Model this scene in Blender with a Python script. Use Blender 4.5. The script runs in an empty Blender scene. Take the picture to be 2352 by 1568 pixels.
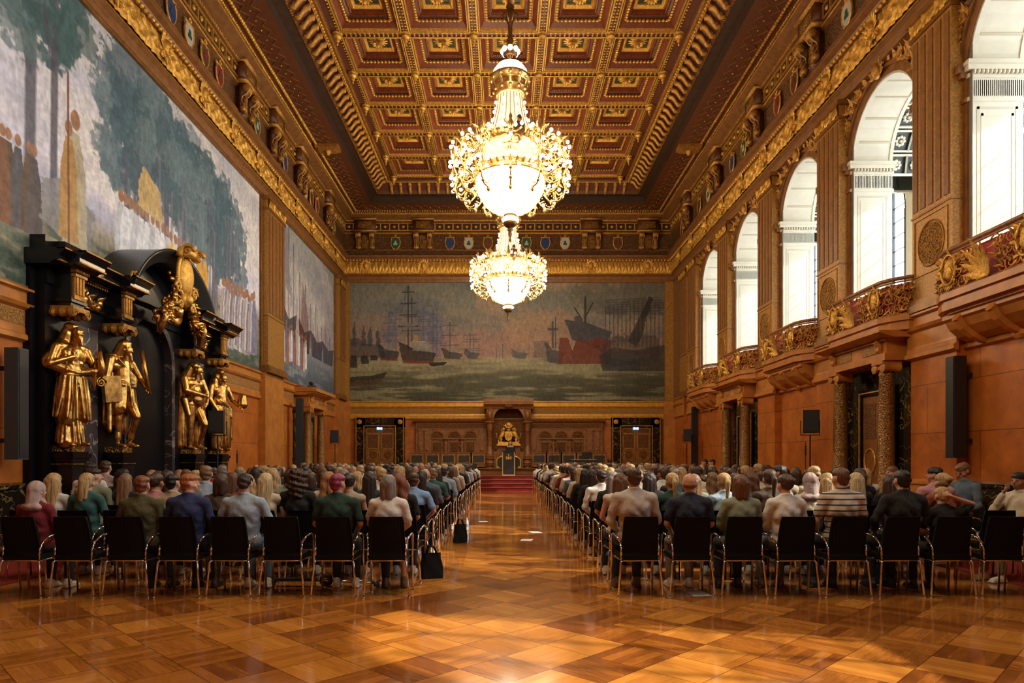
import bpy, math, random
import numpy as np
from mathutils import Vector, Matrix
PI = math.pi
C = bpy.context.scene.collection
S = bpy.context.scene

# ---------------------------------------------------------------- camera, world, exposure
cam = bpy.data.cameras.new('camera'); camo = bpy.data.objects.new('camera', cam); C.objects.link(camo)
camo.location = (0, 0, 1.5); camo.rotation_euler = (PI/2, 0, 0)
cam.lens = 24; cam.sensor_width = 36; cam.shift_x = (1176-1160)/2352; cam.shift_y = 270/2352
cam.clip_end = 300; S.camera = camo
S.view_settings.view_transform = 'Standard'; S.view_settings.look = 'None'
S.view_settings.exposure = 0.35; S.view_settings.gamma = 1.0; S.view_settings.use_curve_mapping = False
S.cycles.use_denoising = True; S.cycles.max_bounces = 6; S.cycles.diffuse_bounces = 4; S.cycles.glossy_bounces = 3
S.cycles.transparent_max_bounces = 6; S.cycles.caustics_reflective = False; S.cycles.caustics_refractive = False
S.cycles.sample_clamp_indirect = 4.0
W = bpy.data.worlds.new('daylight'); S.world = W; W.use_nodes = True
W.node_tree.nodes['Background'].inputs[0].default_value = (0.80, 0.92, 1.0, 1)
W.node_tree.nodes['Background'].inputs[1].default_value = 9.0
sun = bpy.data.lights.new('sun', 'SUN'); sun.energy = 7.0; sun.angle = 0.01; sun.color = (1, .9, .75)
suno = bpy.data.objects.new('sun', sun); C.objects.link(suno)
suno.rotation_euler = Vector((0.80, -0.20, 0.62)).to_track_quat('Z', 'Y').to_euler()

XL, XR, YE, YB = -8.77, 9.05, 36.5, -9.5      # room walls
ZP0, ZP1 = 4.57, 10.95                         # mural zone
LAMP_Y = (6.0, 17.3, 27.3); LAMP_W = 105.0
BAYS = [-6.15, -1.65, 2.85, 7.35, 11.85, 16.35, 20.85, 25.35, 29.85]     # centres of the arched openings, right wall
PIERS = [-8.4, -3.9, .6, 5.1, 9.6, 14.1, 18.6, 23.1, 27.6, 32.1]
for b in BAYS:                                  # light portals filling the outer windows
    l = bpy.data.lights.new('window_light', 'AREA'); l.shape = 'RECTANGLE'; l.size = 2.6; l.size_y = 5.2
    l.cycles.is_portal = True
    o = bpy.data.objects.new('window_light', l); C.objects.link(o); o.location = (11.75, b, 8.0)
    o.rotation_euler = (0, PI/2, 0); o.rotation_euler = Vector((1, 0, 0)).to_track_quat('Z', 'Y').to_euler()

# ---------------------------------------------------------------- mesh helpers
class MB:
    def __init__(s): s.v = []; s.f = []; s.mi = []; s.cur = 0; s.M = None
    def add(s, vs, fs):
        o = len(s.v)
        if s.M is not None: vs = [tuple(s.M @ Vector(p)) for p in vs]
        s.v.extend(vs); s.f.extend([tuple(i+o for i in q) for q in fs]); s.mi.extend([s.cur]*len(fs)); return s
    def box(s, x0, x1, y0, y1, z0, z1):
        return s.add([(x0,y0,z0),(x1,y0,z0),(x1,y1,z0),(x0,y1,z0),(x0,y0,z1),(x1,y0,z1),(x1,y1,z1),(x0,y1,z1)],
                     [(0,3,2,1),(4,5,6,7),(0,1,5,4),(1,2,6,5),(2,3,7,6),(3,0,4,7)])
    def cbox(s, c, d): return s.box(c[0]-d[0]/2, c[0]+d[0]/2, c[1]-d[1]/2, c[1]+d[1]/2, c[2]-d[2]/2, c[2]+d[2]/2)
    def prism(s, poly, a, b, axis='y'):
        n = len(poly)
        m = {'x': lambda p, t: (t, p[0], p[1]), 'y': lambda p, t: (p[0], t, p[1]), 'z': lambda p, t: (p[0], p[1], t)}[axis]
        vs = [m(p, a) for p in poly] + [m(p, b) for p in poly]
        fs = [(i, (i+1) % n, n+(i+1) % n, n+i) for i in range(n)] + [tuple(range(n-1, -1, -1)), tuple(range(n, 2*n))]
        return s.add(vs, fs)
    def strip(s, prof, a, b, axis='y'):           # open profile
        n = len(prof)
        m = {'x': lambda p, t: (t, p[0], p[1]), 'y': lambda p, t: (p[0], t, p[1]), 'z': lambda p, t: (p[0], p[1], t)}[axis]
        return s.add([m(p, a) for p in prof] + [m(p, b) for p in prof], [(i, i+1, n+i+1, n+i) for i in range(n-1)])
    def tube(s, pts, r, n=8, caps=True):
        pts = [Vector(p) for p in pts]; k = len(pts)
        rs = r if isinstance(r, (list, tuple)) else [r]*k
        vs = []; up = None
        for i, p in enumerate(pts):
            t = (pts[min(i+1, k-1)] - pts[max(i-1, 0)])
            t = t.normalized() if t.length > 1e-9 else Vector((0,0,1))
            if up is None: up = t.orthogonal().normalized()
            up = (up - t*up.dot(t)); up = up.normalized() if up.length > 1e-6 else t.orthogonal().normalized()
            w = t.cross(up)
            for j in range(n):
                a = 2*PI*j/n; vs.append(tuple(p + (up*math.cos(a) + w*math.sin(a))*rs[i]))
        fs = [(i*n+j, i*n+(j+1) % n, (i+1)*n+(j+1) % n, (i+1)*n+j) for i in range(k-1) for j in range(n)]
        if caps: fs += [tuple(range(n-1, -1, -1)), tuple(range((k-1)*n, k*n))]
        return s.add(vs, fs)
    def lathe(s, prof, c=(0,0,0), n=16, a0=0, a1=2*PI, axis='z'):
        full = abs(a1-a0-2*PI) < 1e-6; m = n if full else n+1; vs = []
        for i in range(m):
            a = a0 + (a1-a0)*i/n
            for r, z in prof:
                q = (r*math.cos(a), r*math.sin(a), z)
                if axis == 'x': q = (z, q[0], q[1])
                elif axis == 'y': q = (q[0], z, q[1])
                vs.append((c[0]+q[0], c[1]+q[1], c[2]+q[2]))
        k = len(prof)
        fs = [(i*k+j, ((i+1) % m)*k+j, ((i+1) % m)*k+j+1, i*k+j+1) for i in range(n) for j in range(k-1)]
        return s.add(vs, fs)
    def ball(s, c, r, n=8, m=5):
        r3 = r if isinstance(r, (list, tuple)) else (r, r, r)
        vs = [(c[0], c[1], c[2]-r3[2])]
        for i in range(1, m):
            p = -PI/2 + PI*i/m
            for j in range(n):
                a = 2*PI*j/n; vs.append((c[0]+r3[0]*math.cos(p)*math.cos(a), c[1]+r3[1]*math.cos(p)*math.sin(a), c[2]+r3[2]*math.sin(p)))
        vs.append((c[0], c[1], c[2]+r3[2])); t = len(vs)-1
        fs = [(0, 1+(j+1) % n, 1+j) for j in range(n)]
        fs += [(1+i*n+j, 1+i*n+(j+1) % n, 1+(i+1)*n+(j+1) % n, 1+(i+1)*n+j) for i in range(m-2) for j in range(n)]
        fs += [(t, 1+(m-2)*n+j, 1+(m-2)*n+(j+1) % n) for j in range(n)]
        return s.add(vs, fs)
    def grid(s, fn, nu, nv):
        vs = [fn(i/nu, j/nv) for j in range(nv+1) for i in range(nu+1)]
        return s.add(vs, [(j*(nu+1)+i, j*(nu+1)+i+1, (j+1)*(nu+1)+i+1, (j+1)*(nu+1)+i) for j in range(nv) for i in range(nu)])
    def leaf(s, base, d, nrm, L, w, curl=.3, n=7, lobes=True):   # a curled acanthus leaf with a mid rib
        base = Vector(base); d = Vector(d).normalized(); nrm = Vector(nrm).normalized(); sd = d.cross(nrm).normalized(); vs = []
        for i in range(n+1):
            t = i/n; ww = w*(math.sin(PI*min(1, t*.85+.15))**.8)*(1 if not lobes or i % 2 else .72)
            p = base + d*L*t + nrm*(curl*L*t*t)
            for q in (-1, 0, 1): vs.append(tuple(p + sd*ww*q*.5 + nrm*(w*.16 if q == 0 else 0)))
        return s.add(vs, [(i*3+j, i*3+j+1, i*3+j+4, i*3+j+3) for i in range(n) for j in range(2)])
    def spiral(s, c, ex, ez, R, turns=1.6, r=.02, a0=0, n=22, sg=1, seg=6):
        c = Vector(c); ex = Vector(ex); ez = Vector(ez); pts = []; rs = []
        for i in range(n+1):
            t = i/n; a = a0 + sg*turns*2*PI*t; q = R*(1-t*.88)
            pts.append(c + ex*q*math.cos(a) + ez*q*math.sin(a)); rs.append(r*(1-.35*t))
        return s.tube(pts, rs, seg)
    def build(s, name, mats, parent=None, smooth=False):
        me = bpy.data.meshes.new(name); me.from_pydata(s.v, [], s.f)
        if not isinstance(mats, (list, tuple)): mats = [mats]
        for m in mats: me.materials.append(m)
        if len(mats) > 1: me.polygons.foreach_set('material_index', s.mi)
        if smooth: me.polygons.foreach_set('use_smooth', [True]*len(s.f))
        me.update()
        return link(name, me, parent)
def link(name, me, parent=None):
    o = bpy.data.objects.new(name, me); C.objects.link(o)
    if parent is not None: o.parent = parent
    return o
def tag(o, label=None, cat=None, group=None, kind=None):
    for k, v in (('label', label), ('category', cat), ('group', group), ('kind', kind)):
        if v: o[k] = v
    return o
def thing(name, label, cat, loc=(0,0,0), rz=0, group=None, kind=None):
    o = link(name, None); o.location = loc; o.rotation_euler = (0, 0, rz); o.empty_display_size = .2
    return tag(o, label, cat, group, kind)
def struct(name, loc=(0,0,0)):
    o = link(name, None); o.location = loc; o['kind'] = 'structure'; return o
KIDS = {}
def kids(o): return [c for c in bpy.data.objects if c.parent == o]
def dup(o, parent=None, cache=None):
    cache = cache if cache is not None else {}
    c = o.copy(); C.objects.link(c)
    if parent is not None: c.parent = parent
    for k in cache.get(o.name) or kids(o): dup(k, c, cache)
    return c

# ---------------------------------------------------------------- materials
def node(nt, t, **kw):
    n = nt.nodes.new(t)
    for k, v in kw.items():
        if hasattr(n, k): setattr(n, k, v)
    return n
def mk(name):
    m = bpy.data.materials.new(name); m.use_nodes = True
    return m, m.node_tree, m.node_tree.nodes['Principled BSDF']
def mat(name, col, rough=.5, metal=0, var=0., vs=4., bump=0., bs=30., col2=None, stretch=(1,1,1), spec=None, coat=0, sheen=0):
    m, nt, b = mk(name)
    b.inputs['Base Color'].default_value = (*col, 1); b.inputs['Roughness'].default_value = rough; b.inputs['Metallic'].default_value = metal
    if spec is not None: b.inputs['Specular IOR Level'].default_value = spec
    if coat: b.inputs['Coat Weight'].default_value = coat; b.inputs['Coat Roughness'].default_value = .15
    if sheen: b.inputs['Sheen Weight'].default_value = sheen
    if var or bump or col2:
        tc = node(nt, 'ShaderNodeTexCoord'); mp = node(nt, 'ShaderNodeMapping'); mp.inputs['Scale'].default_value = stretch
        nt.links.new(tc.outputs['Object'], mp.inputs[0])
        if var or col2:
            nz = node(nt, 'ShaderNodeTexNoise'); nz.inputs['Scale'].default_value = vs; nz.inputs['Detail'].default_value = 5
            nt.links.new(mp.outputs[0], nz.inputs['Vector'])
            cr = node(nt, 'ShaderNodeValToRGB'); e = cr.color_ramp.elements
            c2 = col2 or tuple(min(1, c*(1+var)) for c in col); c1 = col if col2 else tuple(c*(1-var) for c in col)
            e[0].position = .35; e[0].color = (*c1, 1); e[1].position = .65; e[1].color = (*c2, 1)
            nt.links.new(nz.outputs[0], cr.inputs[0]); nt.links.new(cr.outputs[0], b.inputs['Base Color'])
        if bump:
            n2 = node(nt, 'ShaderNodeTexNoise'); n2.inputs['Scale'].default_value = bs; n2.inputs['Detail'].default_value = 4
            nt.links.new(mp.outputs[0], n2.inputs['Vector'])
            bp = node(nt, 'ShaderNodeBump'); bp.inputs['Strength'].default_value = bump; bp.inputs['Distance'].default_value = .03
            nt.links.new(n2.outputs[0], bp.inputs['Height']); nt.links.new(bp.outputs[0], b.inputs['Normal'])
    return m
def emis(name, col, st, sample=True):
    m, nt, b = mk(name)
    b.inputs['Base Color'].default_value = (*[c*.12 for c in col], 1); b.inputs['Emission Color'].default_value = (*col, 1); b.inputs['Emission Strength'].default_value = st
    if not sample: m.cycles.emission_sampling = 'NONE'
    return m
def orna(name, col, dark, scale=9., rough=.36, metal=.6, depth=1., plane='YZ'):   # chased ornament: curling ridges
    m, nt, b = mk(name)
    b.inputs['Roughness'].default_value = rough; b.inputs['Metallic'].default_value = metal
    tc = node(nt, 'ShaderNodeTexCoord'); mp = node(nt, 'ShaderNodeMapping'); nt.links.new(tc.outputs['Object'], mp.inputs[0])
    mp.inputs['Scale'].default_value = (scale,)*3
    nz = node(nt, 'ShaderNodeTexNoise'); nz.inputs['Scale'].default_value = .55; nz.inputs['Detail'].default_value = 1.5; nt.links.new(mp.outputs[0], nz.inputs['Vector'])
    wv = node(nt, 'ShaderNodeMath', operation='MULTIPLY'); wv.inputs[1].default_value = 34; nt.links.new(nz.outputs[0], wv.inputs[0])
    sn = node(nt, 'ShaderNodeMath', operation='SINE'); nt.links.new(wv.outputs[0], sn.inputs[0])
    vo = node(nt, 'ShaderNodeTexVoronoi'); vo.inputs['Scale'].default_value = 1.3; nt.links.new(mp.outputs[0], vo.inputs['Vector'])
    ad = node(nt, 'ShaderNodeMath', operation='MULTIPLY_ADD'); ad.inputs[1].default_value = .45; nt.links.new(sn.outputs[0], ad.inputs[0]); nt.links.new(vo.outputs['Distance'], ad.inputs[2])
    cr = node(nt, 'ShaderNodeValToRGB'); e = cr.color_ramp.elements; e[0].position = .1; e[0].color = (*dark, 1); e[1].position = .6; e[1].color = (*col, 1)
    nt.links.new(ad.outputs[0], cr.inputs[0]); nt.links.new(cr.outputs[0], b.inputs['Base Color'])
    bp = node(nt, 'ShaderNodeBump'); bp.inputs['Strength'].default_value = depth; bp.inputs['Distance'].default_value = .05
    nt.links.new(ad.outputs[0], bp.inputs['Height']); nt.links.new(bp.outputs[0], b.inputs['Normal'])
    return m
def marble(name, base, vein, scale=2., rough=.12, thr=.035):
    m, nt, b = mk(name); b.inputs['Roughness'].default_value = rough
    tc = node(nt, 'ShaderNodeTexCoord'); nz = node(nt, 'ShaderNodeTexNoise'); nz.inputs['Scale'].default_value = scale; nz.inputs['Detail'].default_value = 8
    nz.inputs['Distortion'].default_value = .8
    nt.links.new(tc.outputs['Object'], nz.inputs['Vector'])
    s = node(nt, 'ShaderNodeMath', operation='SUBTRACT'); s.inputs[1].default_value = .5; nt.links.new(nz.outputs[0], s.inputs[0])
    a = node(nt, 'ShaderNodeMath', operation='ABSOLUTE'); nt.links.new(s.outputs[0], a.inputs[0])
    cr = node(nt, 'ShaderNodeValToRGB'); e = cr.color_ramp.elements; e[0].position = 0; e[0].color = (*vein, 1); e[1].position = thr; e[1].color = (*base, 1)
    nt.links.new(a.outputs[0], cr.inputs[0]); nt.links.new(cr.outputs[0], b.inputs['Base Color'])
    return m
def stone_blocks(name, c1, c2, bw, bh, rough=.4):
    m, nt, b = mk(name); b.inputs['Roughness'].default_value = rough
    tc = node(nt, 'ShaderNodeTexCoord'); sp = node(nt, 'ShaderNodeSeparateXYZ'); nt.links.new(tc.outputs['Object'], sp.inputs[0])
    ad = node(nt, 'ShaderNodeMath', operation='ADD'); nt.links.new(sp.outputs[0], ad.inputs[0]); nt.links.new(sp.outputs[1], ad.inputs[1])
    cb = node(nt, 'ShaderNodeCombineXYZ'); nt.links.new(ad.outputs[0], cb.inputs[0]); nt.links.new(sp.outputs[2], cb.inputs[1])
    br = node(nt, 'ShaderNodeTexBrick'); br.inputs['Scale'].default_value = 1; br.inputs['Brick Width'].default_value = bw; br.inputs['Row Height'].default_value = bh
    br.inputs['Mortar Size'].default_value = .008; br.inputs['Mortar Smooth'].default_value = .2
    br.inputs['Color1'].default_value = (*c1, 1); br.inputs['Color2'].default_value = (*c2, 1); br.inputs['Mortar'].default_value = (*[c*.3 for c in c1], 1)
    nt.links.new(cb.outputs[0], br.inputs['Vector'])
    nz = node(nt, 'ShaderNodeTexNoise'); nz.inputs['Scale'].default_value = 2.2; nz.inputs['Detail'].default_value = 9; nz.inputs['Roughness'].default_value = .65
    nt.links.new(tc.outputs['Object'], nz.inputs['Vector'])
    cr = node(nt, 'ShaderNodeValToRGB'); e = cr.color_ramp.elements; e[0].position = .3; e[0].color = (.62, .55, .5, 1); e[1].position = .7; e[1].color = (1.15, 1.15, 1.15, 1)
    nt.links.new(nz.outputs[0], cr.inputs[0])
    mx = node(nt, 'ShaderNodeMix', data_type='RGBA', blend_type='MULTIPLY'); mx.inputs[0].default_value = 1
    nt.links.new(br.outputs[0], mx.inputs[6]); nt.links.new(cr.outputs[0], mx.inputs[7]); nt.links.new(mx.outputs[2], b.inputs['Base Color'])
    return m

GOLD = mat('gold_leaf', (.80, .45, .085), .32, .6, var=.25, vs=14, bump=.5, bs=60)
GOLDD = mat('old_gold', (.52, .26, .05), .40, .55, var=.3, vs=12, bump=.5, bs=50)
GOLDB = orna('gold_ornament', (.88, .50, .11), (.26, .11, .02), 9.)
GOLDF = orna('gold_fine_ornament', (.62, .34, .08), (.22, .09, .02), 18., rough=.45, metal=.6)
BRZ = mat('gilded_bronze', (.60, .33, .09), .27, .95, var=.4, vs=7, bump=.12, bs=40)
CHGOLD = mat('chandelier_gold', (.85, .55, .2), .28, .95, var=.2, vs=20)
WOOD = mat('ceiling_wood', (.12, .034, .011), .42, 0, var=.25, vs=6, stretch=(3,3,3), bump=.15)
WOODR = mat('red_lacquered_wood', (.19, .040, .012), .4, 0, var=.2, vs=8)
WOODD = mat('dark_wood', (.055, .020, .009), .45, 0, var=.3, vs=7)
WOODM = mat('brown_moulding', (.23, .095, .026), .45, 0, var=.22, vs=5)
WOODG = mat('gilded_brown_moulding', (.27, .12, .027), .42, .35, var=.22, vs=5)
WOODO = orna('carved_brown_panel', (.20, .085, .02), (.07, .024, .008), 16., rough=.5, metal=.1, depth=.7)
OAK = mat('carved_walnut', (.27, .105, .027), .36, 0, var=.35, vs=9, stretch=(2,2,.6), bump=.2)
OAKO = orna('carved_walnut_relief', (.32, .13, .034), (.12, .045, .012), 22., rough=.4, metal=0, depth=.8)
STONE = stone_blocks('honey_marble', (.56, .175, .026), (.50, .14, .02), 2.2, 1.02)
STONEP = mat('honey_stone_plain', (.50, .19, .035), .4, 0, var=.18, vs=3)
STONEO = orna('honey_stone_relief', (.47, .24, .055), (.26, .11, .022), 22., rough=.5, metal=.15, depth=.5)
LEATH = mat('tooled_leather_pilaster', (.42, .205, .04), .42, .25, var=.3, vs=22, bump=.25, bs=40)
GREYS = mat('grey_stone', (.22, .17, .12), .5, var=.1)
CREAM = mat('cream_stone', (.66, .59, .45), .55, var=.04)
CREAMO = orna('cream_scratched_leaf_ornament', (.68, .62, .49), (.20, .17, .11), 6., rough=.6, metal=0, depth=.3)
BLACKM = mat('black_marble', (.006, .006, .008), .22, 0, var=.3, vs=3)
BLACKMM = mat('black_marble_matt', (.005, .005, .007), .35, 0, spec=.22)
GREYM = marble('grey_veined_marble', (.045, .035, .038), (.36, .33, .34), 2.2, rough=.35, thr=.02)
GILTS_BRIGHT = mat('gilded_stone_brightened', (.66, .34, .045), .42, .3, var=.15, vs=5)  # gold stone, brightened in colour because the end wall gets less light
DARKM = marble('dark_brown_marble', (.010, .006, .005), (.07, .05, .03), 1.6, rough=.3, thr=.03)
VERDE = marble('black_gold_marble', (.016, .012, .008), (.30, .20, .06), 2.5, thr=.015)
GREEN = mat('green_panel', (.015, .032, .018), .5)
REDC = mat('red_carpet', (.17, .006, .006), .95, 0, var=.2, vs=60)
REDV = mat('red_velvet', (.38, .008, .018), .7, 0, var=.3, vs=15, sheen=.3)
BLACKF = mat('black_fabric', (.004, .004, .005), .8, 0, spec=.2)
CHROME = mat('chrome', (.75, .72, .7), .1, 1)
BLKP = mat('black_plastic', (.012, .013, .016), .45)
BLUEREFL = mat('dark_cabinet_blue_reflection', (.028, .045, .06), .5)  # blue of reflected window light mixed into the dark cabinet colour
STEEL = mat('brass_strip', (.75, .6, .35), .3, 1)
PAPER = mat('white_paper', (.8, .8, .78), .7)
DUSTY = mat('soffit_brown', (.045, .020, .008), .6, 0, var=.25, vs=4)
# ---------------------------------------------------------------- relief helper
def relief_grid(name, org, es, et, en, Ls, Lt, cs, ct, hf, amp, m, parent=None, bow=0.):
    """dense carved strip: s along es, t along et, raised along en by hf(s, t)"""
    ns, nt_ = int(Ls/cs)+1, int(Lt/ct)+1
    s, t = np.meshgrid(np.linspace(0, Ls, ns+1), np.linspace(0, Lt, nt_+1)); h = hf(s, t)*amp + bow*np.sin(np.pi*t/Lt)
    P = np.array(org)[None,None] + s[...,None]*np.array(es) + t[...,None]*np.array(et) + h[...,None]*np.array(en)
    i = np.arange(ns)[None] + np.arange(nt_)[:,None]*(ns+1)
    F = np.stack([i, i+1, i+ns+2, i+ns+1], -1).reshape(-1, 4)
    return npmesh(name, P.reshape(-1, 3), F, m, parent)
def npmesh(name, P, F, m, parent=None, col=None, smooth=True):
    me = bpy.data.meshes.new(name); me.vertices.add(len(P)); me.vertices.foreach_set('co', P.astype(np.float32).ravel())
    me.loops.add(F.size); me.loops.foreach_set('vertex_index', F.astype(np.int32).ravel())
    me.polygons.add(len(F)); me.polygons.foreach_set('loop_start', np.arange(0, F.size, F.shape[1], dtype=np.int32))
    me.update(calc_edges=True)
    if smooth: me.polygons.foreach_set('use_smooth', np.ones(len(F), dtype=bool))
    if m: me.materials.append(m)
    if col is not None:
        at = me.color_attributes.new('paint', 'FLOAT_COLOR', 'POINT')
        at.data.foreach_set('color', np.concatenate([col, np.ones((len(col), 1))], 1).astype(np.float32).ravel())
    return link(name, me, parent)
def scrolls(pitch, Lt, leaf=1.):       # running rinceau of spirals with leaf tips
    def f(s, t):
        k = np.floor(s/pitch); u = s/pitch-k-.5; v = (t/Lt-.5); sg = np.where(k % 2 == 0, 1, -1)
        x = u*pitch; y = v*Lt*sg; r = np.hypot(x, y-.03*Lt)/(Lt*.5); a = np.arctan2(y, x)
        sp = np.cos(a*1.0 + r*9.0)*np.exp(-(r*.9)**2)
        lf = np.abs(np.sin(a*4+r*3))*np.clip(r-.45, 0, .6)*1.5*np.exp(-np.maximum(0, r-.9)*3)
        return np.maximum(sp, lf*leaf)*.9
    return f
def palmettes(pitch, Lt):
    def f(s, t):
        u = (s/pitch-np.floor(s/pitch)-.5)*pitch; v = t; a = np.arctan2(v+.06, u); r = np.hypot(u, v+.06)
        fan = np.abs(np.cos(a*4.5))**.6*np.clip(1.15-np.abs(r/Lt-.48)*1.7, 0, 1)
        u2 = (s/pitch-np.floor(s/pitch+.5))*pitch; st = np.exp(-(u2/.035)**2)*np.clip(v/Lt*1.4, 0, 1)
        return np.maximum(fan, st)
    return f

# ---------------------------------------------------------------- floor
def parquet():
    m, nt, b = mk('parquet_floor'); L = nt.links.new
    def math_(op, a, bb=None):
        n = node(nt, 'ShaderNodeMath', operation=op)
        for i, x in enumerate((a, bb)):
            if x is None: continue
            if isinstance(x, (int, float)): n.inputs[i].default_value = x
            else: L(x, n.inputs[i])
        return n.outputs[0]
    tc = node(nt, 'ShaderNodeTexCoord'); mp = node(nt, 'ShaderNodeMapping'); mp.inputs['Rotation'].default_value = (0, 0, PI/4)
    mp.inputs['Scale'].default_value = (1/.46,)*3; L(tc.outputs['Object'], mp.inputs[0])
    sp = node(nt, 'ShaderNodeSeparateXYZ'); L(mp.outputs[0], sp.inputs[0]); u, v = sp.outputs[0], sp.outputs[1]
    fu, fv = math_('FLOOR', u), math_('FLOOR', v); ru, rv = math_('SUBTRACT', u, fu), math_('SUBTRACT', v, fv)
    chk = math_('MODULO', math_('ABSOLUTE', math_('ADD', fu, fv)), 2.)
    pl = node(nt, 'ShaderNodeMix', data_type='FLOAT'); L(chk, pl.inputs[0]); L(ru, pl.inputs[2]); L(rv, pl.inputs[3])
    along = node(nt, 'ShaderNodeMix', data_type='FLOAT'); L(chk, along.inputs[0]); L(rv, along.inputs[2]); L(ru, along.inputs[3])
    p5 = math_('MULTIPLY', pl.outputs[0], 5.); fp = math_('FLOOR', p5)
    cb = node(nt, 'ShaderNodeCombineXYZ'); L(fu, cb.inputs[0]); L(fv, cb.inputs[1]); L(fp, cb.inputs[2])
    wn = node(nt, 'ShaderNodeTexWhiteNoise'); L(cb.outputs[0], wn.inputs[0])
    cb2 = node(nt, 'ShaderNodeCombineXYZ'); L(fu, cb2.inputs[0]); L(fv, cb2.inputs[1]); cb2.inputs[2].default_value = 7
    wn2 = node(nt, 'ShaderNodeTexWhiteNoise'); L(cb2.outputs[0], wn2.inputs[0])
    gr = node(nt, 'ShaderNodeCombineXYZ'); L(math_('MULTIPLY', pl.outputs[0], 12.), gr.inputs[0]); L(math_('MULTIPLY', along.outputs[0], 1.5), gr.inputs[1]); L(math_('MULTIPLY', wn.outputs[0], 30.), gr.inputs[2])
    gn = node(nt, 'ShaderNodeTexNoise'); gn.inputs['Scale'].default_value = 1.6; gn.inputs['Detail'].default_value = 3; L(gr.outputs[0], gn.inputs['Vector'])
    mixv = math_('ADD', math_('MULTIPLY', wn.outputs[0], .22), math_('ADD', math_('MULTIPLY', wn2.outputs[0], .44), math_('MULTIPLY', gn.outputs[0], .36)))
    cr = node(nt, 'ShaderNodeValToRGB'); e = cr.color_ramp.elements; e[0].position = .25; e[0].color = (.20, .055, .010, 1); e[1].position = .8; e[1].color = (.62, .25, .042, 1)
    k = e.new(.5); k.color = (.40, .135, .020, 1); L(mixv, cr.inputs[0])
    def edge(x, w): return math_('LESS_THAN', math_('ABSOLUTE', math_('SUBTRACT', x, .5)), .5-w)
    ins = math_('MULTIPLY', edge(ru, .008), edge(rv, .008)); f5 = math_('SUBTRACT', p5, fp); ins2 = edge(f5, .018)
    dk = math_('ADD', .35, math_('MULTIPLY', .65, math_('MULTIPLY', ins, math_('ADD', .55, math_('MULTIPLY', .45, ins2)))))
    mx = node(nt, 'ShaderNodeMix', data_type='RGBA', blend_type='MULTIPLY'); mx.inputs[0].default_value = 1; L(cr.outputs[0], mx.inputs[6])
    cc = node(nt, 'ShaderNodeCombineColor'); [L(dk, cc.inputs[i]) for i in range(3)]; L(cc.outputs[0], mx.inputs[7]); L(mx.outputs[2], b.inputs['Base Color'])
    sc = node(nt, 'ShaderNodeTexNoise'); sc.inputs['Scale'].default_value = 3; sc.inputs['Detail'].default_value = 6; L(tc.outputs['Object'], sc.inputs['Vector'])
    rr = node(nt, 'ShaderNodeMapRange'); rr.inputs[3].default_value = .07; rr.inputs[4].default_value = .17; L(sc.outputs[0], rr.inputs[0]); L(rr.outputs[0], b.inputs['Roughness'])
    bp = node(nt, 'ShaderNodeBump'); bp.inputs['Strength'].default_value = .02; bp.inputs['Distance'].default_value = .01; L(mixv, bp.inputs['Height']); L(bp.outputs[0], b.inputs['Normal'])
    b.inputs['Coat Weight'].default_value = .25; b.inputs['Coat Roughness'].default_value = .08
    return m
mb = MB(); mb.box(XL, XR, YB, YE, -.15, 0)
fl = mb.build('floor', parquet()); fl['kind'] = 'structure'
for x0, x1, lb in ((-7.7, -5.95, 'red carpet runner along the left wall beside the audience'), (6.1, 7.7, 'red carpet runner along the window wall beside the audience')):
    mb = MB(); mb.box(x0, x1, 6.9, 31.2, 0.0, .012); tag(mb.build('carpet_runner', REDC), lb, 'carpet')

# ---------------------------------------------------------------- frame helper (mitred mouldings round the room)
def loop(mb, prof, seg=None):
    """prof: (inset, z, material index); quads on left, end, right, back sides"""
    for (u0, z0, m0), (u1, z1, m1) in zip(prof[:-1], prof[1:]):
        mb.cur = m0
        def cor(u, z): return [(XL+u, YB+u, z), (XL+u, YE-u, z), (XR-u, YE-u, z), (XR-u, YB+u, z)]
        mb.add(cor(u0, z0)+cor(u1, z1), [(i, (i+1) % 4, 4+(i+1) % 4, 4+i) for i in range(4)])
    mb.cur = 0
def along_room(u, z, step, y_from=11.0, sides='LER', off=.5):
    """points with inward normals along left, end and right walls"""
    out = []
    if 'L' in sides:
        n = int((YE-u-y_from)/step); out += [((XL+u, YE-u-(i+off)*step, z), (1, 0)) for i in range(n)]
    if 'R' in sides:
        n = int((YE-u-y_from)/step); out += [((XR-u, YE-u-(i+off)*step, z), (-1, 0)) for i in range(n)]
    if 'E' in sides:
        w = XR-XL-2*u; n = int(w/step); out += [((XL+u+(i+.5)*w/n, YE-u, z), (0, -1)) for i in range(n)]
    return out

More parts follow.
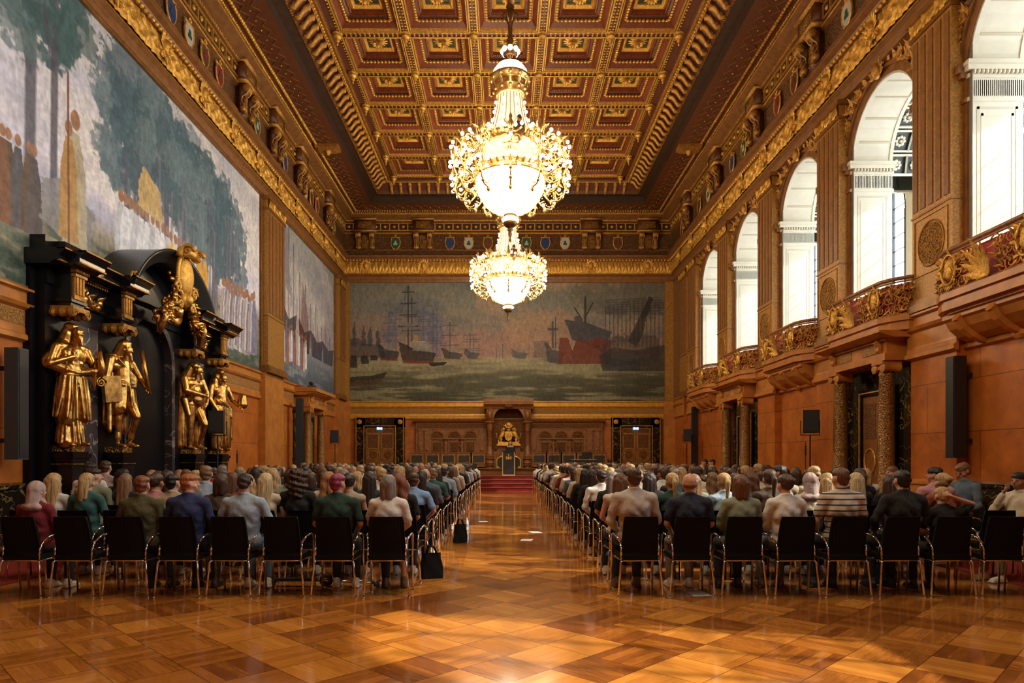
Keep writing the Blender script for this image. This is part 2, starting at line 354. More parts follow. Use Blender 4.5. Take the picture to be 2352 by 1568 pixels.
# ---------------------------------------------------------------- ceiling
HC, PX, PY, NX, NY = 15.1, 2.185, 2.22, 5, 10
CX0 = .1-2.5*PX; CY1 = 32.95; CY0 = CY1-NY*PY
ceil = struct('ceiling')
mb = MB()     # border between mouldings and coffers, plus the closed part above and behind
mb.box(XL-.1, XR+.1, YB-.1, YE+.1, 15.95, 16.1)
mb.build('ceiling_slab', WOODD, ceil)
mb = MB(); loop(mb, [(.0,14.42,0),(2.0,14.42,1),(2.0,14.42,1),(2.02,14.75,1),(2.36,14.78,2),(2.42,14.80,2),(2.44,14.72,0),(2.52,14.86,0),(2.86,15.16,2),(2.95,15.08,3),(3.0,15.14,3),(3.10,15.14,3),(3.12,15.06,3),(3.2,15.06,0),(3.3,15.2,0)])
mb.cur = 1; mb.box(XL+3.3, XR-3.3, YB+3.3, CY0, 15.1, 15.2); mb.cur = 0; mb.box(XL+3.25, CX0+.01, CY0, YE-3.2, 15.11, 15.2); mb.box(CX0+NX*PX-.01, XR-3.25, CY0, YE-3.2, 15.11, 15.2); mb.box(XL+3.25, XR-3.25, CY1-.01, YE-3.2, 15.11, 15.2)
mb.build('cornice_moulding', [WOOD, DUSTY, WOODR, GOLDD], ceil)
def coffer():
    mb = MB(); a = PX/2; b = PY/2
    def ring(s0, z0, s1, z1, m):
        mb.cur = m
        q = lambda s, z: [(-a+s, -b+s, z), (a-s, -b+s, z), (a-s, b-s, z), (-a+s, b-s, z)]
        mb.add(q(s0, z0)+q(s1, z1), [(i, (i+1) % 4, 4+(i+1) % 4, 4+i) for i in range(4)])
    P = [(.0,0,4),(.10,0,4),(.10,-.045,0),(.14,-.045,0),(.145,0,4),(.175,0,1),(.175,-.03,0),(.20,-.03,0),(.21,.05,2),(.34,.20,1),(.37,.20,0),(.37,.17,4),(.45,.17,4),(.45,.24,4),(.50,.27,2),(.58,.30,2),(.58,.40,0),(.66,.37,0),(.72,.45,0),(.72,.50,3)]
    for p, q in zip(P[:-1], P[1:]): ring(p[0], p[1], q[0], q[1], p[2])
    mb.cur = 3; s = .72; mb.add([(-a+s,-b+s,.5),(a-s,-b+s,.5),(a-s,b-s,.5),(-a+s,b-s,.5)], [(0,1,2,3)])
    mb.cur = 0
    def row(inset, z, n, r):
        for k in range(n):
            t = (k+.5)/n*2-1
            for sx, sy in ((t, -1), (t, 1), (-1, t), (1, t)):
                mb.ball((sx*(a-inset), sy*(b-inset), z), r, 5, 3)
    row(.41, .165, 11, (.058, .058, .055)); row(.05, -.02, 14, (.040, .040, .03))
    mb.cur = 2
    for k in range(17):
        t = ((k+.5)/17*2-1)*(a-.54)
        for sx, sy in ((t, -(b-.54)), (t, b-.54), (-(a-.54), t), (a-.54, t)): mb.cbox((sx, sy, .28), (.035, .035, .07))
    return mb.build('coffer', [GOLD, WOODG, WOODR, GREEN, WOOD], ceil)
def rosette():
    mb = MB()
    for k in range(14):
        a = 2*PI*k/14; mb.leaf((0, 0, .0), (math.cos(a), math.sin(a), -.32), (0, 0, -1), .34, .13, -.3, 6)
    for k in range(10):
        a = 2*PI*(k+.5)/10; mb.leaf((0, 0, -.07), (math.cos(a), math.sin(a), -.8), (0, 0, -1), .24, .10, -.2, 5)
    mb.ball((0, 0, -.17), .07, 8, 5)
    return mb.build('rosette', GOLD, None, True)
def pendant():
    mb = MB(); mb.lathe([(0,-.36),(.025,-.34),(.04,-.30),(.02,-.27),(.05,-.24),(.075,-.20),(.05,-.16),(.09,-.13),(.13,-.10),(.14,-.06),(.11,-.04),(.165,-.02),(.17,.02)], n=12)
    return mb.build('pendant', GOLD, ceil, True)
cf = coffer(); rs = rosette(); rs.parent = cf; rs.location = (0, 0, .46)
pd = pendant(); first = True
for i in range(NX):
    for j in range(NY):
        c = cf if first else dup(cf, ceil) ; first = False
        c.location = (CX0+(i+.5)*PX, CY1-(j+.5)*PY, HC)
first = True
for i in range(NX+1):
    for j in range(NY+1):
        c = pd if first else pd.copy()
        if not first: C.objects.link(c)
        first = False; c.location = (CX0+i*PX, CY1-j*PY, HC-.02)
# scroll brackets round the coffered field, each side a trim of its own
def bracket_mb():
    mb = MB()    # local: +x inward, front at x .42
    mb.tube([(0,0,-.02),(.05,0,-.1),(.14,0,-.09),(.2,0,.0),(.26,0,.10),(.34,0,.2),(.42,0,.2),(.45,0,.27),(.4,0,.31)], [.05,.075,.07,.06,.07,.09,.095,.07,.05], 8)
    mb.M = None; mb.v = [(x, y*1.25, z) for x, y, z in mb.v]
    return mb
sides = {'L': struct('trim_1'), 'R': struct('trim_2'), 'E': struct('trim_3')}
bm0 = bracket_mb().build('bracket', GOLDD, sides['L'], True); first = True
for sd in 'LRE':
    for (p, n) in along_room(2.45, 14.84, .46, 12.5, sd):
        if sd == 'E' and not (XL+2.9 < p[0] < XR-2.9): continue
        if sd != 'E' and p[1] > YE-2.9: continue
        c = bm0 if first else bm0.copy()
        if not first: C.objects.link(c)
        first = False; c.parent = sides[sd]; c.location = p; c.rotation_euler = (0, 0, math.atan2(n[1], n[0]))
def bead_run(name, u, z, step, r, mt, parent, sides_='LER', yf=11., stretch=1.):
    mb = MB()
    for (p, n) in along_room(u, z, step, yf, sides_):
        rr = (r*(1 if n[0] else stretch), r*(stretch if n[0] else 1), r); mb.ball(p, rr, 5, 3)
    return mb.build(name, mt, parent, True)
bead_run('bead_moulding', .80, 14.38, .10, .055, GOLD, sides['L'], 'L', stretch=.8); bead_run('bead_moulding', .80, 14.38, .10, .055, GOLDD, sides['R'], 'R'); bead_run('bead_moulding', .80, 14.38, .10, .055, GOLDD, sides['E'], 'E')
for sd in 'LRE':
    bead_run('rope_moulding', 1.02, 14.40, .13, .07, GOLD if sd == 'L' else GOLDD, sides[sd], sd)
    bead_run('rope_moulding', 2.42, 14.76, .11, .045, GOLD if sd == 'L' else GOLDD, sides[sd], sd)
    bead_run('gilded_stud_row', 1.42, 14.42, .46, .03, GOLD, sides[sd], sd)
    bead_run('foliage_moulding', 3.0, 15.12, .16, .06, GOLD, sides[sd], sd)
mb = MB()
for sd in 'LRE':     # raised lattice on the soffit band
    for (p, n) in along_room(1.42, 14.415, .46, 12, sd, 0.):
        t = (-n[1], n[0])
        for q in (-1, 1):
            a = (p[0]+n[0]*.3*q, p[1]+n[1]*.3*q, p[2]); 
            mb.tube([(a[0]-t[0]*.23, a[1]-t[1]*.23, a[2]), (p[0]+n[0]*.1*q, p[1]+n[1]*.1*q, p[2]), (a[0]+t[0]*.23, a[1]+t[1]*.23, a[2])], .014, 4)
mb.build('soffit_lattice', WOODM, ceil)
# consoles standing on the soffit
for sx, px_ in ((1, XL+1.45), (-1, XR-1.45)):
    mb = MB(); mb.cbox((px_, 28.2, 14.34), (.95, .55, .14)); mb.cbox((px_, 28.2, 14.24), (.7, .4, .1)); mb.lathe([(.0,-.18),(.06,-.16),(.14,-.02),(.16,0)], (px_, 28.2, 14.2), 8)
    mb.build('soffit_console', GOLDD, ceil)

# ---------------------------------------------------------------- entablature above the murals
ent = struct('trim_4')
mb = MB()
loop(mb, [(0,10.9,1),(.16,10.93,1),(.18,11.02,0),(.12,11.06,1),(.14,11.2,1),(.22,11.26,1),(.2,11.3,0),(.18,11.34,0),(.20,12.0,1),(.3,12.02,1),(.36,12.12,1),(.5,12.16,1),(.5,12.26,1),(.3,12.3,3),(.22,12.52,3),(.28,12.56,1),(.28,12.62,1),(.16,12.64,3),(.16,13.42,1),(.28,13.46,0),(.3,13.5,0),(.22,13.56,3),(.22,14.08,1),(.34,14.1,0),(.36,14.16,1),(.52,14.22,1),(.74,14.32,0),(.78,14.42,0)])
mb.build('cornice', [GOLDD, WOODM, WOOD, WOODO], ent)
for name, org, es, en, Ls in (('gold_frieze', (XL+.22, 9.5, 11.36), (0,1,0), (1,0,0), YE-.2-9.5), ('gold_frieze', (XR-.22, 9.5, 11.36), (0,1,0), (-1,0,0), YE-.2-9.5), ('gold_frieze', (XL+.2, YE-.22, 11.36), (1,0,0), (0,-1,0), XR-XL-.4)):
    relief_grid(name, org, es, (0,0,1), en, Ls, .62, .035, .03, palmettes(.34, .62) if en[1] else scrolls(.52, .62), .09, GOLD, ent, .05)
for sd in 'LRE':
    bead_run('gold_egg_row', .32, 12.04, .17, .065, GOLD, ent, sd, 9.5)
    bead_run('gold_bead_row', .36, 14.14, .12, .035, GOLDD, ent, sd, 12)
def metope_mb():
    mb = MB(); mb.cur = 1; mb.cbox((.0, 0, 0), (.03, .30, .34)); mb.cur = 0
    for z in (-.19, .19): mb.cbox((.03, 0, z), (.05, .42, .035))
    mb.ball((.03, 0, 0), (.05, .075, .075), 8, 5)
    mb.cbox((.03, .235, 0), (.06, .05, .4)); return mb
me0 = metope_mb().build('metope', [GOLD, WOODD], ent); first = True
for sd in 'LRE':
    for (p, n) in along_room(.24, 13.82, .47, 14.5 if sd != 'E' else 0, sd):
        c = me0 if first else me0.copy()
        if not first: C.objects.link(c)
        first = False; c.location = p; c.rotation_euler = (0, 0, math.atan2(n[1], n[0]))
def console_mb():      # pair of scroll consoles with a panel between, local +x out
    mb = MB(); mb.cur = 1; mb.box(-.05, .12, -.36, .36, -.45, .45); mb.box(-.05, .3, -.55, .55, .55, 1.1); mb.cur = 2; mb.box(.11, .14, -.22, .22, -.35, .35); mb.box(.29, .32, -.36, .36, .66, 1.0); mb.cur = 0
    for s in (-1, 1):
        y0, y1 = s*.36-.11, s*.36+.11
        mb.cur = 1; mb.prism([(.1,-.44),(.2,-.42),(.25,-.3),(.17,-.12),(.2,.02),(.36,.14),(.42,.3),(.38,.44),(.1,.46)], y0, y1, 'y'); mb.cur = 0
        for yy in (y0, y1):
            mb.tube([(.16,yy,-.42),(.26,yy,-.36),(.26,yy,-.26),(.18,yy,-.12),(.2,yy,.02),(.34,yy,.12),(.43,yy,.24),(.42,yy,.38),(.32,yy,.44)], .022, 6)
        mb.lathe([(0,y0-.03),(.11,y0-.03),(.13,y0),(.13,y1),(.11,y1+.03),(0,y1+.03)], (.33, 0, .3), 12, axis='y'); mb.lathe([(0,y0-.02),(.07,y0-.02),(.085,y0),(.085,y1),(.07,y1+.02),(0,y1+.02)], (.2, 0, -.33), 10, axis='y')
        for q in range(4): mb.leaf((.27-.02*q, s*.36, .12-.13*q), (.2, 0, -1), (1,0,0), .2, .17, .1, 4)
    mb.box(-.05, .42, -.6, .6, .47, .55); mb.box(-.05, .4, -.6, .6, 1.1, 1.18); return mb
def shield_mb():
    mb = MB(); P = [(0,-.38),(.14,-.28),(.235,-.12),(.25,.08),(.20,.22),(.24,.30),(.12,.27),(0,.31),(-.12,.27),(-.24,.30),(-.20,.22),(-.25,.08),(-.235,-.12),(-.14,-.28)]
    mb.cur = 1; mb.prism([(p[0]*.9, p[1]*.9) for p in P], .0, .07, 'x'); mb.cur = 0
    mb.tube([(.06, p[0], p[1]) for p in P+[P[0]]], .028, 6)
    mb.spiral((.07, .0, .37), (0,1,0), (0,0,1), .07, 1.2, .022); mb.ball((.09, 0, .33), .045, 6, 4)
    mb.cur = 2; mb.prism([(-.1,-.12),(.1,-.12),(.1,-.02),(.05,-.02),(.05,.1),(-.05,.1),(-.05,-.02),(-.1,-.02)], .07, .085, 'x'); return mb
SHC = [mat('enamel_%s' % n, c, .4) for n, c in (('green', (.02,.09,.05)), ('white', (.5,.48,.42)), ('crimson', (.22,.02,.03)), ('blue', (.02,.05,.16)), ('umber', (.10,.05,.02)))]
co0 = console_mb().build('console_pair', [GOLDD, WOOD, GOLDF], ent, True); first = True
cons = [((XL+.2, y, 13.02), 0) for y in (14.9, 22.2, 25.1, 28.2, 32.7)] + [((XR-.2, y, 13.02), PI) for y in (14.8, 19.4, 23.8, 28.2, 32.7)] + [((x, YE-.2, 13.02), -PI/2) for x in (-7.38, -4.33, 4.56, 7.57)]
for p, a in cons:
    c = co0 if first else co0.copy()
    if not first: C.objects.link(c)
    first = False; c.location = p; c.rotation_euler = (0, 0, a)
shl = [((XL+.18, y, 12.98), 0) for y in (16.4, 17.45, 18.45, 19.4, 20.4, 23.5, 26.5, 29.2, 30.1, 31.0, 34.0)] + [((XR-.18, y, 12.98), PI) for y in (16.3, 17.6, 20.8, 22.1, 25.2, 26.5, 29.6, 31.0, 34.0)] + [((x, YE-.18, 12.98), -PI/2) for x in (-5.82, -2.93, -1.93, -.91, .12, 1.14, 2.14, 3.19, 6.0)]
sh0 = shield_mb().build('shield', [GOLD, SHC[0], SHC[1]], ent); first = True
for i, (p, a) in enumerate(shl):
    c = sh0 if first else sh0.copy()
    if not first: C.objects.link(c)
    first = False; c.location = p; c.rotation_euler = (0, 0, a)
    for k in (1, 2): c.material_slots[k].link = 'OBJECT'
    c.material_slots[1].material = SHC[(i*3) % 5]; c.material_slots[2].material = SHC[(i*2+1) % 5]
# gold bosses on the gold frieze
def boss_mb():
    mb = MB(); mb.ball((.1, 0, .05), (.14, .15, .2), 8, 6); mb.ball((.2, 0, -.02), (.07, .07, .08), 6, 4)
    for k in range(9):
        a = PI*k/8; mb.leaf((.08, 0, .05), (.1, math.cos(a), math.sin(a)), (1, 0, 0), .36, .13, .1, 5)
    for s in (-1, 1): mb.spiral((.1, s*.16, -.2), (0,1,0), (0,0,1), .1, 1.3, .03); mb.leaf((.1, s*.05, -.15), (.1, s*.4, -1), (1,0,0), .28, .12, .2, 5)
    mb.tube([(.1,0,-.1),(.12,0,-.36)], [.06,.02], 6); return mb
bo0 = boss_mb().build('gold_boss', GOLD, ent, True); first = True
bl = [((XL+.22, 34.3-2.16*k, 11.7), 0) for k in range(11)] + [((XR-.22, 34.3-2.25*k, 11.7), PI) for k in range(11)] + [((x, YE-.22, 11.7), -PI/2) for x in (-7.38, -4.33, 4.56, 7.57)]
for p, a in bl:
    c = bo0 if first else bo0.copy()
    if not first: C.objects.link(c)
    first = False; c.location = p; c.rotation_euler = (0, 0, a)
# ---------------------------------------------------------------- murals (generic harbour and riverside landscapes painted on dense canvases)
rng = np.random.RandomState(5)
def vnoise(h, w, cell, octv=4, ax=1., ay=1.):
    out = np.zeros((h, w)); amp = 1; tot = 0
    for k in range(octv):
        cx, cy = max(1.5, cell*ax/2**k), max(1.5, cell*ay/2**k); gw, gh = int(w/cx)+3, int(h/cy)+3; g = rng.rand(gh, gw)
        x = np.arange(w)/cx; y = np.arange(h)/cy; xi = x.astype(int); yi = y.astype(int); fx = x-xi; fy = (y-yi)[:,None]; fx = fx*fx*(3-2*fx); fy = fy*fy*(3-2*fy)
        a = g[yi][:, xi]*(1-fx)+g[yi][:, xi+1]*fx; b_ = g[yi+1][:, xi]*(1-fx)+g[yi+1][:, xi+1]*fx
        out += amp*(a*(1-fy)+b_*fy); tot += amp; amp *= .55
    return out/tot
class Canvas:
    def __init__(s, w, h): s.w, s.h = w, h; s.c = np.zeros((h, w, 3)); s.X, s.Y = np.meshgrid(np.linspace(0, 1, w), np.linspace(1, 0, h)); s.n = vnoise(h, w, 26, 4)-.5; s.n2 = vnoise(h, w, 9, 3)-.5
    def grad(s, stops):
        ys = [q[0] for q in stops]
        for k in range(3): s.c[..., k] = np.interp(s.Y, ys, [q[1][k] for q in stops])
    def put(s, m, col, a=1., tex=.15):
        if isinstance(m, np.ndarray) and m.dtype == bool: m = m.astype(float)
        m = (m*a)[..., None]; cc = np.array(col)[None,None]*(1+tex*2*(s.n2+s.n)[..., None]); s.c = s.c*(1-m)+cc*m
    def poly(s, P, col, a=1., wob=.004, tex=.15):
        X = s.X+s.n2*wob*2; Y = s.Y+s.n*wob*2; ins = np.zeros(X.shape, bool); j = len(P)-1
        for i in range(len(P)):
            (xi, yi), (xj, yj) = P[i], P[j]
            if yi != yj: ins ^= ((yi > Y) != (yj > Y)) & (X < (xj-xi)*(Y-yi)/(yj-yi)+xi)
            j = i
        s.put(ins, col, a, tex)
    def ell(s, x, y, rx, ry, col, a=1., wob=.3, tex=.15):
        d = ((s.X-x)/rx)**2+((s.Y-y)/ry)**2+(s.n+s.n2)*wob*4; s.put(np.clip((1.1-d)*4, 0, 1), col, a, tex)
    def line(s, x0, y0, x1, y1, wd, col, a=1.):
        asp = s.w/s.h; dx, dy = (x1-x0)*asp, y1-y0; L = dx*dx+dy*dy+1e-9
        t = np.clip(((s.X-x0)*asp*dx+(s.Y-y0)*dy)/L, 0, 1); d = np.hypot((s.X-x0)*asp-t*dx, s.Y-y0-t*dy); s.put(np.clip((wd-d)/wd*2+.3, 0, 1)*(d < wd), col, a, .1)
def lin(c, g=1.): return tuple(((v/255.)**2.2)*g for v in c)
def paint_mat():
    m, nt, b = mk('painted_canvas'); at = node(nt, 'ShaderNodeAttribute'); at.attribute_name = 'paint'
    nt.links.new(at.outputs['Color'], b.inputs['Base Color']); b.inputs['Roughness'].default_value = .55; b.inputs['Specular IOR Level'].default_value = .3; return m
PAINT = paint_mat()
def mural(cv, org, es, Ls, Lt, label):
    h, w = cv.h, cv.w; P = np.array(org)[None,None]+(cv.X*Ls)[..., None]*np.array(es)+(cv.Y*Lt)[..., None]*np.array((0,0,1.))
    i = np.arange(w-1)[None]+np.arange(h-1)[:,None]*w; F = np.stack([i, i+w, i+w+1, i+1], -1).reshape(-1, 4)
    bt = vnoise(h, w, 5, 2, .8, 2.2)-.5; b2 = vnoise(h, w, 3, 1, 1.5, 1)-.5; cv.c = cv.c*(1+.5*bt+.25*b2)[..., None]*np.array((1.2, 1.27, 1.42))
    root = thing('mural', label, 'painting', org)
    o = npmesh('canvas', P.reshape(-1, 3)-np.array(org), F, PAINT, root, np.clip(cv.c, 0, 1).reshape(-1, 3)); return root
# harbour
cv = Canvas(860, 330); hz = .36
cv.grad([(0, lin((62,60,44))), (.2, lin((88,84,62))), (hz, lin((150,136,104))), (hz+.01, lin((150,118,96))), (.55, lin((140,116,96))), (.8, lin((122,118,104))), (1, lin((112,108,92)))])
cl = vnoise(330, 860, 90, 5, 2.2, .8); cv.put(np.clip((cl-.5)*5, 0, 1)*(cv.Y > hz+.05), lin((88,94,98)), .55)
cv.put(np.clip((vnoise(330, 860, 70, 5, 1.6, .9)-.52)*6, 0, 1)*(cv.Y > hz+.05)*(cv.X > .4), lin((172,134,104)), .5)
cv.ell(.42, hz+.12, .2, .1, lin((150,112,98)), .5); cv.ell(.62, hz+.22, .13, .18, lin((170,130,96)), .5); cv.ell(.9, .9, .2, .2, lin((84,76,64)), .5)
wt = vnoise(330, 860, 34, 4, 3.2, .35); wtm = (cv.Y < hz)
cv.put(np.clip((wt-.5)*7, 0, 1)*wtm, lin((150,142,108)), .55); cv.put(np.clip((.47-wt)*8, 0, 1)*wtm, lin((58,60,48)), .4)
cv.put(wtm*np.clip((cv.X-.75)*3, 0, 1), lin((52,50,42)), .4)
for x in (.015, .045, .065, .09): cv.poly([(x-.008, hz+.1), (x-.005, hz+.22), (x, hz+.33-x), (x+.005, hz+.22), (x+.008, hz+.1)], lin((58,68,72)), .8)
cv.poly([(0, hz), (0, hz+.16), (.03, hz+.17), (.05, hz+.12), (.1, hz+.11), (.12, hz)], lin((62,60,66)), .7)
def mast(x, b, t, col, wd, yd, a=.8):
    cv.line(x, b, x, t, wd, col, a)
    for k in range(yd):
        y = b+(t-b)*(.35+.55*k/max(1, yd-1)); q = .03*(1-.5*k/yd); cv.line(x-q, y, x+q, y+.004, wd*.8, col, a)
        cv.line(x-q, y, x, t, wd*.3, col, a*.5); cv.line(x+q, y, x, t, wd*.3, col, a*.5)
for x in (.13, .215, .24, .265, .28): cv.ell(x, hz+.2, .02, .22, lin((86,92,112)), .35, .5)
for x, t in ((.125,.74),(.147,.78),(.235,.78),(.265,.76),(.275,.70)): mast(x, hz, t, lin((78,84,104)), .006, 5, .6)
mast(.186, hz+.08, .96, lin((52,50,52)), .008, 4); mast(.197, hz+.08, .86, lin((60,58,62)), .006, 3); mast(.318, hz, .66, lin((70,72,82)), .006, 3); mast(.382, hz, .57, lin((78,78,84)), .005, 3); mast(.392, hz, .53, lin((78,78,84)), .005, 2)
cv.poly([(.165, .67), (.21, .65), (.205, .6), (.175, .6)], lin((100,98,94)), .6)
def hull(x0, x1, y, h, col, red=True):
    cv.poly([(x0, y+h*1.25), (x0+.006, y+h*.3), (x0+.012, y), (x1-.01, y-.01), (x1, y+h*.55), (x0+(x1-x0)*.4, y+h*.75)], col, .82, .006); cv.poly([(x0+(x1-x0)*.35, y+h*.7), (x0+(x1-x0)*.38, y+h*1.2), (x0+(x1-x0)*.8, y+h*1.15), (x0+(x1-x0)*.85, y+h*.6)], lin((120,116,104)), .6)
    if red: cv.poly([(x0+.01, y+h*.12), (x0+.012, y-.01), (x1-.01, y-.015), (x1-.008, y+.01)], lin((112,52,34)), .8)
hull(.088, .16, hz-.01, .11, lin((40,46,54)))
cv.poly([(.19, hz+.09), (.2, hz+.15), (.245, hz+.14), (.25, hz+.07)], lin((150,140,118)), .8); cv.poly([(.205, hz+.14), (.205, hz+.19), (.216, hz+.19), (.216, hz+.14)], lin((170,120,50)), .8)
hull(.158, .276, hz-.035, .14, lin((28,28,30))); hull(.29, .36, hz, .07, lin((46,46,50)), False); hull(.36, .412, hz, .07, lin((60,62,68)), False); hull(.51, .565, hz, .07, lin((78,80,84)), False)
cv.poly([(.25, hz-.04), (.31, hz-.03), (.3, hz-.06), (.26, hz-.07)], lin((42,38,34)))
for x in (.0, .035, .065): cv.poly([(x, hz-.08+x*.9), (x+.003, hz+.02), (x+.022, hz+.02), (x+.026, hz-.08+x*.9)], lin((44,42,38)), .9)
cv.poly([(0, .16), (.09, .18), (.12, .25), (.115, .2), (.08, .13), (0, .12)], lin((78,58,40)), .9)
cv.poly([(.0, .16), (.11, .19), (.12, .245), (.07, .21), (0, .2)], lin((50,46,36)), .9)
cv.line(.465, hz, .465, .44, .005, lin((80,80,84)), .7); cv.line(.485, hz, .485, .47, .007, lin((80,80,84)), .7)
cv.poly([(.58, hz), (.585, .5), (.63, .51), (.63, hz)], lin((74,76,78)), .5); hull(.618, .68, hz-.04, .15, lin((52,56,64)), False); cv.line(.643, .45, .643, .66, .01, lin((58,60,66)), .8); cv.line(.63, .6, .657, .6, .012, lin((58,60,66)), .8); cv.line(.652, .45, .652, .7, .005, lin((58,60,66)), .8)
for x0, x1, y0, y1 in ((.81, .99, .72, .79),):
    cv.poly([(x0, y0), (x0, y1), (.9, .86), (x1, .85), (x1, y0)], lin((72,70,66)), .45)
for k in range(15): x = .81+k*.013; cv.line(x, .45, x, .78+.006*k if k < 10 else .82, .006, lin((58,58,56)), .6)
for k in range(6): cv.line(.81, .74+.02*k, 1, .76+.022*k, .005, lin((58,58,56)), .5)
cv.poly([(.88, .5), (.95, .88), (.96, .86), (.925, .55), (.91, .45)], lin((44,42,42)), .8)
cv.poly([(.68, .68), (.69, .61), (.705, .51), (.8, .44), (.83, .58), (.745, .66)], lin((66,66,70)), .95)
cv.poly([(.66, hz-.05), (.665, .53), (.69, .53), (.705, .42), (.718, .52), (.75, .5), (.79, .53), (.83, .5), (.83, hz-.05)], lin((104,50,38)), .9)
cv.line(.746, .66, .746, .87, .01, lin((50,48,48)), .9); cv.line(.746, .7, .77, .82, .006, lin((50,48,48))); cv.line(.735, .68, .712, .78, .006, lin((50,48,48))); cv.poly([(.71, .66), (.715, .71), (.73, .71), (.74, .66)], lin((74,72,72)))
cv.poly([(.8, .25), (.79, .38), (.84, .45), (.9, .42), (1, .47), (1, .25)], lin((42,42,42)), .75); cv.ell(.9, .43, .1, .12, lin((54,52,52)), .6); cv.ell(.86, .3, .06, .05, lin((48,52,60)), .5)
mural(cv, (-8.31, YE-.06, ZP0+.03), (1,0,0), 16.88, 6.38, 'wide harbour mural with tall ships and steamers under a cloudy sky on the end wall')
def trees(cv, T, trunk, f1, f2):
    for x, y0, y1, r, n in T:
        cv.line(x, y0, x+.004, y1, .011*n, trunk, .9); cv.line(x, y0+(y1-y0)*.6, x-.03, y1, .006*n, trunk, .8); cv.line(x, y0+(y1-y0)*.7, x+.03, y1+.03, .006*n, trunk, .8)
        for k in range(int(9*n)):
            a, b_ = rng.rand(2); cv.ell(x+(a-.5)*r*2, y1+(b_-.45)*.32, .025+.03*rng.rand(), .07+.06*rng.rand(), f1 if rng.rand() < .6 else f2, .75, .45)
def robed(cv, x, y, h, col, skin=(150,110,85)):
    w = h*.125*cv.h/cv.w*.85; cv.poly([(x-w, y), (x-w*.8, y+h*.6), (x-w*.35, y+h*.84), (x+w*.35, y+h*.84), (x+w*.8, y+h*.6), (x+w, y)], lin(col), 1, .002); cv.ell(x, y+h*.92, w*.38, h*.065, lin(skin), 1, .05)
# left wall mural: riverside meadow with tall trees and robed walkers (from photograph left to right = increasing Y)
cv = Canvas(900, 420); w_, h_ = 16.6, 6.38
fx = lambda px: (8.72*1568/(1160-px)-7.6)/16.6
cv.grad([(0, lin((70,84,72))), (.14, lin((104,108,90))), (.27, lin((150,140,122))), (.33, lin((170,166,178))), (.42, lin((206,200,206))), (.7, lin((200,196,196))), (1, lin((172,170,168)))])
cl = vnoise(420, 900, 70, 5, 1.8, .8); cv.put(np.clip((cl-.48)*5, 0, 1)*(cv.Y > .33), lin((216,208,196)), .7); cv.put(np.clip((.45-cl)*6, 0, 1)*(cv.Y > .33), lin((158,164,186)), .4)
gr = vnoise(420, 900, 12, 4, 1.6, .8); gm = np.clip((.28-cv.Y+.1*(cv.X-.35))*14, 0, 1); cv.put(np.clip((gr-.5)*6, 0, 1)*gm, lin((54,74,68)), .7, .4); cv.put(np.clip((.44-gr)*6, 0, 1)*gm, lin((150,138,112)), .5, .3)
trees(cv, [(.02,.2,.8,.08,1.6), (.22,.16,.9,.05,1.9), (.295,.2,.92,.055,2.0), (.335,.26,.98,.05,1.4)], lin((82,82,90)), lin((66,92,92)), lin((92,112,112)))
T = [(fx(290), .2, .62, .05, 1.6), (fx(330), .22, .74, .05, 1.6), (fx(380), .2, .72, .055, 1.8), (fx(420), .2, .70, .05, 1.8), (fx(455), .2, .66, .05, 1.8), (fx(490), .22, .62, .05, 1.8), (fx(525), .26, .6, .045, 1.7)]
for x0, x1, y in ((fx(240), fx(400), .86), (fx(300), fx(470), .76), (fx(380), fx(545), .66)): cv.poly([(x0, y), (x0+.02, y+.16), (x1-.02, y+.12), (x1, y-.1), (x1-.03, y-.3), ((x0+x1)/2, y-.2)], lin((78,98,106)), .85, .03, .3)
trees(cv, T, lin((78,76,90)), lin((70,94,102)), lin((100,118,124)))
for k in range(26): x = fx(270)+(fx(545)-fx(270))*rng.rand(); cv.line(x, .22, x+.004, .55+.2*rng.rand(), .008, lin((112,108,120) if k % 2 else (84,86,100)), .7)
for x, c in ((fx(18), (92,76,66)), (fx(40), (86,84,88)), (fx(66), (96,78,66)), (fx(4), (120,84,66)), (fx(78), (86,80,80))): robed(cv, x, .16, .27, c)
cv.poly([(fx(90), .22), (fx(96), .34), (fx(130), .37), (fx(185), .36), (fx(215), .33), (fx(205), .2), (fx(170), .18)], lin((132,130,130)), .85, .01)
robed(cv, fx(172), .13, .50, (172,160,132)); robed(cv, fx(157), .20, .38, (172,132,80)); cv.line(fx(157), .12, fx(155), .72, .005, lin((120,80,66)))
for k, px_ in enumerate((277, 288, 300, 312, 325, 337, 350, 361, 373, 384)): robed(cv, fx(px_), .12+.004*k, .36-.006*k, (206,206,208) if k % 3 else (182,182,186))
cv.poly([(fx(316), .46), (fx(318), .56), (fx(330), .62), (fx(366), .57), (fx(372), .45)], lin((184,156,104)), .95)
for k, px_ in enumerate((392, 402, 411, 424, 436)): robed(cv, fx(px_), .13, .32, (212,172,92) if k % 2 == 0 else (222,206,180))
for k, px_ in enumerate((458, 470)): robed(cv, fx(px_), .16, .30, (206,150,60))
for k in range(24): px_ = 512+3.1*k; robed(cv, fx(px_), .06+.03*rng.rand(), .30+.05*rng.rand(), [(176,150,128), (150,140,150), (190,190,186), (120,118,134)][k % 4])
mural(cv, (XL+.06, 7.6, ZP0+.03), (0,1,0), w_, h_, 'long mural of tall grey-green trees and pale robed walkers above the black portal')
cv = Canvas(360, 270)
cv.grad([(0, lin((70,80,90))), (.2, lin((112,118,120))), (.38, lin((166,150,146))), (.6, lin((170,164,160))), (1, lin((140,142,136)))])
cl = vnoise(270, 360, 50, 5, 1.5, .8); cv.put(np.clip((cl-.48)*5, 0, 1)*(cv.Y > .3), lin((190,182,172)), .7); cv.put(np.clip((.45-cl)*6, 0, 1)*(cv.Y > .35), lin((116,124,140)), .5)
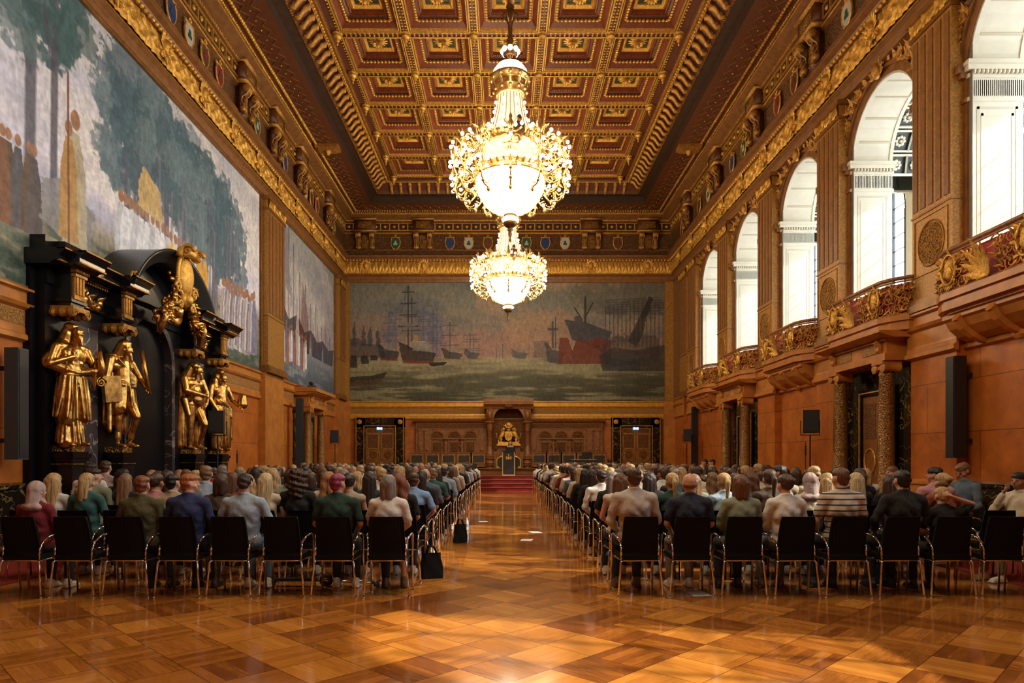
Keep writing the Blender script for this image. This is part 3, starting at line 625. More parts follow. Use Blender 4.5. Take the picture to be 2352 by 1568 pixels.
wt = vnoise(270, 360, 22, 4, 2.6, .4); cv.put(np.clip((wt-.5)*7, 0, 1)*(cv.Y < .3), lin((146,146,142)), .5)
for x, t in ((.06,.97),(.12,1),(.2,.9),(.3,.75),(.4,.7),(.5,.6),(.6,.62),(.72,.5),(.8,.52),(.9,.45)):
    cv.line(x, .3, x, t, .007, lin((62,58,60)), .8); cv.line(x, t, x+.08, .3, .003, lin((70,66,66)), .6); cv.line(x, t, x-.08, .3, .003, lin((70,66,66)), .6)
cv.poly([(.02, .95), (.1, .97), (.16, .55), (.04, .6)], lin((122,116,118)), .7); cv.poly([(.3, .3), (.35, .72), (.45, .5), (.47, .3)], lin((116,84,74)), .7); cv.poly([(.6, .3), (.62, .5), (.7, .3)], lin((130,110,104)), .7)
for x0, x1, h, c in ((0,.25,.2,(58,54,58)),(.28,.5,.15,(70,50,44)),(.5,.75,.12,(64,62,70)),(.74,1,.1,(70,74,80))): cv.poly([(x0, .3+h), (x0+.02, .24), (x1-.03, .24), (x1, .3+h*.8), ((x0+x1)/2, .3+h*.5)], lin(c), .9)
for k in range(14): robed(cv, .02+.03*k, .1+.05*rng.rand(), .24, [(170,160,150), (200,198,192), (110,104,120), (150,90,70)][k % 4])
mural(cv, (XL+.06, 26.5, ZP0+.03), (0,1,0), 8.2, h_, 'smaller harbour mural with sailing boats on the left wall beyond the pilaster')

# ---------------------------------------------------------------- walls
def ledge_prof(side):    # dado cornice profile (offset, z)
    return [(.0,3.62),(.10,3.66),(.10,3.74),(.05,3.78),(.05,3.86),(.04,3.9),(.04,4.2),(.12,4.24),(.16,4.3),(.08,4.33),(.08,4.52),(.16,4.54),(.16,4.58),(.0,4.6)]
def base_prof(): return [(.0,.0),(.16,.0),(.16,.36),(.12,.40),(.12,.44),(.08,.5),(.08,.95),(.12,.98),(.12,1.04),(.0,1.08)]
wl = struct('wall_left')
mb = MB(); mb.box(XL-.4, XL, YB, YE+.4, 0, 16); mb.build('wall_face', STONE, wl)
we = struct('wall_back')
mb = MB(); mb.box(XL-.4, XR+.4, YE, YE+.4, 0, 16); mb.build('wall_face', STONE, we)
wf = struct('wall_front')
mb = MB(); mb.box(XL-.4, XR+.4, YB-.4, YB, 0, 16); mb.build('wall_face', STONE, wf)
wr = struct('wall_right')
def dado(parent, x=None, y=None, sg=1, a=0, b=1):
    for prof, m, nm in ((ledge_prof(0), STONEP, 'dado_cornice'), (base_prof(), VERDE, 'plinth_course')):
        mb = MB()
        if x is not None: mb.prism([(x+sg*u, z) for u, z in prof], a, b, 'y')
        else: mb.prism([(y-u, z) for u, z in prof], a, b, 'x')
        mb.build(nm, m, parent)
    mb = MB()
    if x is not None: mb.box(min(x+sg*.04, x+sg*.048), max(x+sg*.04, x+sg*.048), a, b, 3.92, 4.18)
    else: mb.box(a, b, y-.048, y-.03, 3.92, 4.18)
    mb.build('carved_band', STONEO, parent)
dado(wl, x=XL, sg=1, a=YB, b=12.5); dado(wl, x=XL, sg=1, a=20.05, b=28.2); dado(wl, x=XL, sg=1, a=31.2, b=YE)
STONEP_, STONEP = STONEP, GILTS_BRIGHT
dado(we, y=YE, a=XL, b=XR)
STONEP = STONEP_
dado(wr, x=XR, sg=-1, a=YB, b=14.8); dado(wr, x=XR, sg=-1, a=17.9, b=23.8); dado(wr, x=XR, sg=-1, a=26.9, b=YE)
# brown wood frames round murals, upper left wall pilasters
def upper_pilaster(parent, x, sg, y0, y1, d=.26, medal=True, fl=True, cap=True):
    """leather-covered pilaster between z 4.6 and 10.9; sg = direction of projection"""
    f = x+sg*d; lo, hi = min(x, f), max(x, f)
    mb = MB(); mb.cur = 0; mb.box(lo, hi, y0, y1, 4.6, 10.9)
    g = .05; n = 5; w = (y1-y0); 
    mb.cur = 1
    if fl:
        for k in range(n):
            yc = y0+w*(k+.5)/n; r = w/n*.30; mb.box(f-.004 if sg > 0 else f-.02, f+.02 if sg > 0 else f+.004, yc-r, yc+r, 6.75, 10.35)
    o = mb.build('pilaster', [LEATH, WOODM], parent)
    mb = MB(); e = .06
    for z0, z1, ee in ((4.6, 4.75, .12), (4.75, 4.85, .07), (6.62, 6.66, .02), (10.42, 10.5, .05), (10.78, 10.9, .10)): mb.box(min(x, f+sg*ee), max(x, f+sg*ee), y0-ee, y1+ee, z0, z1)
    mb.build('pilaster_moulding', WOODG, o)
    if cap: relief_grid('capital_ornament', (f+sg*.02, y0, 10.5), (0,1,0), (0,0,1), (sg,0,0), w, .28, .03, .03, palmettes(w/3, .28), .06, GOLD, o)
    if medal:
        mb = MB(); yc = (y0+y1)/2
        def oval(ry, rz, r, m): mb.cur = m; mb.tube([(f+sg*.012, yc+ry*math.cos(2*PI*i/24), 5.95+rz*math.sin(2*PI*i/24)) for i in range(25)], r, 5)
        oval(w*.33, .46, .018, 0); mb.cur = 0
        for i in range(4):
            c = [(w*.42, 5.36), (w*.42, 6.54), (-w*.42, 6.54), (-w*.42, 5.36)]; a, b_ = c[i], c[(i+1) % 4]; mb.tube([(f+sg*.01, yc+a[0], a[1]), (f+sg*.01, yc+b_[0], b_[1])], .015, 4)
        mb.cur = 1; P = [(yc+w*.3*math.cos(2*PI*i/24), 5.95+.42*math.sin(2*PI*i/24)) for i in range(24)]; mb.prism(P, f-.002 if sg > 0 else f-.012, f+.012 if sg > 0 else f+.002, 'x')
        mb.build('medallion', [GOLDD, GOLDF], o)
    return o
upper_pilaster(wl, XL, 1, 24.4, 26.2, .30, medal=False); upper_pilaster(wl, XL, 1, 35.0, 36.3, .3, medal=False)
mb = MB(); mb.box(XL, XL+.24, 24.3, 26.3, 0, 4.6); mb.box(XL, XL+.24, 34.9, 36.5, 0, 4.6)
mb.build('pier', STONEP, wl)
mb = MB()
for y0, y1 in ((7.5, 24.4), (26.2, 34.9)):
    mb.box(XL, XL+.1, y0, y1, 4.58, 4.64)
    for a, b_, r in ((y0, y0+.14, .12), (y1-.14, y1, .12)): mb.box(XL, XL+r, a, b_, 4.6, 10.95)
    mb.box(XL, XL+.14, y0, y1, 10.86, 10.95)
mb.build('mural_frame', WOODG, wl)
mb = MB()
for a, b_ in ((-8.5, -8.31), (8.57, 8.8)): mb.box(a, b_, YE-.16, YE, 4.6, 10.95)
mb.box(-8.5, 8.8, YE-.14, YE, 10.9, 10.96)
mb.build('mural_frame', WOODM, we)
mb = MB(); mb.box(XL, XL+.5, YE-.3, YE, 4.6, 10.9); mb.box(XR-.55, XR, YE-.3, YE, 4.6, 10.9); mb.build('corner_pilaster', LEATH, we)
mb = MB(); mb.box(XL, XL+.55, YE-.26, YE, 0, 4.6); mb.box(XR-.6, XR, YE-.26, YE, 0, 4.6); mb.build('pier', STONEP, we)

# right wall with arched openings: half width 1.45, spring 9.15, radius 1.45, sill 4.62
def arch_pts(c, r, zs, n=20): return [(c+r*math.cos(PI-PI*i/n), zs+r*math.sin(PI-PI*i/n)) for i in range(n+1)]
def wall_with_arches(mb, x0, x1, centres, hw, zs, sill, y0, y1, z0, z1):
    mb.box(x0, x1, y0, y1, z0, sill); prev = y0
    for c in centres:
        mb.box(x0, x1, prev, c-hw, sill, z1)
        P = arch_pts(c, hw, zs); m = len(P)
        for i in range(m-1):
            (a, za), (b_, zb) = P[i], P[i+1]
            vs = [(x, a, za) for x in (x0, x1)]+[(x, b_, zb) for x in (x0, x1)]+[(x, a, z1) for x in (x0, x1)]+[(x, b_, z1) for x in (x0, x1)]
            mb.add(vs, [(0,1,3,2), (0,2,6,4), (1,5,7,3), (4,6,7,5)])
        prev = c+hw
    mb.box(x0, x1, prev, y1, sill, z1)
mb = MB(); mb.cur = 0; wall_with_arches(mb, XR, XR+.03, BAYS, 1.45, 9.15, 4.62, YB, YE+.4, 0, 16)
mb.build('wall_face', STONEP, wr)
mb = MB(); wall_with_arches(mb, XR+.03, 10.08, BAYS, 1.42, 9.15, 4.6, YB, YE+.4, 0, 16); mb.build('gallery_pier_wall', CREAM, wr)
mb = MB(); wall_with_arches(mb, 11.45, 11.65, BAYS, 1.35, 8.7, 5.3, YB, YE+.4, 0, 16); mb.build('outer_wall', CREAM, wr)
mb = MB(); mb.box(10.08, 11.45, YB, YE+.4, 4.4, 4.6); mb.box(10.08, 11.45, YB, YE+.4, 11.2, 11.4); mb.box(10.0, 11.6, YE+.1, YE+.4, 0, 16); mb.box(10.0, 11.6, YB-.1, YB, 0, 16); mb.build('gallery_floor', CREAM, wr)
mb = MB(); mb.box(XR, XR+.008, YB, YE, 0, 4.6); mb.M = Matrix.Translation((-.008, 0, 0))
wr_low = MB(); wr_low.box(XR-.02, XR, YB, YE, 0, 4.6); wr_low.build('lower_wall_face', STONE, wr)
# coffered gallery arches with rosettes, panels on jambs and intrados
def jamb():
    mb = MB()   # local origin: opening centre y, x = XR
    for s in (-1, 1):
        y = s*1.45
        def pan(x0, x1, z0, z1, m):
            t = .05; mb.cur = m
            for a, b_, c, d in ((x0, x1, z0, z0+t), (x0, x1, z1-t, z1), (x0, x0+t, z0, z1), (x1-t, x1, z0, z1)): mb.box(a, b_, min(y, y-s*.035), max(y, y-s*.035), c, d)
        pan(.12, .92, 4.85, 8.35, 1); pan(.2, .84, 4.98, 8.22, 0)
        mb.cur = 2; mb.box(.25, .79, min(y, y-s*.012), max(y, y-s*.012), 5.03, 8.17)
        mb.cur = 0
        for z0, z1, e in ((8.45, 8.53, .05), (8.9, 8.98, .06), (9.03, 9.12, .13), (9.12, 9.2, .18)): mb.box(-.03-e*.6, 1.06, min(y, y-s*e), max(y, y-s*e), z0, z1)
        mb.cur = 1
        for k in range(26): mb.box(.02+k*.04, .04+k*.04, min(y, y-s*.03), max(y, y-s*.03), 8.56, 8.87)
        mb.cur = 0
        for k in range(13): mb.ball((.03+k*.082, y-s*.1, 9.0), (.034, .04, .045), 6, 4)
    n = 8
    for i in range(n):
        for a0, a1, x0, x1, rr, m in ((i/n+.008, (i+1)/n-.008, .14, .90, .02, 2),):
            q = [(1.45-rr)*1 for _ in (0,)][0]; vs = []
            mm = 4
            for j in range(mm+1):
                a = PI*(a0+(a1-a0)*j/mm)
                for x in (x0, x1): vs.append((x, -q*math.cos(a), 9.15+q*math.sin(a)))
            mb.cur = m; mb.add(vs, [(2*j, 2*j+1, 2*j+3, 2*j+2) for j in range(mm)])
    for x0, x1 in ((-.01, .1), (.94, 1.03)):
        mb.cur = 0; vs = []; mm = 24
        for j in range(mm+1):
            a = PI*j/mm
            for x in (x0, x1): vs.append((x, -1.40*math.cos(a), 9.15+1.40*math.sin(a)))
        mb.add(vs, [(2*j, 2*j+1, 2*j+3, 2*j+2) for j in range(mm)])
        for x in (x0, x1):
            vs = []
            for j in range(mm+1):
                a = PI*j/mm
                for r in (1.40, 1.46): vs.append((x, -r*math.cos(a), 9.15+r*math.sin(a)))
            mb.add(vs, [(2*j, 2*j+1, 2*j+3, 2*j+2) for j in range(mm)])
    for i in range(n+1):
        a = PI*i/n; mb.cur = 1; mb.tube([(x, -1.42*math.cos(a), 9.15+1.42*math.sin(a)) for x in (.1, .94)], .03, 6)
    return mb.build('jamb_panelling', [CREAM, mat('cream_moulding', (.55, .47, .34), .55), CREAMO], wr)
def gallery_arch():
    mb = MB()
    for i in range(9):
        a = PI*(i+.5)/9; c = (.0, -1.7*math.cos(a), 1.7*math.sin(a)); nrm = Vector((0, math.cos(a), -math.sin(a)))
        for x in (1.25, 1.75, 2.2):
            p = Vector((x, c[1], c[2]+9.15-.2)); mb.cur = 1
            M = Matrix.Translation(p) @ nrm.to_track_quat('Z', 'Y').to_matrix().to_4x4(); mb.M = M; mb.cbox((0, 0, .0), (.5, .42, .02)); mb.cur = 0
            for q in range(8):
                b_ = 2*PI*q/8; mb.ball((.1*math.cos(b_), .1*math.sin(b_), .04), (.05, .05, .03), 5, 3)
            mb.ball((0, 0, .06), .05, 5, 3)
            for q in (-1, 1): mb.cbox((q*.25, 0, .04), (.05, .48, .08)); mb.cbox((0, q*.24, .04), (.5, .05, .08))
            mb.M = None
    return mb.build('coffered_gallery_arch', [CREAM, mat('dark_coffer', (.05, .055, .045), .6)], wr)
def window():
    root = struct('window_1'); mb = MB()
    mb.cur = 0
    for y in (-1.3, 1.3): mb.box(-.05, .05, y-.05, y+.05, 5.3, 8.7)
    mb.tube([(0, y, z) for y, z in arch_pts(0, 1.3, 8.7)], .05, 6)
    for y in (-.65, 0, .65): mb.box(-.03, .03, y-.03, y+.03, 5.3, 9.8 if y == 0 else 9.6)
    for k in range(9): mb.box(-.02, .02, -1.3, 1.3, 5.5+k*.42, 5.52+k*.42)
    mb.box(-.06, .06, -1.3, 1.3, 5.95, 6.12)
    f = mb.build('window_frame', mat('window_lead', (.02, .025, .03), .4), root)
    m, nt, b = mk('window_glass'); nt.nodes.remove(b); out = [n for n in nt.nodes if n.type == 'OUTPUT_MATERIAL'][0]
    t = node(nt, 'ShaderNodeBsdfTransparent'); t.inputs[0].default_value = (.92, .95, .97, 1); g = node(nt, 'ShaderNodeBsdfGlossy'); g.inputs['Roughness'].default_value = .05; x = node(nt, 'ShaderNodeMixShader'); x.inputs[0].default_value = .06
    nt.links.new(t.outputs[0], x.inputs[1]); nt.links.new(g.outputs[0], x.inputs[2]); nt.links.new(x.outputs[0], out.inputs[0])
    mb = MB(); mb.add([(0, -1.3, 5.3), (0, 1.3, 5.3)]+[(0, y, z) for y, z in reversed(arch_pts(0, 1.3, 8.7))], [tuple(range(23))]); mb.build('pane', m, root)
    return root
def surround():     # brown archivolt, spandrel ornament on the hall side
    mb = MB(); mb.cur = 0; mm = 28
    for r0, r1, d in ((1.45, 1.60, .05), (1.60, 1.68, .10)):
        for ra, rb, xa, xb in ((r0, r1, -d, -d), (r1, r1, -d, 0), (r0, r0, 0, -d)):
            vs = []
            for j in range(mm+1):
                a = PI*j/mm
                for r, x in ((ra, xa), (rb, xb)): vs.append((x, -r*math.cos(a), 9.15+r*math.sin(a)))
            mb.add(vs, [(2*j, 2*j+1, 2*j+3, 2*j+2) for j in range(mm)])
        for s in (-1, 1): mb.box(-d, 0, min(s*r0, s*r1), max(s*r0, s*r1), 4.6, 9.15)
    for s in (-1, 1):
        for z0, z1, e in ((8.45, 8.52, .04), (8.92, 9.02, .10), (9.02, 9.2, .16)): mb.box(-.06-e, 0, min(s*1.44, s*1.7), max(s*1.44, s*1.7), z0, z1)
    o = mb.build('archivolt', [WOODM], wr)
    mb = MB()
    for j in range(22):
        a = PI*(j+.5)/22; d = (0, -math.cos(a), math.sin(a)); p = (-.08, -1.72*math.cos(a), 9.15+1.72*math.sin(a)); mb.leaf(p, d, (-1, 0, 0), .2, .16, .4, 5)
    for s in (-1, 1):
        for (yy, zz, R, a0) in ((1.25, 10.5, .2, 0), (1.5, 10.15, .16, 2), (.9, 10.68, .14, 1), (1.62, 9.8, .12, 4), (1.6, 10.6, .14, 2.5)):
            mb.spiral((-.1, s*yy, zz), (0,s,0), (0,0,1), R, 1.4, .045, a0, 18)
            for q in range(4): a = a0+q*1.6; mb.leaf((-.08, s*yy, zz), (-.2, s*math.cos(a), math.sin(a)), (-1,0,0), R*1.5, R*.7, .3, 5)
        mb.leaf((-.1, s*1.7, 9.75), (0, s*.1, -1), (-1,0,0), .6, .22, .2, 7)
    mb.ball((-.16, 0, 10.78), (.12, .14, .2), 8, 6)
    for k in range(7): a = PI*k/6; mb.leaf((-.12, 0, 10.7), (-.1, math.cos(a), math.sin(a)), (-1, 0, 0), .34, .14, .1, 5)
    mb.build('spandrel_ornament', GOLDD, o, True)
    return o
jb = jamb(); ga = gallery_arch(); su = surround(); wi = window()
for i, b in enumerate(BAYS):
    for o, nm in ((jb, 0), (ga, 0), (su, 1), (wi, 2)):
        c = o if i == 0 else dup(o, o.parent)
        c.location = (11.5 if nm == 2 else XR, b, 0)
        if nm == 2: c.name = 'window_%d' % (i+1)
for y in PIERS: upper_pilaster(wr, XR, -1, y-.68, y+.6, .28)
upper_pilaster(wr, XR, -1, 33.3, 34.6, .2, False)
mb = MB()
for y in PIERS+[34.4]: mb.box(XR-.22, XR-.02, y-.75, y+.75, 0, 4.6)
mb.build('pier', STONE, wr)
mb = MB()
for y in PIERS+[34.4]:
    for prof in (ledge_prof(0), base_prof()): mb.prism([(XR-.22-u, z) for u, z in prof], y-.82, y+.82, 'y')
mb.build('pier_moulding', STONEP, wr)
mb = MB()
for y in PIERS: mb.box(XR-.02, XR-.001, y-.9, y+.9, 4.7, 10.9)
mb.build('pilaster_backing', GREYS, wr)
mb = MB(); mb.box(XR-.12, XR, 31.3, 36.5, 4.6, 10.9); mb.build('end_bay_panel', WOODM, wr)

# ---------------------------------------------------------------- balconies
def balcony():
    root = thing('balcony', 'x', 'balcony'); hw = 1.62; fx_ = -.62; z0, z1 = 4.62, 5.42
    P = [(0, -hw-.12), (fx_*.55, -hw-.05), (fx_*.92, -hw+.22), (fx_-.06, -hw+.5), (fx_-.06, hw-.5), (fx_*.92, hw-.22), (fx_*.55, hw+.05), (0, hw+.12)]
    def grow(k): return [(p[0]*k, p[1]*(1+(k-1)*.35)) for p in P]
    mb = MB()
    for k, a, b in ((1.10, 4.50, 4.62), (1.02, 4.42, 4.50), (1.06, 4.30, 4.42), (.92, 4.24, 4.30)): mb.prism(grow(k), a, b, 'z')
    mb.build('slab', STONEP, root)
    mb = MB(); Q = grow(.88); mb.prism(Q, z0, z1-.1, 'z'); mb.build('velvet_lining', REDV, root)
    mb = MB(); R = grow(1.0)
    mb.tube([(p[0], p[1], z1) for p in R], .045, 8); mb.tube([(p[0], p[1], z1-.07) for p in R], .02, 6); mb.build('handrail', OAK, root, True)
    mb = MB(); L = 0; pts = []
    seg = [(Vector((R[i][0], R[i][1], 0)), Vector((R[i+1][0], R[i+1][1], 0))) for i in range(len(R)-1)]
    rnd = random.Random(3)
    for a, b in seg:
        d = b-a; n = max(1, int(d.length/.17)); t = d.normalized(); nr = Vector((t.y, -t.x, 0)) if False else Vector((-abs(t.y), t.x*(1 if t.y > 0 else -1), 0))
        nr = t.cross(Vector((0,0,1))); nr = -nr if nr.x > 0 or abs(nr.x) < 1e-3 and nr.y*(a.y) < 0 else nr
        for k in range(n+1):
            for zc in (z0+.14, z0+.36, z0+.58):
                p = a+d*((k+rnd.random()*.4)/(n+.4))+Vector((0,0,zc))+nr*.02
                if abs(p.y) < .26 and abs(p.x) > .5: continue
                sg = 1 if (k % 2) else -1
                mb.spiral(p, t*sg, (0,0,1), .10+.05*rnd.random(), 1.5, .015, rnd.random()*6, 18, sg)
                for q in range(2):
                    an = rnd.random()*6.28; dd = t*math.cos(an)+Vector((0,0,1))*math.sin(an); mb.leaf(p, dd+nr*.2, nr, .15, .05, .35, 5)
    mb.build('scroll_ornament', GOLDD, root, True)
    mb = MB(); nr = Vector((-1, 0, 0)); c = Vector((fx_-.1, 0, z0+.06))
    for an, Lf, wd in ((0, .66, .20), (.42, .58, .18), (-.42, .58, .18), (.85, .46, .17), (-.85, .46, .17), (1.3, .36, .15), (-1.3, .36, .15), (.2, .4, .14), (-.2, .4, .14)):
        mb.leaf(c, (-.12, math.sin(an), math.cos(an)), nr, Lf, wd, .28, 9)
    mb.ball(c, (.05, .14, .06), 8, 5); mb.build('acanthus', GOLD, root, True)
    for y in (-.95, .95):
        mb = MB()
        mb.ball((fx_-.08, y, z0+.42), (.07, .13, .2), 10, 6)
        mb.tube([(fx_-.1, y+.2*math.cos(2*PI*i/16), z0+.42+.28*math.sin(2*PI*i/16)) for i in range(17)], .025, 6)
        for k in range(8): a = 2*PI*k/8; mb.leaf((fx_-.07, y+.17*math.cos(a), z0+.42+.24*math.sin(a)), (-.3, math.cos(a), math.sin(a)), nr, .16, .09, .2, 4)
        mb.build('cartouche', GOLD, root, True)
    mb = MB()
    mb.tube([(p[0]*1.02, p[1]*1.0, z0+.02) for p in R], .025, 6); mb.build('foot_rail', GOLDD, root)
    return root
bal = balcony(); W5 = ['nearest the camera, highest in the picture', 'above the nearer column doorway on the right wall', 'third from the camera, between the two column doorways', 'above the farther column doorway on the right wall', 'farthest away, next to the end wall']
for i, b in enumerate(BAYS[4:]):
    c = bal if i == 0 else dup(bal); c.location = (XR-.02, b, 0)
    c['label'] = 'gilded scrollwork balcony lined with red, ' + W5[i]; c['group'] = 'balconies along the window wall'
for b, k in ((11.85, 0), (20.85, 1), (29.85, 2)):      # curved stone corbels under the free balconies
    mb = MB(); pr = [(0, 4.24), (-.58, 4.24), (-.58, 4.16), (-.52, 4.12), (-.44, 3.98), (-.28, 3.84), (-.12, 3.76), (0, 3.74)]
    mb.prism([(XR-.02+p[0], p[1]) for p in pr], b-1.35, b+1.35, 'y')
    for y in (b-.9, b, b+.9): mb.tube([(XR-.02+p[0]*1.05, y, p[1]) for p in pr[2:]], .10, 8)
    mb.ball((XR-.1, b, 3.7), (.1, .16, .12), 8, 5)
    o = mb.build('balcony_corbel', STONEP, None, False); tag(o, 'curved honey stone corbel under the balcony ' + ['nearest the camera', 'between the two column doorways', 'closest to the end wall'][k], 'corbel', 'corbels')
COLM = orna('figured_column_shaft', (.36, .18, .04), (.12, .05, .014), 24., rough=.3, metal=.3, depth=.35)
def column_door(name, x, sg, y, label):
    """marble doorway with two ionic columns on the wall at x; sg is the direction into the room"""
    root = struct(name, (x, y, 0)); root.scale = (sg, 1, 1)
    mb = MB(); mb.cur = 0; mb.box(0, .06, -1.5, 1.5, 0, 3.7); mb.cur = 1
    for a, b in ((-.82, -.66), (.66, .82)): mb.box(.0, .16, a, b, 0, 3.05)
    mb.box(0, .16, -.82, .82, 3.05, 3.2); mb.cur = 2; mb.box(.16, .18, -.75, -.72, 0, 3.1); mb.box(.16, .18, .72, .75, 0, 3.1); mb.box(.16, .18, -.75, .75, 3.1, 3.13)
    mb.build('marble_frame', [VERDE, BLACKM, GOLD], root)
    mb = MB(); mb.cur = 0; mb.box(.02, .1, -.66, .66, 0, 3.05)
    mb.cur = 1
    for s in (-1, 1):
        for z0, z1 in ((.2, .9), (2.0, 2.85)): 
            mb.box(.1, .115, s*.33-.24, s*.33+.24, z0, z1)
        mb.cur = 2; mb.tube([(.12, s*.33+.24*math.cos(2*PI*i/20), 1.45+.3*math.sin(2*PI*i/20)) for i in range(21)], .025, 6); mb.cur = 1
    mb.build('door_leaf', [OAK, OAKO, GOLD], root)
    for s in (-1, 1):
        mb = MB(); c = (.48, s*1.05, 0); mb.lathe([(.0,.0),(.24,0),(.24,.5),(.2,.52),(.24,.58),(.2,.66),(.17,.72),(.172,2.2),(.15,3.35),(.165,3.38),(.15,3.42),(.15,3.5)], c, 18)
        co = mb.build('column', COLM, root, True)
        mb = MB(); mb.cbox((c[0], c[1], 3.64), (.44, .44, .07))
        for q in (-1, 1): mb.lathe([(0,-.2),(.05,-.2),(.11,-.19),(.085,-.06),(.085,.06),(.11,.19),(.05,.2),(0,.2)], (c[0], c[1]+q*.17, 3.53), 12, axis='x')
        mb.box(c[0]-.17, c[0]+.17, c[1]-.17, c[1]+.17, 3.5, 3.61); mb.build('capital', STONEP, co)
        mb = MB(); mb.box(c[0]-.26, c[0]+.26, c[1]-.26, c[1]+.26, 0, .45); mb.build('pedestal', VERDE, co)
    mb = MB(); mb.box(0, .68, -1.34, 1.34, 3.68, 3.84); mb.box(0, .60, -1.26, 1.26, 3.84, 4.12); mb.box(0, .66, -1.32, 1.32, 4.12, 4.16)
    for s in (-1, 1):
        mb.tube([(.6, s*1.05, 3.86), (.66, s*1.05, 3.92), (.64, s*1.05, 4.02), (.74, s*1.05, 4.12)], [.07,.07,.08,.06], 8)
    mb.prism([(.6, 4.16), (.74, 4.2), (.92, 4.26), (.92, 4.3), (0, 4.3), (0, 4.16)], -1.55, 1.55, 'y'); mb.build('entablature', STONEP, root)
    mb = MB(); mb.box(.6, .615, -.85, -.25, 3.88, 4.08); mb.box(.6, .615, .25, .85, 3.88, 4.08); mb.build('carved_tablet', STONEO, root)
    return root
column_door('door_1', XR-.02, -1, 16.35, ''); column_door('door_2', XR-.02, -1, 25.35, '')
d3 = column_door('door_3', XL, 1, 29.7, '')
mb = MB(); mb.box(0, 1.0, -1.6, 1.6, 4.3, 4.42); mb.box(0, .8, -1.4, 1.4, 4.42, 4.5); mb.build('top_slab', STONEP, d3)

# ---------------------------------------------------------------- end wall: doors, panelling, canopy
K = 36.5/1568
def ex(px): return (px-1160)*K
def ez(py): return 1.5+(1054-py)*K
STG = .70
def end_door(n, px):
    root = struct('door_%d' % n, (ex(px), YE, 0)); z0 = STG
    mb = MB(); mb.cur = 0
    for a, b in ((-1.32, -.78), (.78, 1.32)): mb.box(a, b, -.22, 0, 0, 3.75)
    mb.box(-1.32, 1.32, -.22, 0, 3.2, 3.75); mb.cur = 1
    for a, b, c, d in ((-1.32, 1.32, 3.70, 3.74), (-1.28, -1.24, 0, 3.7), (1.24, 1.28, 0, 3.7), (-.86, -.82, 0, 3.25), (.82, .86, 0, 3.25), (-.86, .86, 3.25, 3.29)): mb.box(a, b, -.24, -.2, c, d)
    for s in (-1, 1): mb.ball((s*1.08, -.23, 3.48), (.14, .03, .14), 10, 4)
    mb.build('marble_frame', [VERDE, GOLDD], root)
    for s in (-1, 1):
        mb = MB(); mb.cur = 0; mb.box(min(0, s*.78)+.005, max(0, s*.78)-.005, -.10, -.02, z0, 3.2); c = s*.39; mb.cur = 1
        mb.box(c-.28, c+.28, -.115, -.1, 2.92, 3.1); mb.box(c-.28, c+.28, -.115, -.1, 2.1, 2.8); mb.cur = 2
        for r in (.34, .25): mb.tube([(c+r*math.cos(2*PI*i/24), -.13, 1.72+r*math.sin(2*PI*i/24)) for i in range(25)], .025, 6)
        for a, b, e, f in ((c-.32, c+.32, 2.06, 2.09), (c-.32, c+.32, 2.83, 2.86), (c-.32, c-.29, 2.06, 2.86), (c+.29, c+.32, 2.06, 2.86), (c-.32, c+.32, 3.12, 3.14)): mb.box(a, b, -.125, -.1, e, f)
        mb.cur = 1; mb.ball((c, -.1, 1.72), (.24, .05, .24), 14, 6)
        mb.build('door_leaf', [OAK, OAKO, GOLDD], root)
    return root
end_door(4, 874); end_door(5, 1460)
EXG = emis('exit_sign_glow', (.05, .45, .65), 1.3); EXW = emis('exit_sign_white', (.7, .95, 1), 1.6)
for px, lb in ((873, 'small illuminated blue-green exit sign over the left door of the end wall'), (1459, 'small illuminated blue-green exit sign over the right door of the end wall')):
    r = thing('exit_sign', lb, 'sign', (ex(px), YE-.16, 3.13), 0, 'exit signs over the end wall doors')
    mb = MB(); mb.cbox((0, 0, 0), (.30, .05, .16)); mb.build('housing', EXG, r)
    mb = MB(); mb.cbox((-.08, -.03, 0), (.07, .01, .10)); mb.ball((-.075, -.032, .06), (.02, .008, .02), 6, 4); mb.cbox((.02, -.03, 0), (.07, .01, .03)); mb.prism([(.05, -.04), (.09, 0), (.05, .04)], -.035, -.025, 'y'); mb.cbox((.11, -.03, 0), (.04, .01, .11)); mb.build('pictogram', EXW, r)
def figure_mb(mb, c, h):
    x, y, z = c; mb.lathe([(0,0),(.16*h,0),(.14*h,.1*h),(.10*h,.35*h),(.13*h,.5*h),(.09*h,.62*h),(.14*h,.76*h),(.12*h,.83*h),(.04*h,.86*h),(.07*h,.92*h),(.065*h,.97*h),(0,1.0*h)], c, 8)
    mb.tube([(x-.13*h, y, z+.78*h), (x-.18*h, y-.05*h, z+.62*h), (x-.05*h, y-.12*h, z+.55*h)], .035*h, 5); mb.tube([(x+.13*h, y, z+.78*h), (x+.17*h, y-.04*h, z+.6*h), (x+.12*h, y-.1*h, z+.45*h)], .035*h, 5)
pan = thing('wall_panelling', 'long carved walnut panelling with arched fields behind the dais', 'panelling', (0, YE, 0))
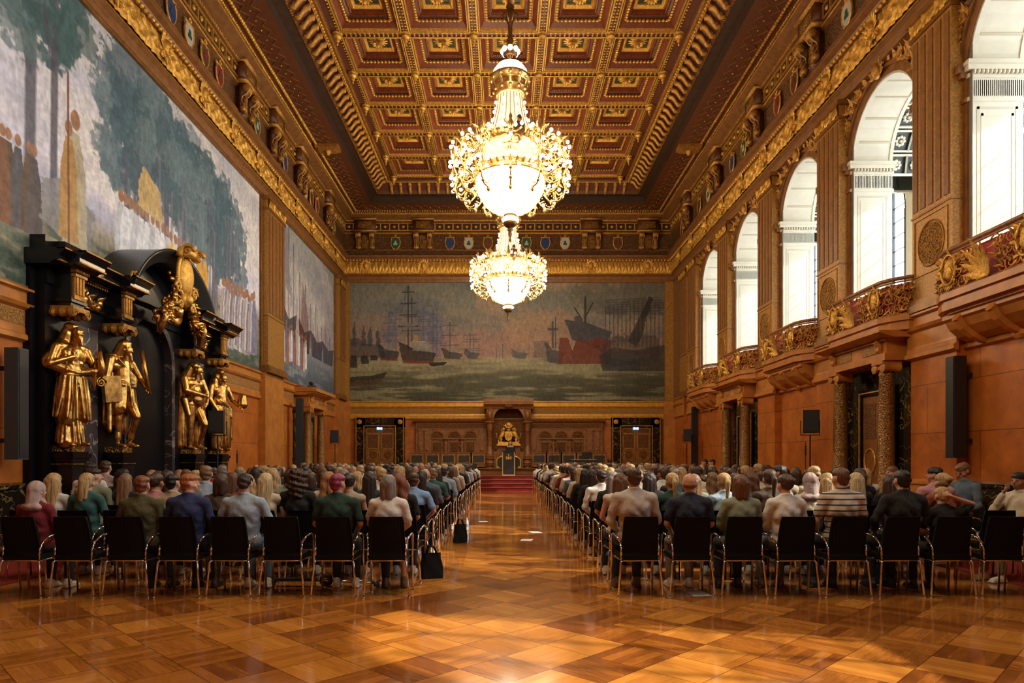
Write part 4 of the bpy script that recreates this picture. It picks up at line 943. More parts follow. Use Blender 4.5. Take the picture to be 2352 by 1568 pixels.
def panelling():
    xa, xb = ex(957), ex(1382); d = .3
    mb = MB(); mb.box(xa, xb, -d, 0, STG, 3.55); mb.build('back_board', OAK, pan)
    mb = MB(); mb.prism([(-d, 3.42), (-d-.1, 3.48), (-d-.18, 3.6), (-d-.18, 3.66), (0, 3.66), (0, 3.42)], xa-.12, xb+.12, 'x')
    mb.box(xa, xb, -d-.04, -d, 3.08, 3.12); mb.box(xa, xb, -d-.08, -d, 1.55, 1.64); mb.build('cornice', OAK, pan)
    mb = MB(); mb.box(xa+.05, xb-.05, -d-.02, -d, 3.14, 3.4); mb.build('carved_frieze', OAKO, pan)
    for px in (1005, 1044, 1081, 1251, 1288, 1326, 1140, 1192):
        x = ex(px); small = px in (1140, 1192)
        mb = MB(); mb.cur = 0; r = .36
        mb.tube([(x+r*math.cos(PI*i/14), -d-.03, 2.62+r*math.sin(PI*i/14)) for i in range(15)], .045, 6)
        mb.box(x-r-.05, x+r+.05, -d-.08, -d, 2.54, 2.62)
        for s in (-1, 1): mb.box(x+s*.36-.05, x+s*.36+.05, -d-.06, -d, 1.66, 2.54)
        for a, b, e, f in ((x-.26, x+.26, 1.74, 1.78), (x-.26, x+.26, 2.38, 2.42), (x-.26, x-.22, 1.74, 2.42), (x+.22, x+.26, 1.74, 2.42)): mb.box(a, b, -d-.05, -d, e, f)
        mb.cur = 1; P = [(x+.33*math.cos(PI*i/12), 2.63+.33*math.sin(PI*i/12)) for i in range(13)]; mb.prism([(p[0], p[1]) for p in P], -d-.025, -d, 'y')
        mb.box(x-.2, x+.2, -d-.03, -d, 1.8, 2.36); mb.ball((x, -d-.03, 2.08), (.14, .04, .2), 8, 6); mb.ball((x, -d-.03, 2.78), (.16, .05, .1), 8, 5)
        mb.build('arched_field', [OAK, OAKO], pan)
    for px in (1025, 1062, 1270, 1307):
        mb = MB(); x = ex(px); mb.box(x-.12, x+.12, -d-.2, -d, 1.55, 1.68); figure_mb(mb, (x, -d-.12, 1.68), .85); mb.box(x-.13, x+.13, -d-.22, -d, 2.52, 2.6); mb.build('carved_figure', OAK, pan, True)
    for px in (969, 983, 1107, 1225, 1353, 1369):
        mb = MB(); x = ex(px); mb.box(x-.13, x+.13, -d-.1, -d, 1.0, 3.08); mb.box(x-.17, x+.17, -d-.14, -d, 3.0, 3.1); mb.box(x-.16, x+.16, -d-.13, -d, 1.5, 1.62); mb.ball((x, -d-.1, 2.0), (.09, .04, .12), 8, 5); mb.ball((x, -d-.1, 1.3), (.09, .04, .12), 8, 5); mb.build('pilaster', OAK, pan)
    for s, x in ((-1, xa), (1, xb)):
        mb = MB(); mb.spiral((x+s*.18, -d*.5, 1.35), (s,0,0), (0,0,1), .25, 1.4, .07); mb.spiral((x+s*.38, -d*.5, 1.1), (s,0,0), (0,0,1), .2, 1.3, .06); mb.box(min(x, x+s*.55), max(x, x+s*.55), -d*.8, 0, STG, 1.05); mb.build('scroll_end', OAK, pan, True)
panelling()
can = thing('canopy', 'tall carved walnut canopy on two columns over the president seat', 'canopy', (ex(1168), YE, 0))
def canopy():
    h = 1.15
    for s in (-1, 1):
        mb = MB(); c = (s*.98, -1.0, 0); mb.box(c[0]-.2, c[0]+.2, c[1]-.2, c[1]+.2, STG, .95)
        for z0, z1, w in ((.95, 1.15, .15), (1.15, 1.22, .2), (1.22, 1.5, .17), (1.5, 1.58, .22), (1.58, 1.72, .2)): mb.box(c[0]-w, c[0]+w, c[1]-w, c[1]+w, z0, z1)
        mb.lathe([(.19,1.72),(.19,1.78),(.15,1.82),(.17,1.98),(.12,2.05),(.13,2.2),(.115,2.95),(.15,2.98),(.13,3.05),(.15,3.1),(.19,3.38)], c, 14)
        mb.box(c[0]-.24, c[0]+.24, c[1]-.24, c[1]+.24, 3.38, 3.46); mb.box(c[0]-.17, c[0]+.17, c[1]-.17, c[1]+.17, 3.46, 4.1); mb.ball((c[0], c[1]-.18, 3.8), (.12, .06, .2), 8, 5); mb.build('column', OAK, can, True)
        mb = MB(); mb.lathe([(.16,1.22),(.24,1.26),(.24,1.34),(.16,1.38),(.22,1.42),(.16,1.5)], c, 12); mb.build('turned_base', OAK, can, True)
    mb = MB(); mb.prism([(-1.2, 4.1), (-1.26, 4.2), (-1.38, 4.3), (-1.42, 4.34), (-1.42, 4.4), (-1.35, 4.46), (-1.35, 4.62), (0, 4.62), (0, 4.1)], -1.28, 1.28, 'x'); mb.build('roof', OAK, can)
    mb = MB(); mb.box(-1.2, 1.2, -1.2, -1.16, 4.16, 4.24); mb.ball((0, -1.36, 4.24), (.22, .08, .1), 8, 5); mb.build('gilt_fillet', OAKO, can)
    mb = MB(); P = arch_pts(0, .8, 3.46, 16); m = len(P)
    for i in range(m-1):
        (a, za), (b, zb) = P[i], P[i+1]
        mb.add([(a,-1.15,za),(b,-1.15,zb),(b,-1.15,4.1),(a,-1.15,4.1),(a,0,za),(b,0,zb)], [(0,1,2,3),(0,4,5,1)])
    mb.build('arched_hood', OAK, can)
    mb = MB(); mb.box(-.85, .85, -.4, -.02, STG, 4.2); mb.build('back_wall', OAKO, can)
    mb = MB()
    for z0, z1, w in ((1.0, 1.9, .80), (1.9, 2.05, .62), (2.05, 2.2, .66)): mb.box(-w, w, -.75, -.38, z0, z1)
    mb.build('seat_back', OAK, can)
    mb = MB(); P = [(-.62, .95), (-.62, 1.55)]+[(x, z) for x, z in arch_pts(0, .62, 1.45, 10)]+[(.62, 1.55), (.62, .95)]
    P = [(-.62, .98)]+[(.62*math.cos(PI-PI*i/12), 1.4+.3*math.sin(PI*i/12)) for i in range(13)]+[(.62, .98)]
    mb.prism(P, -.8, -.74, 'y'); mb.build('leather_back', mat('dark_green_leather', (.03, .035, .03), .3), can)
    mb = MB(); mb.tube([(p[0], -.81, p[1]) for p in P], .04, 6); 
    for s in (-1, 1): mb.ball((s*.55, -.83, 1.05), (.08,.03,.08), 6, 4)
    mb.build('gilt_trim', GOLD, can)
canopy()
arms = thing('coat_of_arms', 'gilded coat of arms with two lions holding a castle shield under the canopy', 'sculpture', (ex(1168), YE-.8, 2.2))
mb = MB(); mb.box(-.62, .62, -.16, .12, 0, .10); mb.box(-.55, .55, -.12, .1, .10, .2); mb.build('gilded_base', GOLD, arms)
mb = MB(); P = [(0,.24),(.15,.34),(.18,.5),(.18,.72),(0,.76),(-.18,.72),(-.18,.5),(-.15,.34)]; mb.prism(P, -.12, 0, 'y'); mb.tube([(p[0], -.12, p[1]) for p in P+[P[0]]], .02, 6); mb.build('shield', GOLD, arms)
mb = MB(); mb.box(-.11, .11, -.14, -.12, .42, .56); 
for x in (-.11, -.02, .07): mb.box(x, x+.045, -.14, -.12, .56, .66)
mb.build('castle_relief', GOLDD, arms)
mb = MB(); mb.ball((0, -.05, .85), (.11, .1, .11), 10, 6); mb.lathe([(.14, .90),(.17, .94),(.13, .96)], (0, -.05, 0), 12)
for k in range(7): a = -1.1+2.2*k/6; mb.leaf((0, -.05, .95), (math.sin(a), 0, math.cos(a)), (0,-1,0), .3, .1, -.1, 5)
mb.ball((0,-.05,1.1), (.14,.06,.12), 8, 5); mb.build('crested_helm', GOLD, arms, True)
for s in (-1, 1):
    mb = MB()   # rampant lion, body sloping up towards the shield
    mb.tube([(s*.50, 0, .36), (s*.40, 0, .46), (s*.31, -.02, .62), (s*.28, -.03, .76)], [.09, .11, .12, .08], 10); mb.ball((s*.27, -.06, .86), (.085, .09, .09), 10, 7); mb.ball((s*.21, -.1, .85), (.045, .05, .04), 8, 5)
    for k in range(9): a = 2*PI*k/9; mb.ball((s*.29+.08*math.cos(a), -.01, .82+.09*math.sin(a)), .045, 6, 4)
    mb.tube([(s*.30, -.05, .68), (s*.2, -.1, .66), (s*.15, -.13, .7)], [.05, .04, .03], 8); mb.tube([(s*.32, .04, .6), (s*.22, -.06, .52), (s*.16, -.12, .54)], [.05, .04, .03], 8)
    mb.tube([(s*.48, -.02, .36), (s*.36, -.08, .32), (s*.42, -.06, .22), (s*.34, -.1, .21)], [.085, .06, .04, .035], 8); mb.tube([(s*.5, .05, .38), (s*.52, 0, .28), (s*.54, .02, .22), (s*.48, -.03, .21)], [.08, .05, .035, .03], 8)
    mb.tube([(s*.56, .02, .4), (s*.64, .02, .46), (s*.6, .02, .58), (s*.66, .02, .66)], [.02, .02, .02, .035], 6); mb.build('lion', GOLD, arms, True)
# dais
dais = struct('trim_5')
mb = MB(); mb.box(-5.4, 5.6, 32.9, YE, 0, STG-.03); mb.build('dais_platform', OAK, dais)
mb = MB(); mb.cur = 0; mb.box(-5.4, 5.6, 32.75, YE, STG-.02, STG)
for k, (y, z) in enumerate(((31.70, .175), (32.05, .35), (32.40, .525), (32.75, .70))): mb.box(-3.2, 3.4, y, 32.95, 0, z)
mb.build('carpeted_steps', REDC, dais)
mb = MB()
for y, z in ((31.70, .175), (32.05, .35), (32.40, .525), (32.75, .70)): mb.box(-3.2, 3.4, y-.02, y+.03, z-.015, z+.008)
mb.build('brass_nosing', STEEL, dais)
# row of leather backed councillor seats and desk in front
def senate_chair(x, lb):
    r = thing('senate_chair', lb, 'chair', (x, 35.55, STG), 0, 'leather backed seats along the dais')
    mb = MB(); mb.box(-.40, .40, -.02, .06, .5, 1.08); mb.box(-.42, -.34, -.08, .08, 0, 1.1); mb.box(.34, .42, -.08, .08, 0, 1.1); mb.box(-.42, .42, -.07, .07, 1.08, 1.14); mb.build('frame', OAK, r)
    mb = MB(); mb.box(-.29, .29, -.06, -.02, .62, 1.0); mb.build('leather_back', mat_leather, r)
    mb = MB()
    for a, b, c, d in ((-.33, .33, .58, .62), (-.33, .33, 1.0, 1.04), (-.33, -.29, .6, 1.02), (.29, .33, .6, 1.02)): mb.box(a, b, -.065, -.02, c, d)
    mb.build('gilt_border', GOLDD, r); mb = MB(); mb.box(-.36, .36, -.5, 0, .4, .5); mb.build('seat', OAK, r)
mat_leather = mat('dark_leather', (.05, .045, .035), .28, var=.2)
for k, px in enumerate((958, 994, 1030, 1066, 1099, 1238, 1272, 1306, 1341, 1376)):
    side = 'left' if px < 1168 else 'right'; n = (['outermost', 'second outermost', 'middle', 'second innermost', 'innermost'][k] if px < 1168 else ['innermost', 'second innermost', 'middle', 'second outermost', 'outermost'][k-5])
    senate_chair(ex(px)*.975, 'dark leather dais seat, %s of five %s of the canopy' % (n, side))
for x0, x1, s in ((-5.2, -1.35, 'left'), (1.75, 5.4, 'right')):
    r = thing('council_desk', 'long dark carved desk on the dais %s of the canopy' % s, 'desk', ((x0+x1)/2, 34.9, STG)); w = (x1-x0)/2
    mb = MB(); mb.box(-w, w, -.3, .3, .38, .44); mb.build('desk_top', OAK, r); mb = MB(); mb.box(-w+.05, w-.05, -.24, -.2, 0, .38); mb.build('front_panel', WOODD, r)
mb = MB(); mb.box(-1.3, 1.7, 35.0, 35.3, STG, .98); mb.box(-1.4, 1.8, 34.9, 35.35, .98, 1.04); tag(mb.build('low_bench', OAK), 'low dark bench step in front of the president seat behind the lectern', 'bench')
# ---------------------------------------------------------------- organic surfaces: tapered limbs and volumes fused into one continuous skin
TMP = []
def blob(name, prims, voxel=.012, sm=4, disp=None, dec=0):
    mb = MB()
    for p in prims:
        if p[0] == 'c':     # tapered capsule
            a, b, r0, r1 = Vector(p[1]), Vector(p[2]), p[3], p[4]; d = b-a; L = max(d.length, 1e-4); n = 12
            pr = [(0, -r0)]+[(r0*math.cos(t), r0*math.sin(t)) for t in (-1.05, -.5)]+[(r0, 0), (r1, L)]+[(r1*math.cos(t), L+r1*math.sin(t)) for t in (.5, 1.05)]+[(0, L+r1)]
            fl = p[5] if len(p) > 5 else 1.
            mb.M = Matrix.Translation(a) @ d.to_track_quat('Z', 'Y').to_matrix().to_4x4() @ Matrix.Diagonal((1, fl, 1, 1)); mb.lathe(pr, n=n); mb.M = None
        elif p[0] == 'e':
            if len(p) > 3: mb.M = Matrix.Translation(p[1]) @ p[3].to_4x4(); mb.ball((0,0,0), p[2], 16, 10); mb.M = None
            else: mb.ball(p[1], p[2], 16, 10)
        elif p[0] == 'b': mb.cbox(p[1], p[2])
    me = bpy.data.meshes.new(name); me.from_pydata(mb.v, [], mb.f)
    o = bpy.data.objects.new('tmp', me); C.objects.link(o)
    r = o.modifiers.new('r', 'REMESH'); r.mode = 'VOXEL'; r.voxel_size = voxel; r.use_smooth_shade = True
    if sm: s = o.modifiers.new('s', 'SMOOTH'); s.factor = .6; s.iterations = sm
    if dec: q = o.modifiers.new('d', 'DECIMATE'); q.ratio = dec
    dg = bpy.context.evaluated_depsgraph_get(); dg.update()
    out = bpy.data.meshes.new_from_object(o.evaluated_get(dg)); out.name = name
    bpy.data.objects.remove(o); bpy.data.meshes.remove(me); out.materials.clear()
    if disp:
        n = len(out.vertices); co = np.empty(n*3, np.float32); out.vertices.foreach_get('co', co); no = np.empty(n*3, np.float32); out.vertices.foreach_get('normal', no)
        co = co.reshape(-1, 3); no = no.reshape(-1, 3); co = co+no*disp(co)[:, None]; out.vertices.foreach_set('co', co.astype(np.float32).ravel()); out.update()
    return out
def hand(prims, w, fd, up, side, s=1., curl=.5, r=.0085):
    """palm and five separate fingers; w wrist, fd forward direction, up = back of the hand, side = thumb side"""
    w, fd, up, side = Vector(w), Vector(fd).normalized(), Vector(up).normalized(), Vector(side).normalized()
    prims.append(('c', w, w+fd*.075*s, .026*s, .030*s, .62)); 
    for k, (off, L) in enumerate(((.030, .068), (.010, .078), (-.010, .073), (-.029, .058))):
        b = w+fd*.085*s+side*off*s; m = b+(fd*(1-curl*.3)-up*curl*.4)*L*.5*s; e = m+(fd*(1-curl)-up*curl)*L*.5*s
        prims += [('c', b, m, r*s*1.1, r*s), ('c', m, e, r*s, r*s*.85)]
    t = w+fd*.02*s+side*.028*s; m = t+(fd*.6+side*.8)*.035*s; prims += [('c', t, m, r*1.35*s, r*1.15*s), ('c', m, m+(fd+side*.2-up*.3)*.032*s, r*1.1*s, r*s*.9)]

# ---------------------------------------------------------------- black marble portal with gilded statues
PY = 16.3; DC = [12.95, 14.62, 17.98, 19.65]
por = thing('portal', 'huge black marble portal with curved pediment standing against the left mural wall', 'portal', (XL, PY, 0))
def L_(y): return y-PY
def portal():
    hw = 3.75; F = .31     # body depth
    mb = MB(); mb.cur = 0
    mb.box(0, F, -hw, -1.2, 0, 5.05); mb.box(0, F, 1.2, hw, 0, 5.05)
    P = arch_pts(0, 1.1, 3.82, 20); m = len(P)
    for s in (-1, 1): mb.box(0, F, min(s*1.1, s*1.2), max(s*1.1, s*1.2), 0, 3.82)
    P = [(-1.2, 3.82)]+P+[(1.2, 3.82)]
    for i in range(len(P)-1):
        (a, za), (b, zb) = P[i], P[i+1]
        mb.add([(F,a,za),(F,b,zb),(F,b,5.05),(F,a,5.05),(.05,a,za),(.05,b,zb)], [(0,1,2,3),(0,4,5,1)])
    mb.box(0, .7, -hw, hw, 0, .25); mb.box(0, .14, -hw-.14, hw+.14, 0, 5.05)
    mb.box(F-.01, F+.05, -hw, hw, 4.75, 5.0)
    mb.build('body', BLACKMM, por)
    mb = MB(); mb.box(.02, .06, -1.15, 1.15, .2, 5.0); mb.build('niche_back', DARKM, por)
    mb = MB(); mm = 20
    for r0, r1, x in ((1.0, 1.16, F+.02),):
        Q0 = [(-r0, .3)]+arch_pts(0, r0, 3.82, mm)+[(r0, .3)]; Q1 = [(-r1, .3)]+arch_pts(0, r1, 3.82, mm)+[(r1, .3)]
        for i in range(len(Q0)-1):
            a, b, c, d = Q0[i], Q0[i+1], Q1[i+1], Q1[i]; mb.add([(x, *a), (x, *b), (x, *c), (x, *d), (.06, *a), (.06, *b)], [(0,1,2,3), (0,4,5,1)])
    mb.build('marble_archivolt', GREYM, por)
    for yc in (L_(13.8), L_(18.8)): mb = MB(); mb.box(F, F+.02, yc-.35, yc+.35, .6, 4.15); mb.build('marble_panel', GREYM, por)
    for y in DC:
        yc = L_(y); c = .5
        mb = MB(); mb.cur = 0
        for z0, z1, w in ((.0, .85, .30), (.85, .95, .33), (.95, 1.05, .27), (1.05, 1.45, .22), (1.45, 1.52, .25), (1.52, 1.60, .28), (1.60, 1.64, .24)): mb.box(F-.05, c+w-.02, yc-w, yc+w, z0, z1)
        mb.cur = 1; mb.box(F, c+.18, yc-.19, yc+.19, 1.64, 1.75); mb.box(F, c+.20, yc-.24, yc+.24, 1.04, 1.05); mb.box(F, c+.235, yc-.235, yc+.235, 1.40, 1.415)
        mb.build('pedestal', [BLACKM, GOLDF], por)
        # capital
        mb = MB()
        mb.box(F, c+.24, yc-.25, yc+.25, 4.30, 4.36)
        for s in (-1, 1):
            mb.lathe([(0,F),(.075,F),(.085,F+.05),(.06,F+.1),(.09,F+.2),(.06,F+.3),(.085,F+.36),(.07,F+.42),(0,F+.42)], (0, yc+s*.22, 4.24), 12, axis='x')
        mb.spiral((c+.24, yc-.2, 4.24), (0,1,0), (0,0,1), .085, 1.3, .02); mb.spiral((c+.24, yc+.2, 4.24), (0,-1,0), (0,0,1), .085, 1.3, .02); mb.box(c+.18, c+.25, yc-.2, yc+.2, 4.27, 4.33)
        mb.build('capital', GOLDD, por)
        mb = MB(); mb.cur = 0; mb.box(F, c+.16, yc-.20, yc+.20, 4.36, 5.05); mb.box(F, c+.2, yc-.24, yc+.24, 4.44, 4.5); mb.cur = 1
        mb.box(c+.16, c+.20, yc-.15, yc+.15, 4.56, 4.95)
        for q in (-1, 0, 1): mb.box(c+.20, c+.225, yc+q*.09-.028, yc+q*.09+.028, 4.60, 4.92)
        mb.box(c+.15, c+.24, yc-.18, yc+.18, 4.93, 4.98); mb.box(c+.15, c+.22, yc-.18, yc+.18, 4.50, 4.56)
        for q in range(9): mb.box(c+.16, c+.27, yc-.2+q*.046, yc-.18+q*.046, 5.0, 5.06)
        mb.build('triglyph_block', [BLACKM, GOLDD], por)
    for yc in (L_(13.8), L_(18.8)):
        mb = MB()
        for q in range(14): mb.box(F+.05, F+.12, yc-.55+q*.083, yc-.51+q*.083, 5.0, 5.06)
        mb.box(F+.05, F+.08, yc-.5, yc+.5, 4.52, 4.56)
        for a, b in ((-.3, 4.8), (-.2, 4.68), (.05, 4.62), (.28, 4.7), (.2, 4.6), (-.05, 4.66), (-.36, 4.66)): mb.ball((F+.08, yc+a, b), (.07, .12, .09), 8, 5)
        mb.tube([(F+.1, yc-.3, 4.88), (F+.1, yc-.1, 4.66), (F+.1, yc+.3, 4.6)], [.09, .06, .03], 8)
        for k in range(8): mb.leaf((F+.08, yc-.4+k*.1, 4.66), (.3, (k % 3-1)*.6, .6), (1,0,0), .22, .1, .3, 4)
        mb.build('relief_figures', BRZ, por, True)
    # projecting cornice: stepped in plan over the statues
    def cor(y0, y1, d, name='cornice'):
        mb = MB(); mb.cur = 0; mb.prism([(0, 5.05), (d-.2, 5.05), (d-.14, 5.10), (d-.03, 5.12), (d-.03, 5.20), (d, 5.23), (d+.09, 5.31), (d+.09, 5.34), (0, 5.34)], y0, y1, 'y')
        for t, z in ((.03, 5.115), (.095, 5.325)): mb.cur = 1; mb.box(d-.06, d+(.0 if z < 5.2 else .1), y0, y1, z-.012, z+.012)
        mb.build(name, [BLACKM, GOLDD], por)
    cor(-3.95, L_(12.55), .72); cor(L_(12.55), L_(13.35), .98); cor(L_(13.35), L_(14.25), .72); cor(L_(14.25), L_(15.0), .98); cor(L_(17.6), L_(18.35), .98); cor(L_(18.35), L_(19.25), .72); cor(L_(19.25), L_(20.1), .98); cor(L_(20.1), 4.0, .72)
    mb = MB(); mb.box(0, .35, -3.8, -3.45, 5.34, 5.62); mb.prism([(0, 5.34), (.8, 5.34), (.62, 5.42), (.58, 5.55), (0, 5.55)], -3.6, -2.2, 'y'); mb.build('attic_block', BLACKM, por); mb = MB(); mb.prism([(0, 5.34), (.8, 5.34), (.62, 5.42), (.58, 5.55), (0, 5.55)], 2.2, 3.6, 'y'); mb.build('attic_block', BLACKM, por)
    R = 2.31; zc = 6.42-R; a0 = math.asin(2.02/R)
    mb = MB(); prof = [(0, R-.02), (1.0, R-.02), (1.04, R), (1.04, R-.06), (.96, R-.10), (.94, R-.16), (.86, R-.18), (.86, R-.30), (0, R-.30)]; n = 30; vs = []
    for i in range(n+1):
        a = -a0+2*a0*i/n
        for x, r in prof: vs.append((x, r*math.sin(a), zc+r*math.cos(a)))
    k = len(prof); mb.add(vs, [(i*k+j, (i+1)*k+j, (i+1)*k+(j+1) % k, i*k+(j+1) % k) for i in range(n) for j in range(k)]+[tuple(range(k)), tuple(range(n*k, n*k+k))])
    mb.build('curved_pediment', mat('polished_slate', (.03, .032, .03), .3), por, True)
    mb = MB(); vs = [(.3, 0, 5.2)]+[(.3, (R-.25)*math.sin(-a0+2*a0*i/n), zc+(R-.25)*math.cos(-a0+2*a0*i/n)) for i in range(n+1)]; mb.add(vs, [(0, i+1, i+2) for i in range(n)]); mb.build('tympanum', BLACKMM, por)
    for s in (-1, 1):
        mb = MB(); mb.spiral((.96, s*1.95, 5.36), (0,s,0), (0,0,1), .14, 1.5, .035, 2.2); mb.build('gilt_volute', GOLDD, por, True)
    # cartouche with garlands
    mb = MB(); mb.M = Matrix.Translation((1.12, 0, 0))
    mb.ball((.0, 0, 5.85), (.17, .33, .46), 20, 14); mb.ball((0, 0, 5.30), (.14, .2, .19), 14, 9); mb.ball((.08, 0, 5.30), (.12, .14, .14), 12, 8)
    mb.tube([(.0, .34*math.cos(2*PI*i/24), 5.85+.5*math.sin(2*PI*i/24)) for i in range(25)], .05, 8)
    mb.tube([(0,-.26,6.25),(.02,-.2,6.42),(.1,0,6.48),(.16,.12,6.42),(.2,.2,6.3)], [.1,.11,.12,.11,.08], 8)
    for q in (-.26, .26): mb.spiral((.18, q, 6.38), (1,0,0), (0,0,1), .17, 1.6, .05)
    mb.tube([(.16, -.26, 6.38), (.16, .26, 6.38)], .11, 10)
    for s in (-1, 1): mb.spiral((.05, s*.42, 5.5), (0,s,0), (0,0,1), .14, 1.4, .04); mb.spiral((.05, s*.3, 5.12), (0,s,0), (0,0,1), .11, 1.3, .035)
    mb.build('cartouche', GOLD, por, True)
    rn = random.Random(4)
    for s in (-1, 1):
        mb = MB(); mb.M = Matrix.Translation((1.0, 0, 0))
        for i in range(26):
            t = i/25; y = s*(.3+.75*t); z = 5.75-1.0*t-.35*math.sin(PI*t); 
            for q in range(3): mb.ball((rn.uniform(-.1, .15), y+rn.uniform(-.1, .1), z+rn.uniform(-.12, .12)), rn.uniform(.04, .075), 6, 4)
            mb.leaf((.05, y, z), (rn.uniform(0, .6), rn.uniform(-1, 1), rn.uniform(-1, .4)), (1, 0, 0), .24, .1, .3, 4)
        mb.tube([(.05, s*.32, 5.5), (.1, s*.45, 5.2), (.06, s*.75, 5.0), (.0, s*1.0, 4.7), (0, s*1.0, 4.35)], [.05, .08, .07, .07, .03], 8)
        mb.tube([(.1, s*1.0, 4.9), (.16, s*.98, 4.7), (.08, s*1.02, 4.5), (.02, s*.98, 4.3)], [.09, .07, .08, .02], 8)
        mb.build('garland', BRZ, por, True)
    mb = MB(); mb.M = Matrix.Translation((.9, 0, 0)); mb.lathe([(.0,-.1),(.12,-.12),(.28,-.05),(.32,.03),(.28,.05),(.1,0)], (0, 0, 5.0), 14, axis='x'); mb.ball((.05, 0, 5.02), (.14, .14, .17), 10, 7)
    for s in (-1, 1): mb.ball((.16, s*.05, 5.06), .03, 6, 4); mb.leaf((.02, s*.1, 5.1), (0, s, .5), (1,0,0), .3, .14, .1, 5)
    mb.build('mask', BRZ, por, True)
portal()
def folds(seed, amp=.018, f=34., z_lo=0, z_hi=9, twist=1.2):
    def fn(co):
        a = np.arctan2(co[:, 1], co[:, 0]); h = np.sin(a*9+co[:, 2]*twist*3+seed+np.sin(co[:, 2]*2.3+seed)*1.6)+.5*np.sin(a*17-co[:, 2]*4+seed*2)
        return amp*h*((co[:, 2] > z_lo) & (co[:, 2] < z_hi))
    return fn
# statues, local: facing +X (into the room), +Y away from the camera, height 2.4
def st_head(p, c, yaw=0, beard=True, r=1.0):
    x, y, z = c; d = Vector((math.cos(yaw), math.sin(yaw), 0)); q = Vector(c)
    p += [('e', c, (.110*r, .095*r, .14*r)), ('e', tuple(q+d*.04+Vector((0,0,-.08))), (.07, .065, .065)), ('c', tuple(q+d*.105+Vector((0,0,.02))), tuple(q+d*.125+Vector((0,0,-.025))), .011, .017)]
    p += [('e', tuple(q+d*.09+Vector((0,0,.045))), (.025, .06, .016)), ('c', (x, y, z-.1), (x-.03, y, z-.28), .07, .085)]
    if beard: p += [('c', tuple(q+d*.07+Vector((0,0,-.1))), tuple(q+d*.10+Vector((0,0,-.22))), .055, .03)]
def st_legs(p, bent=False, bare=True):
    p += [('c', (0,-.1,1.12), (.02,-.12,.60), .15, .095), ('c', (.02,-.12,.60), (0,-.12,.12), .095, .05), ('c', (-.02,-.12,.05), (.17,-.13,.03), .05, .04)]
    if bent: p += [('c', (0,.11,1.12), (.22,.17,.66), .15, .095), ('c', (.22,.17,.66), (.06,.16,.16), .09, .05), ('c', (.04,.16,.08), (.22,.2,.03), .05, .04)]
    else: p += [('c', (0,.11,1.12), (.06,.14,.60), .15, .095), ('c', (.06,.14,.60), (.04,.14,.12), .09, .05), ('c', (.03,.14,.05), (.21,.16,.03), .05, .04)]
    for s in (-.13, .17):
        for k in range(4): p.append(('c', (.17, s+(k-1.5)*.022, .025), (.215, s+(k-1.5)*.026, .018), .014, .011))
def torso(p, lean=0):
    p += [('c', (0,-.09,1.18), (0,.09,1.18), .16, .16), ('c', (0,0,1.2), (-.01,0,1.55), .17, .2), ('c', (-.02,-.14,1.72), (-.02,.14,1.72), .15, .15), ('c', (-.03,-.22,1.86), (-.03,.22,1.86), .09, .09), ('e', (.08,0,1.42), (.1,.14,.2))]
def fold(cl, c, z0, z1, r0, r1, n, r, seed, drift=.2):
    rn = random.Random(seed)
    for i in range(n):
        a = 2*PI*i/n+rn.uniform(-.12, .12); b = a+rn.uniform(-1, 1)*drift; k = rn.uniform(.92, 1.06); ze = z1+rn.uniform(-.03, .1)*(z0-z1); m = (a+b)/2; zm = (z0+ze)/2; q = rn.uniform(.55, 1.2)*r
        P = [(c[0]+r0[0]*math.cos(a), c[1]+r0[1]*math.sin(a), z0), (c[0]+(r0[0]+r1[0])*.5*k*math.cos(m), c[1]+(r0[1]+r1[1])*.5*k*math.sin(m), zm), (c[0]+r1[0]*math.cos(b), c[1]+r1[1]*math.sin(b), ze)]
        cl += [('c', P[0], P[1], q*.7, q), ('c', P[1], P[2], q, q*.8)]
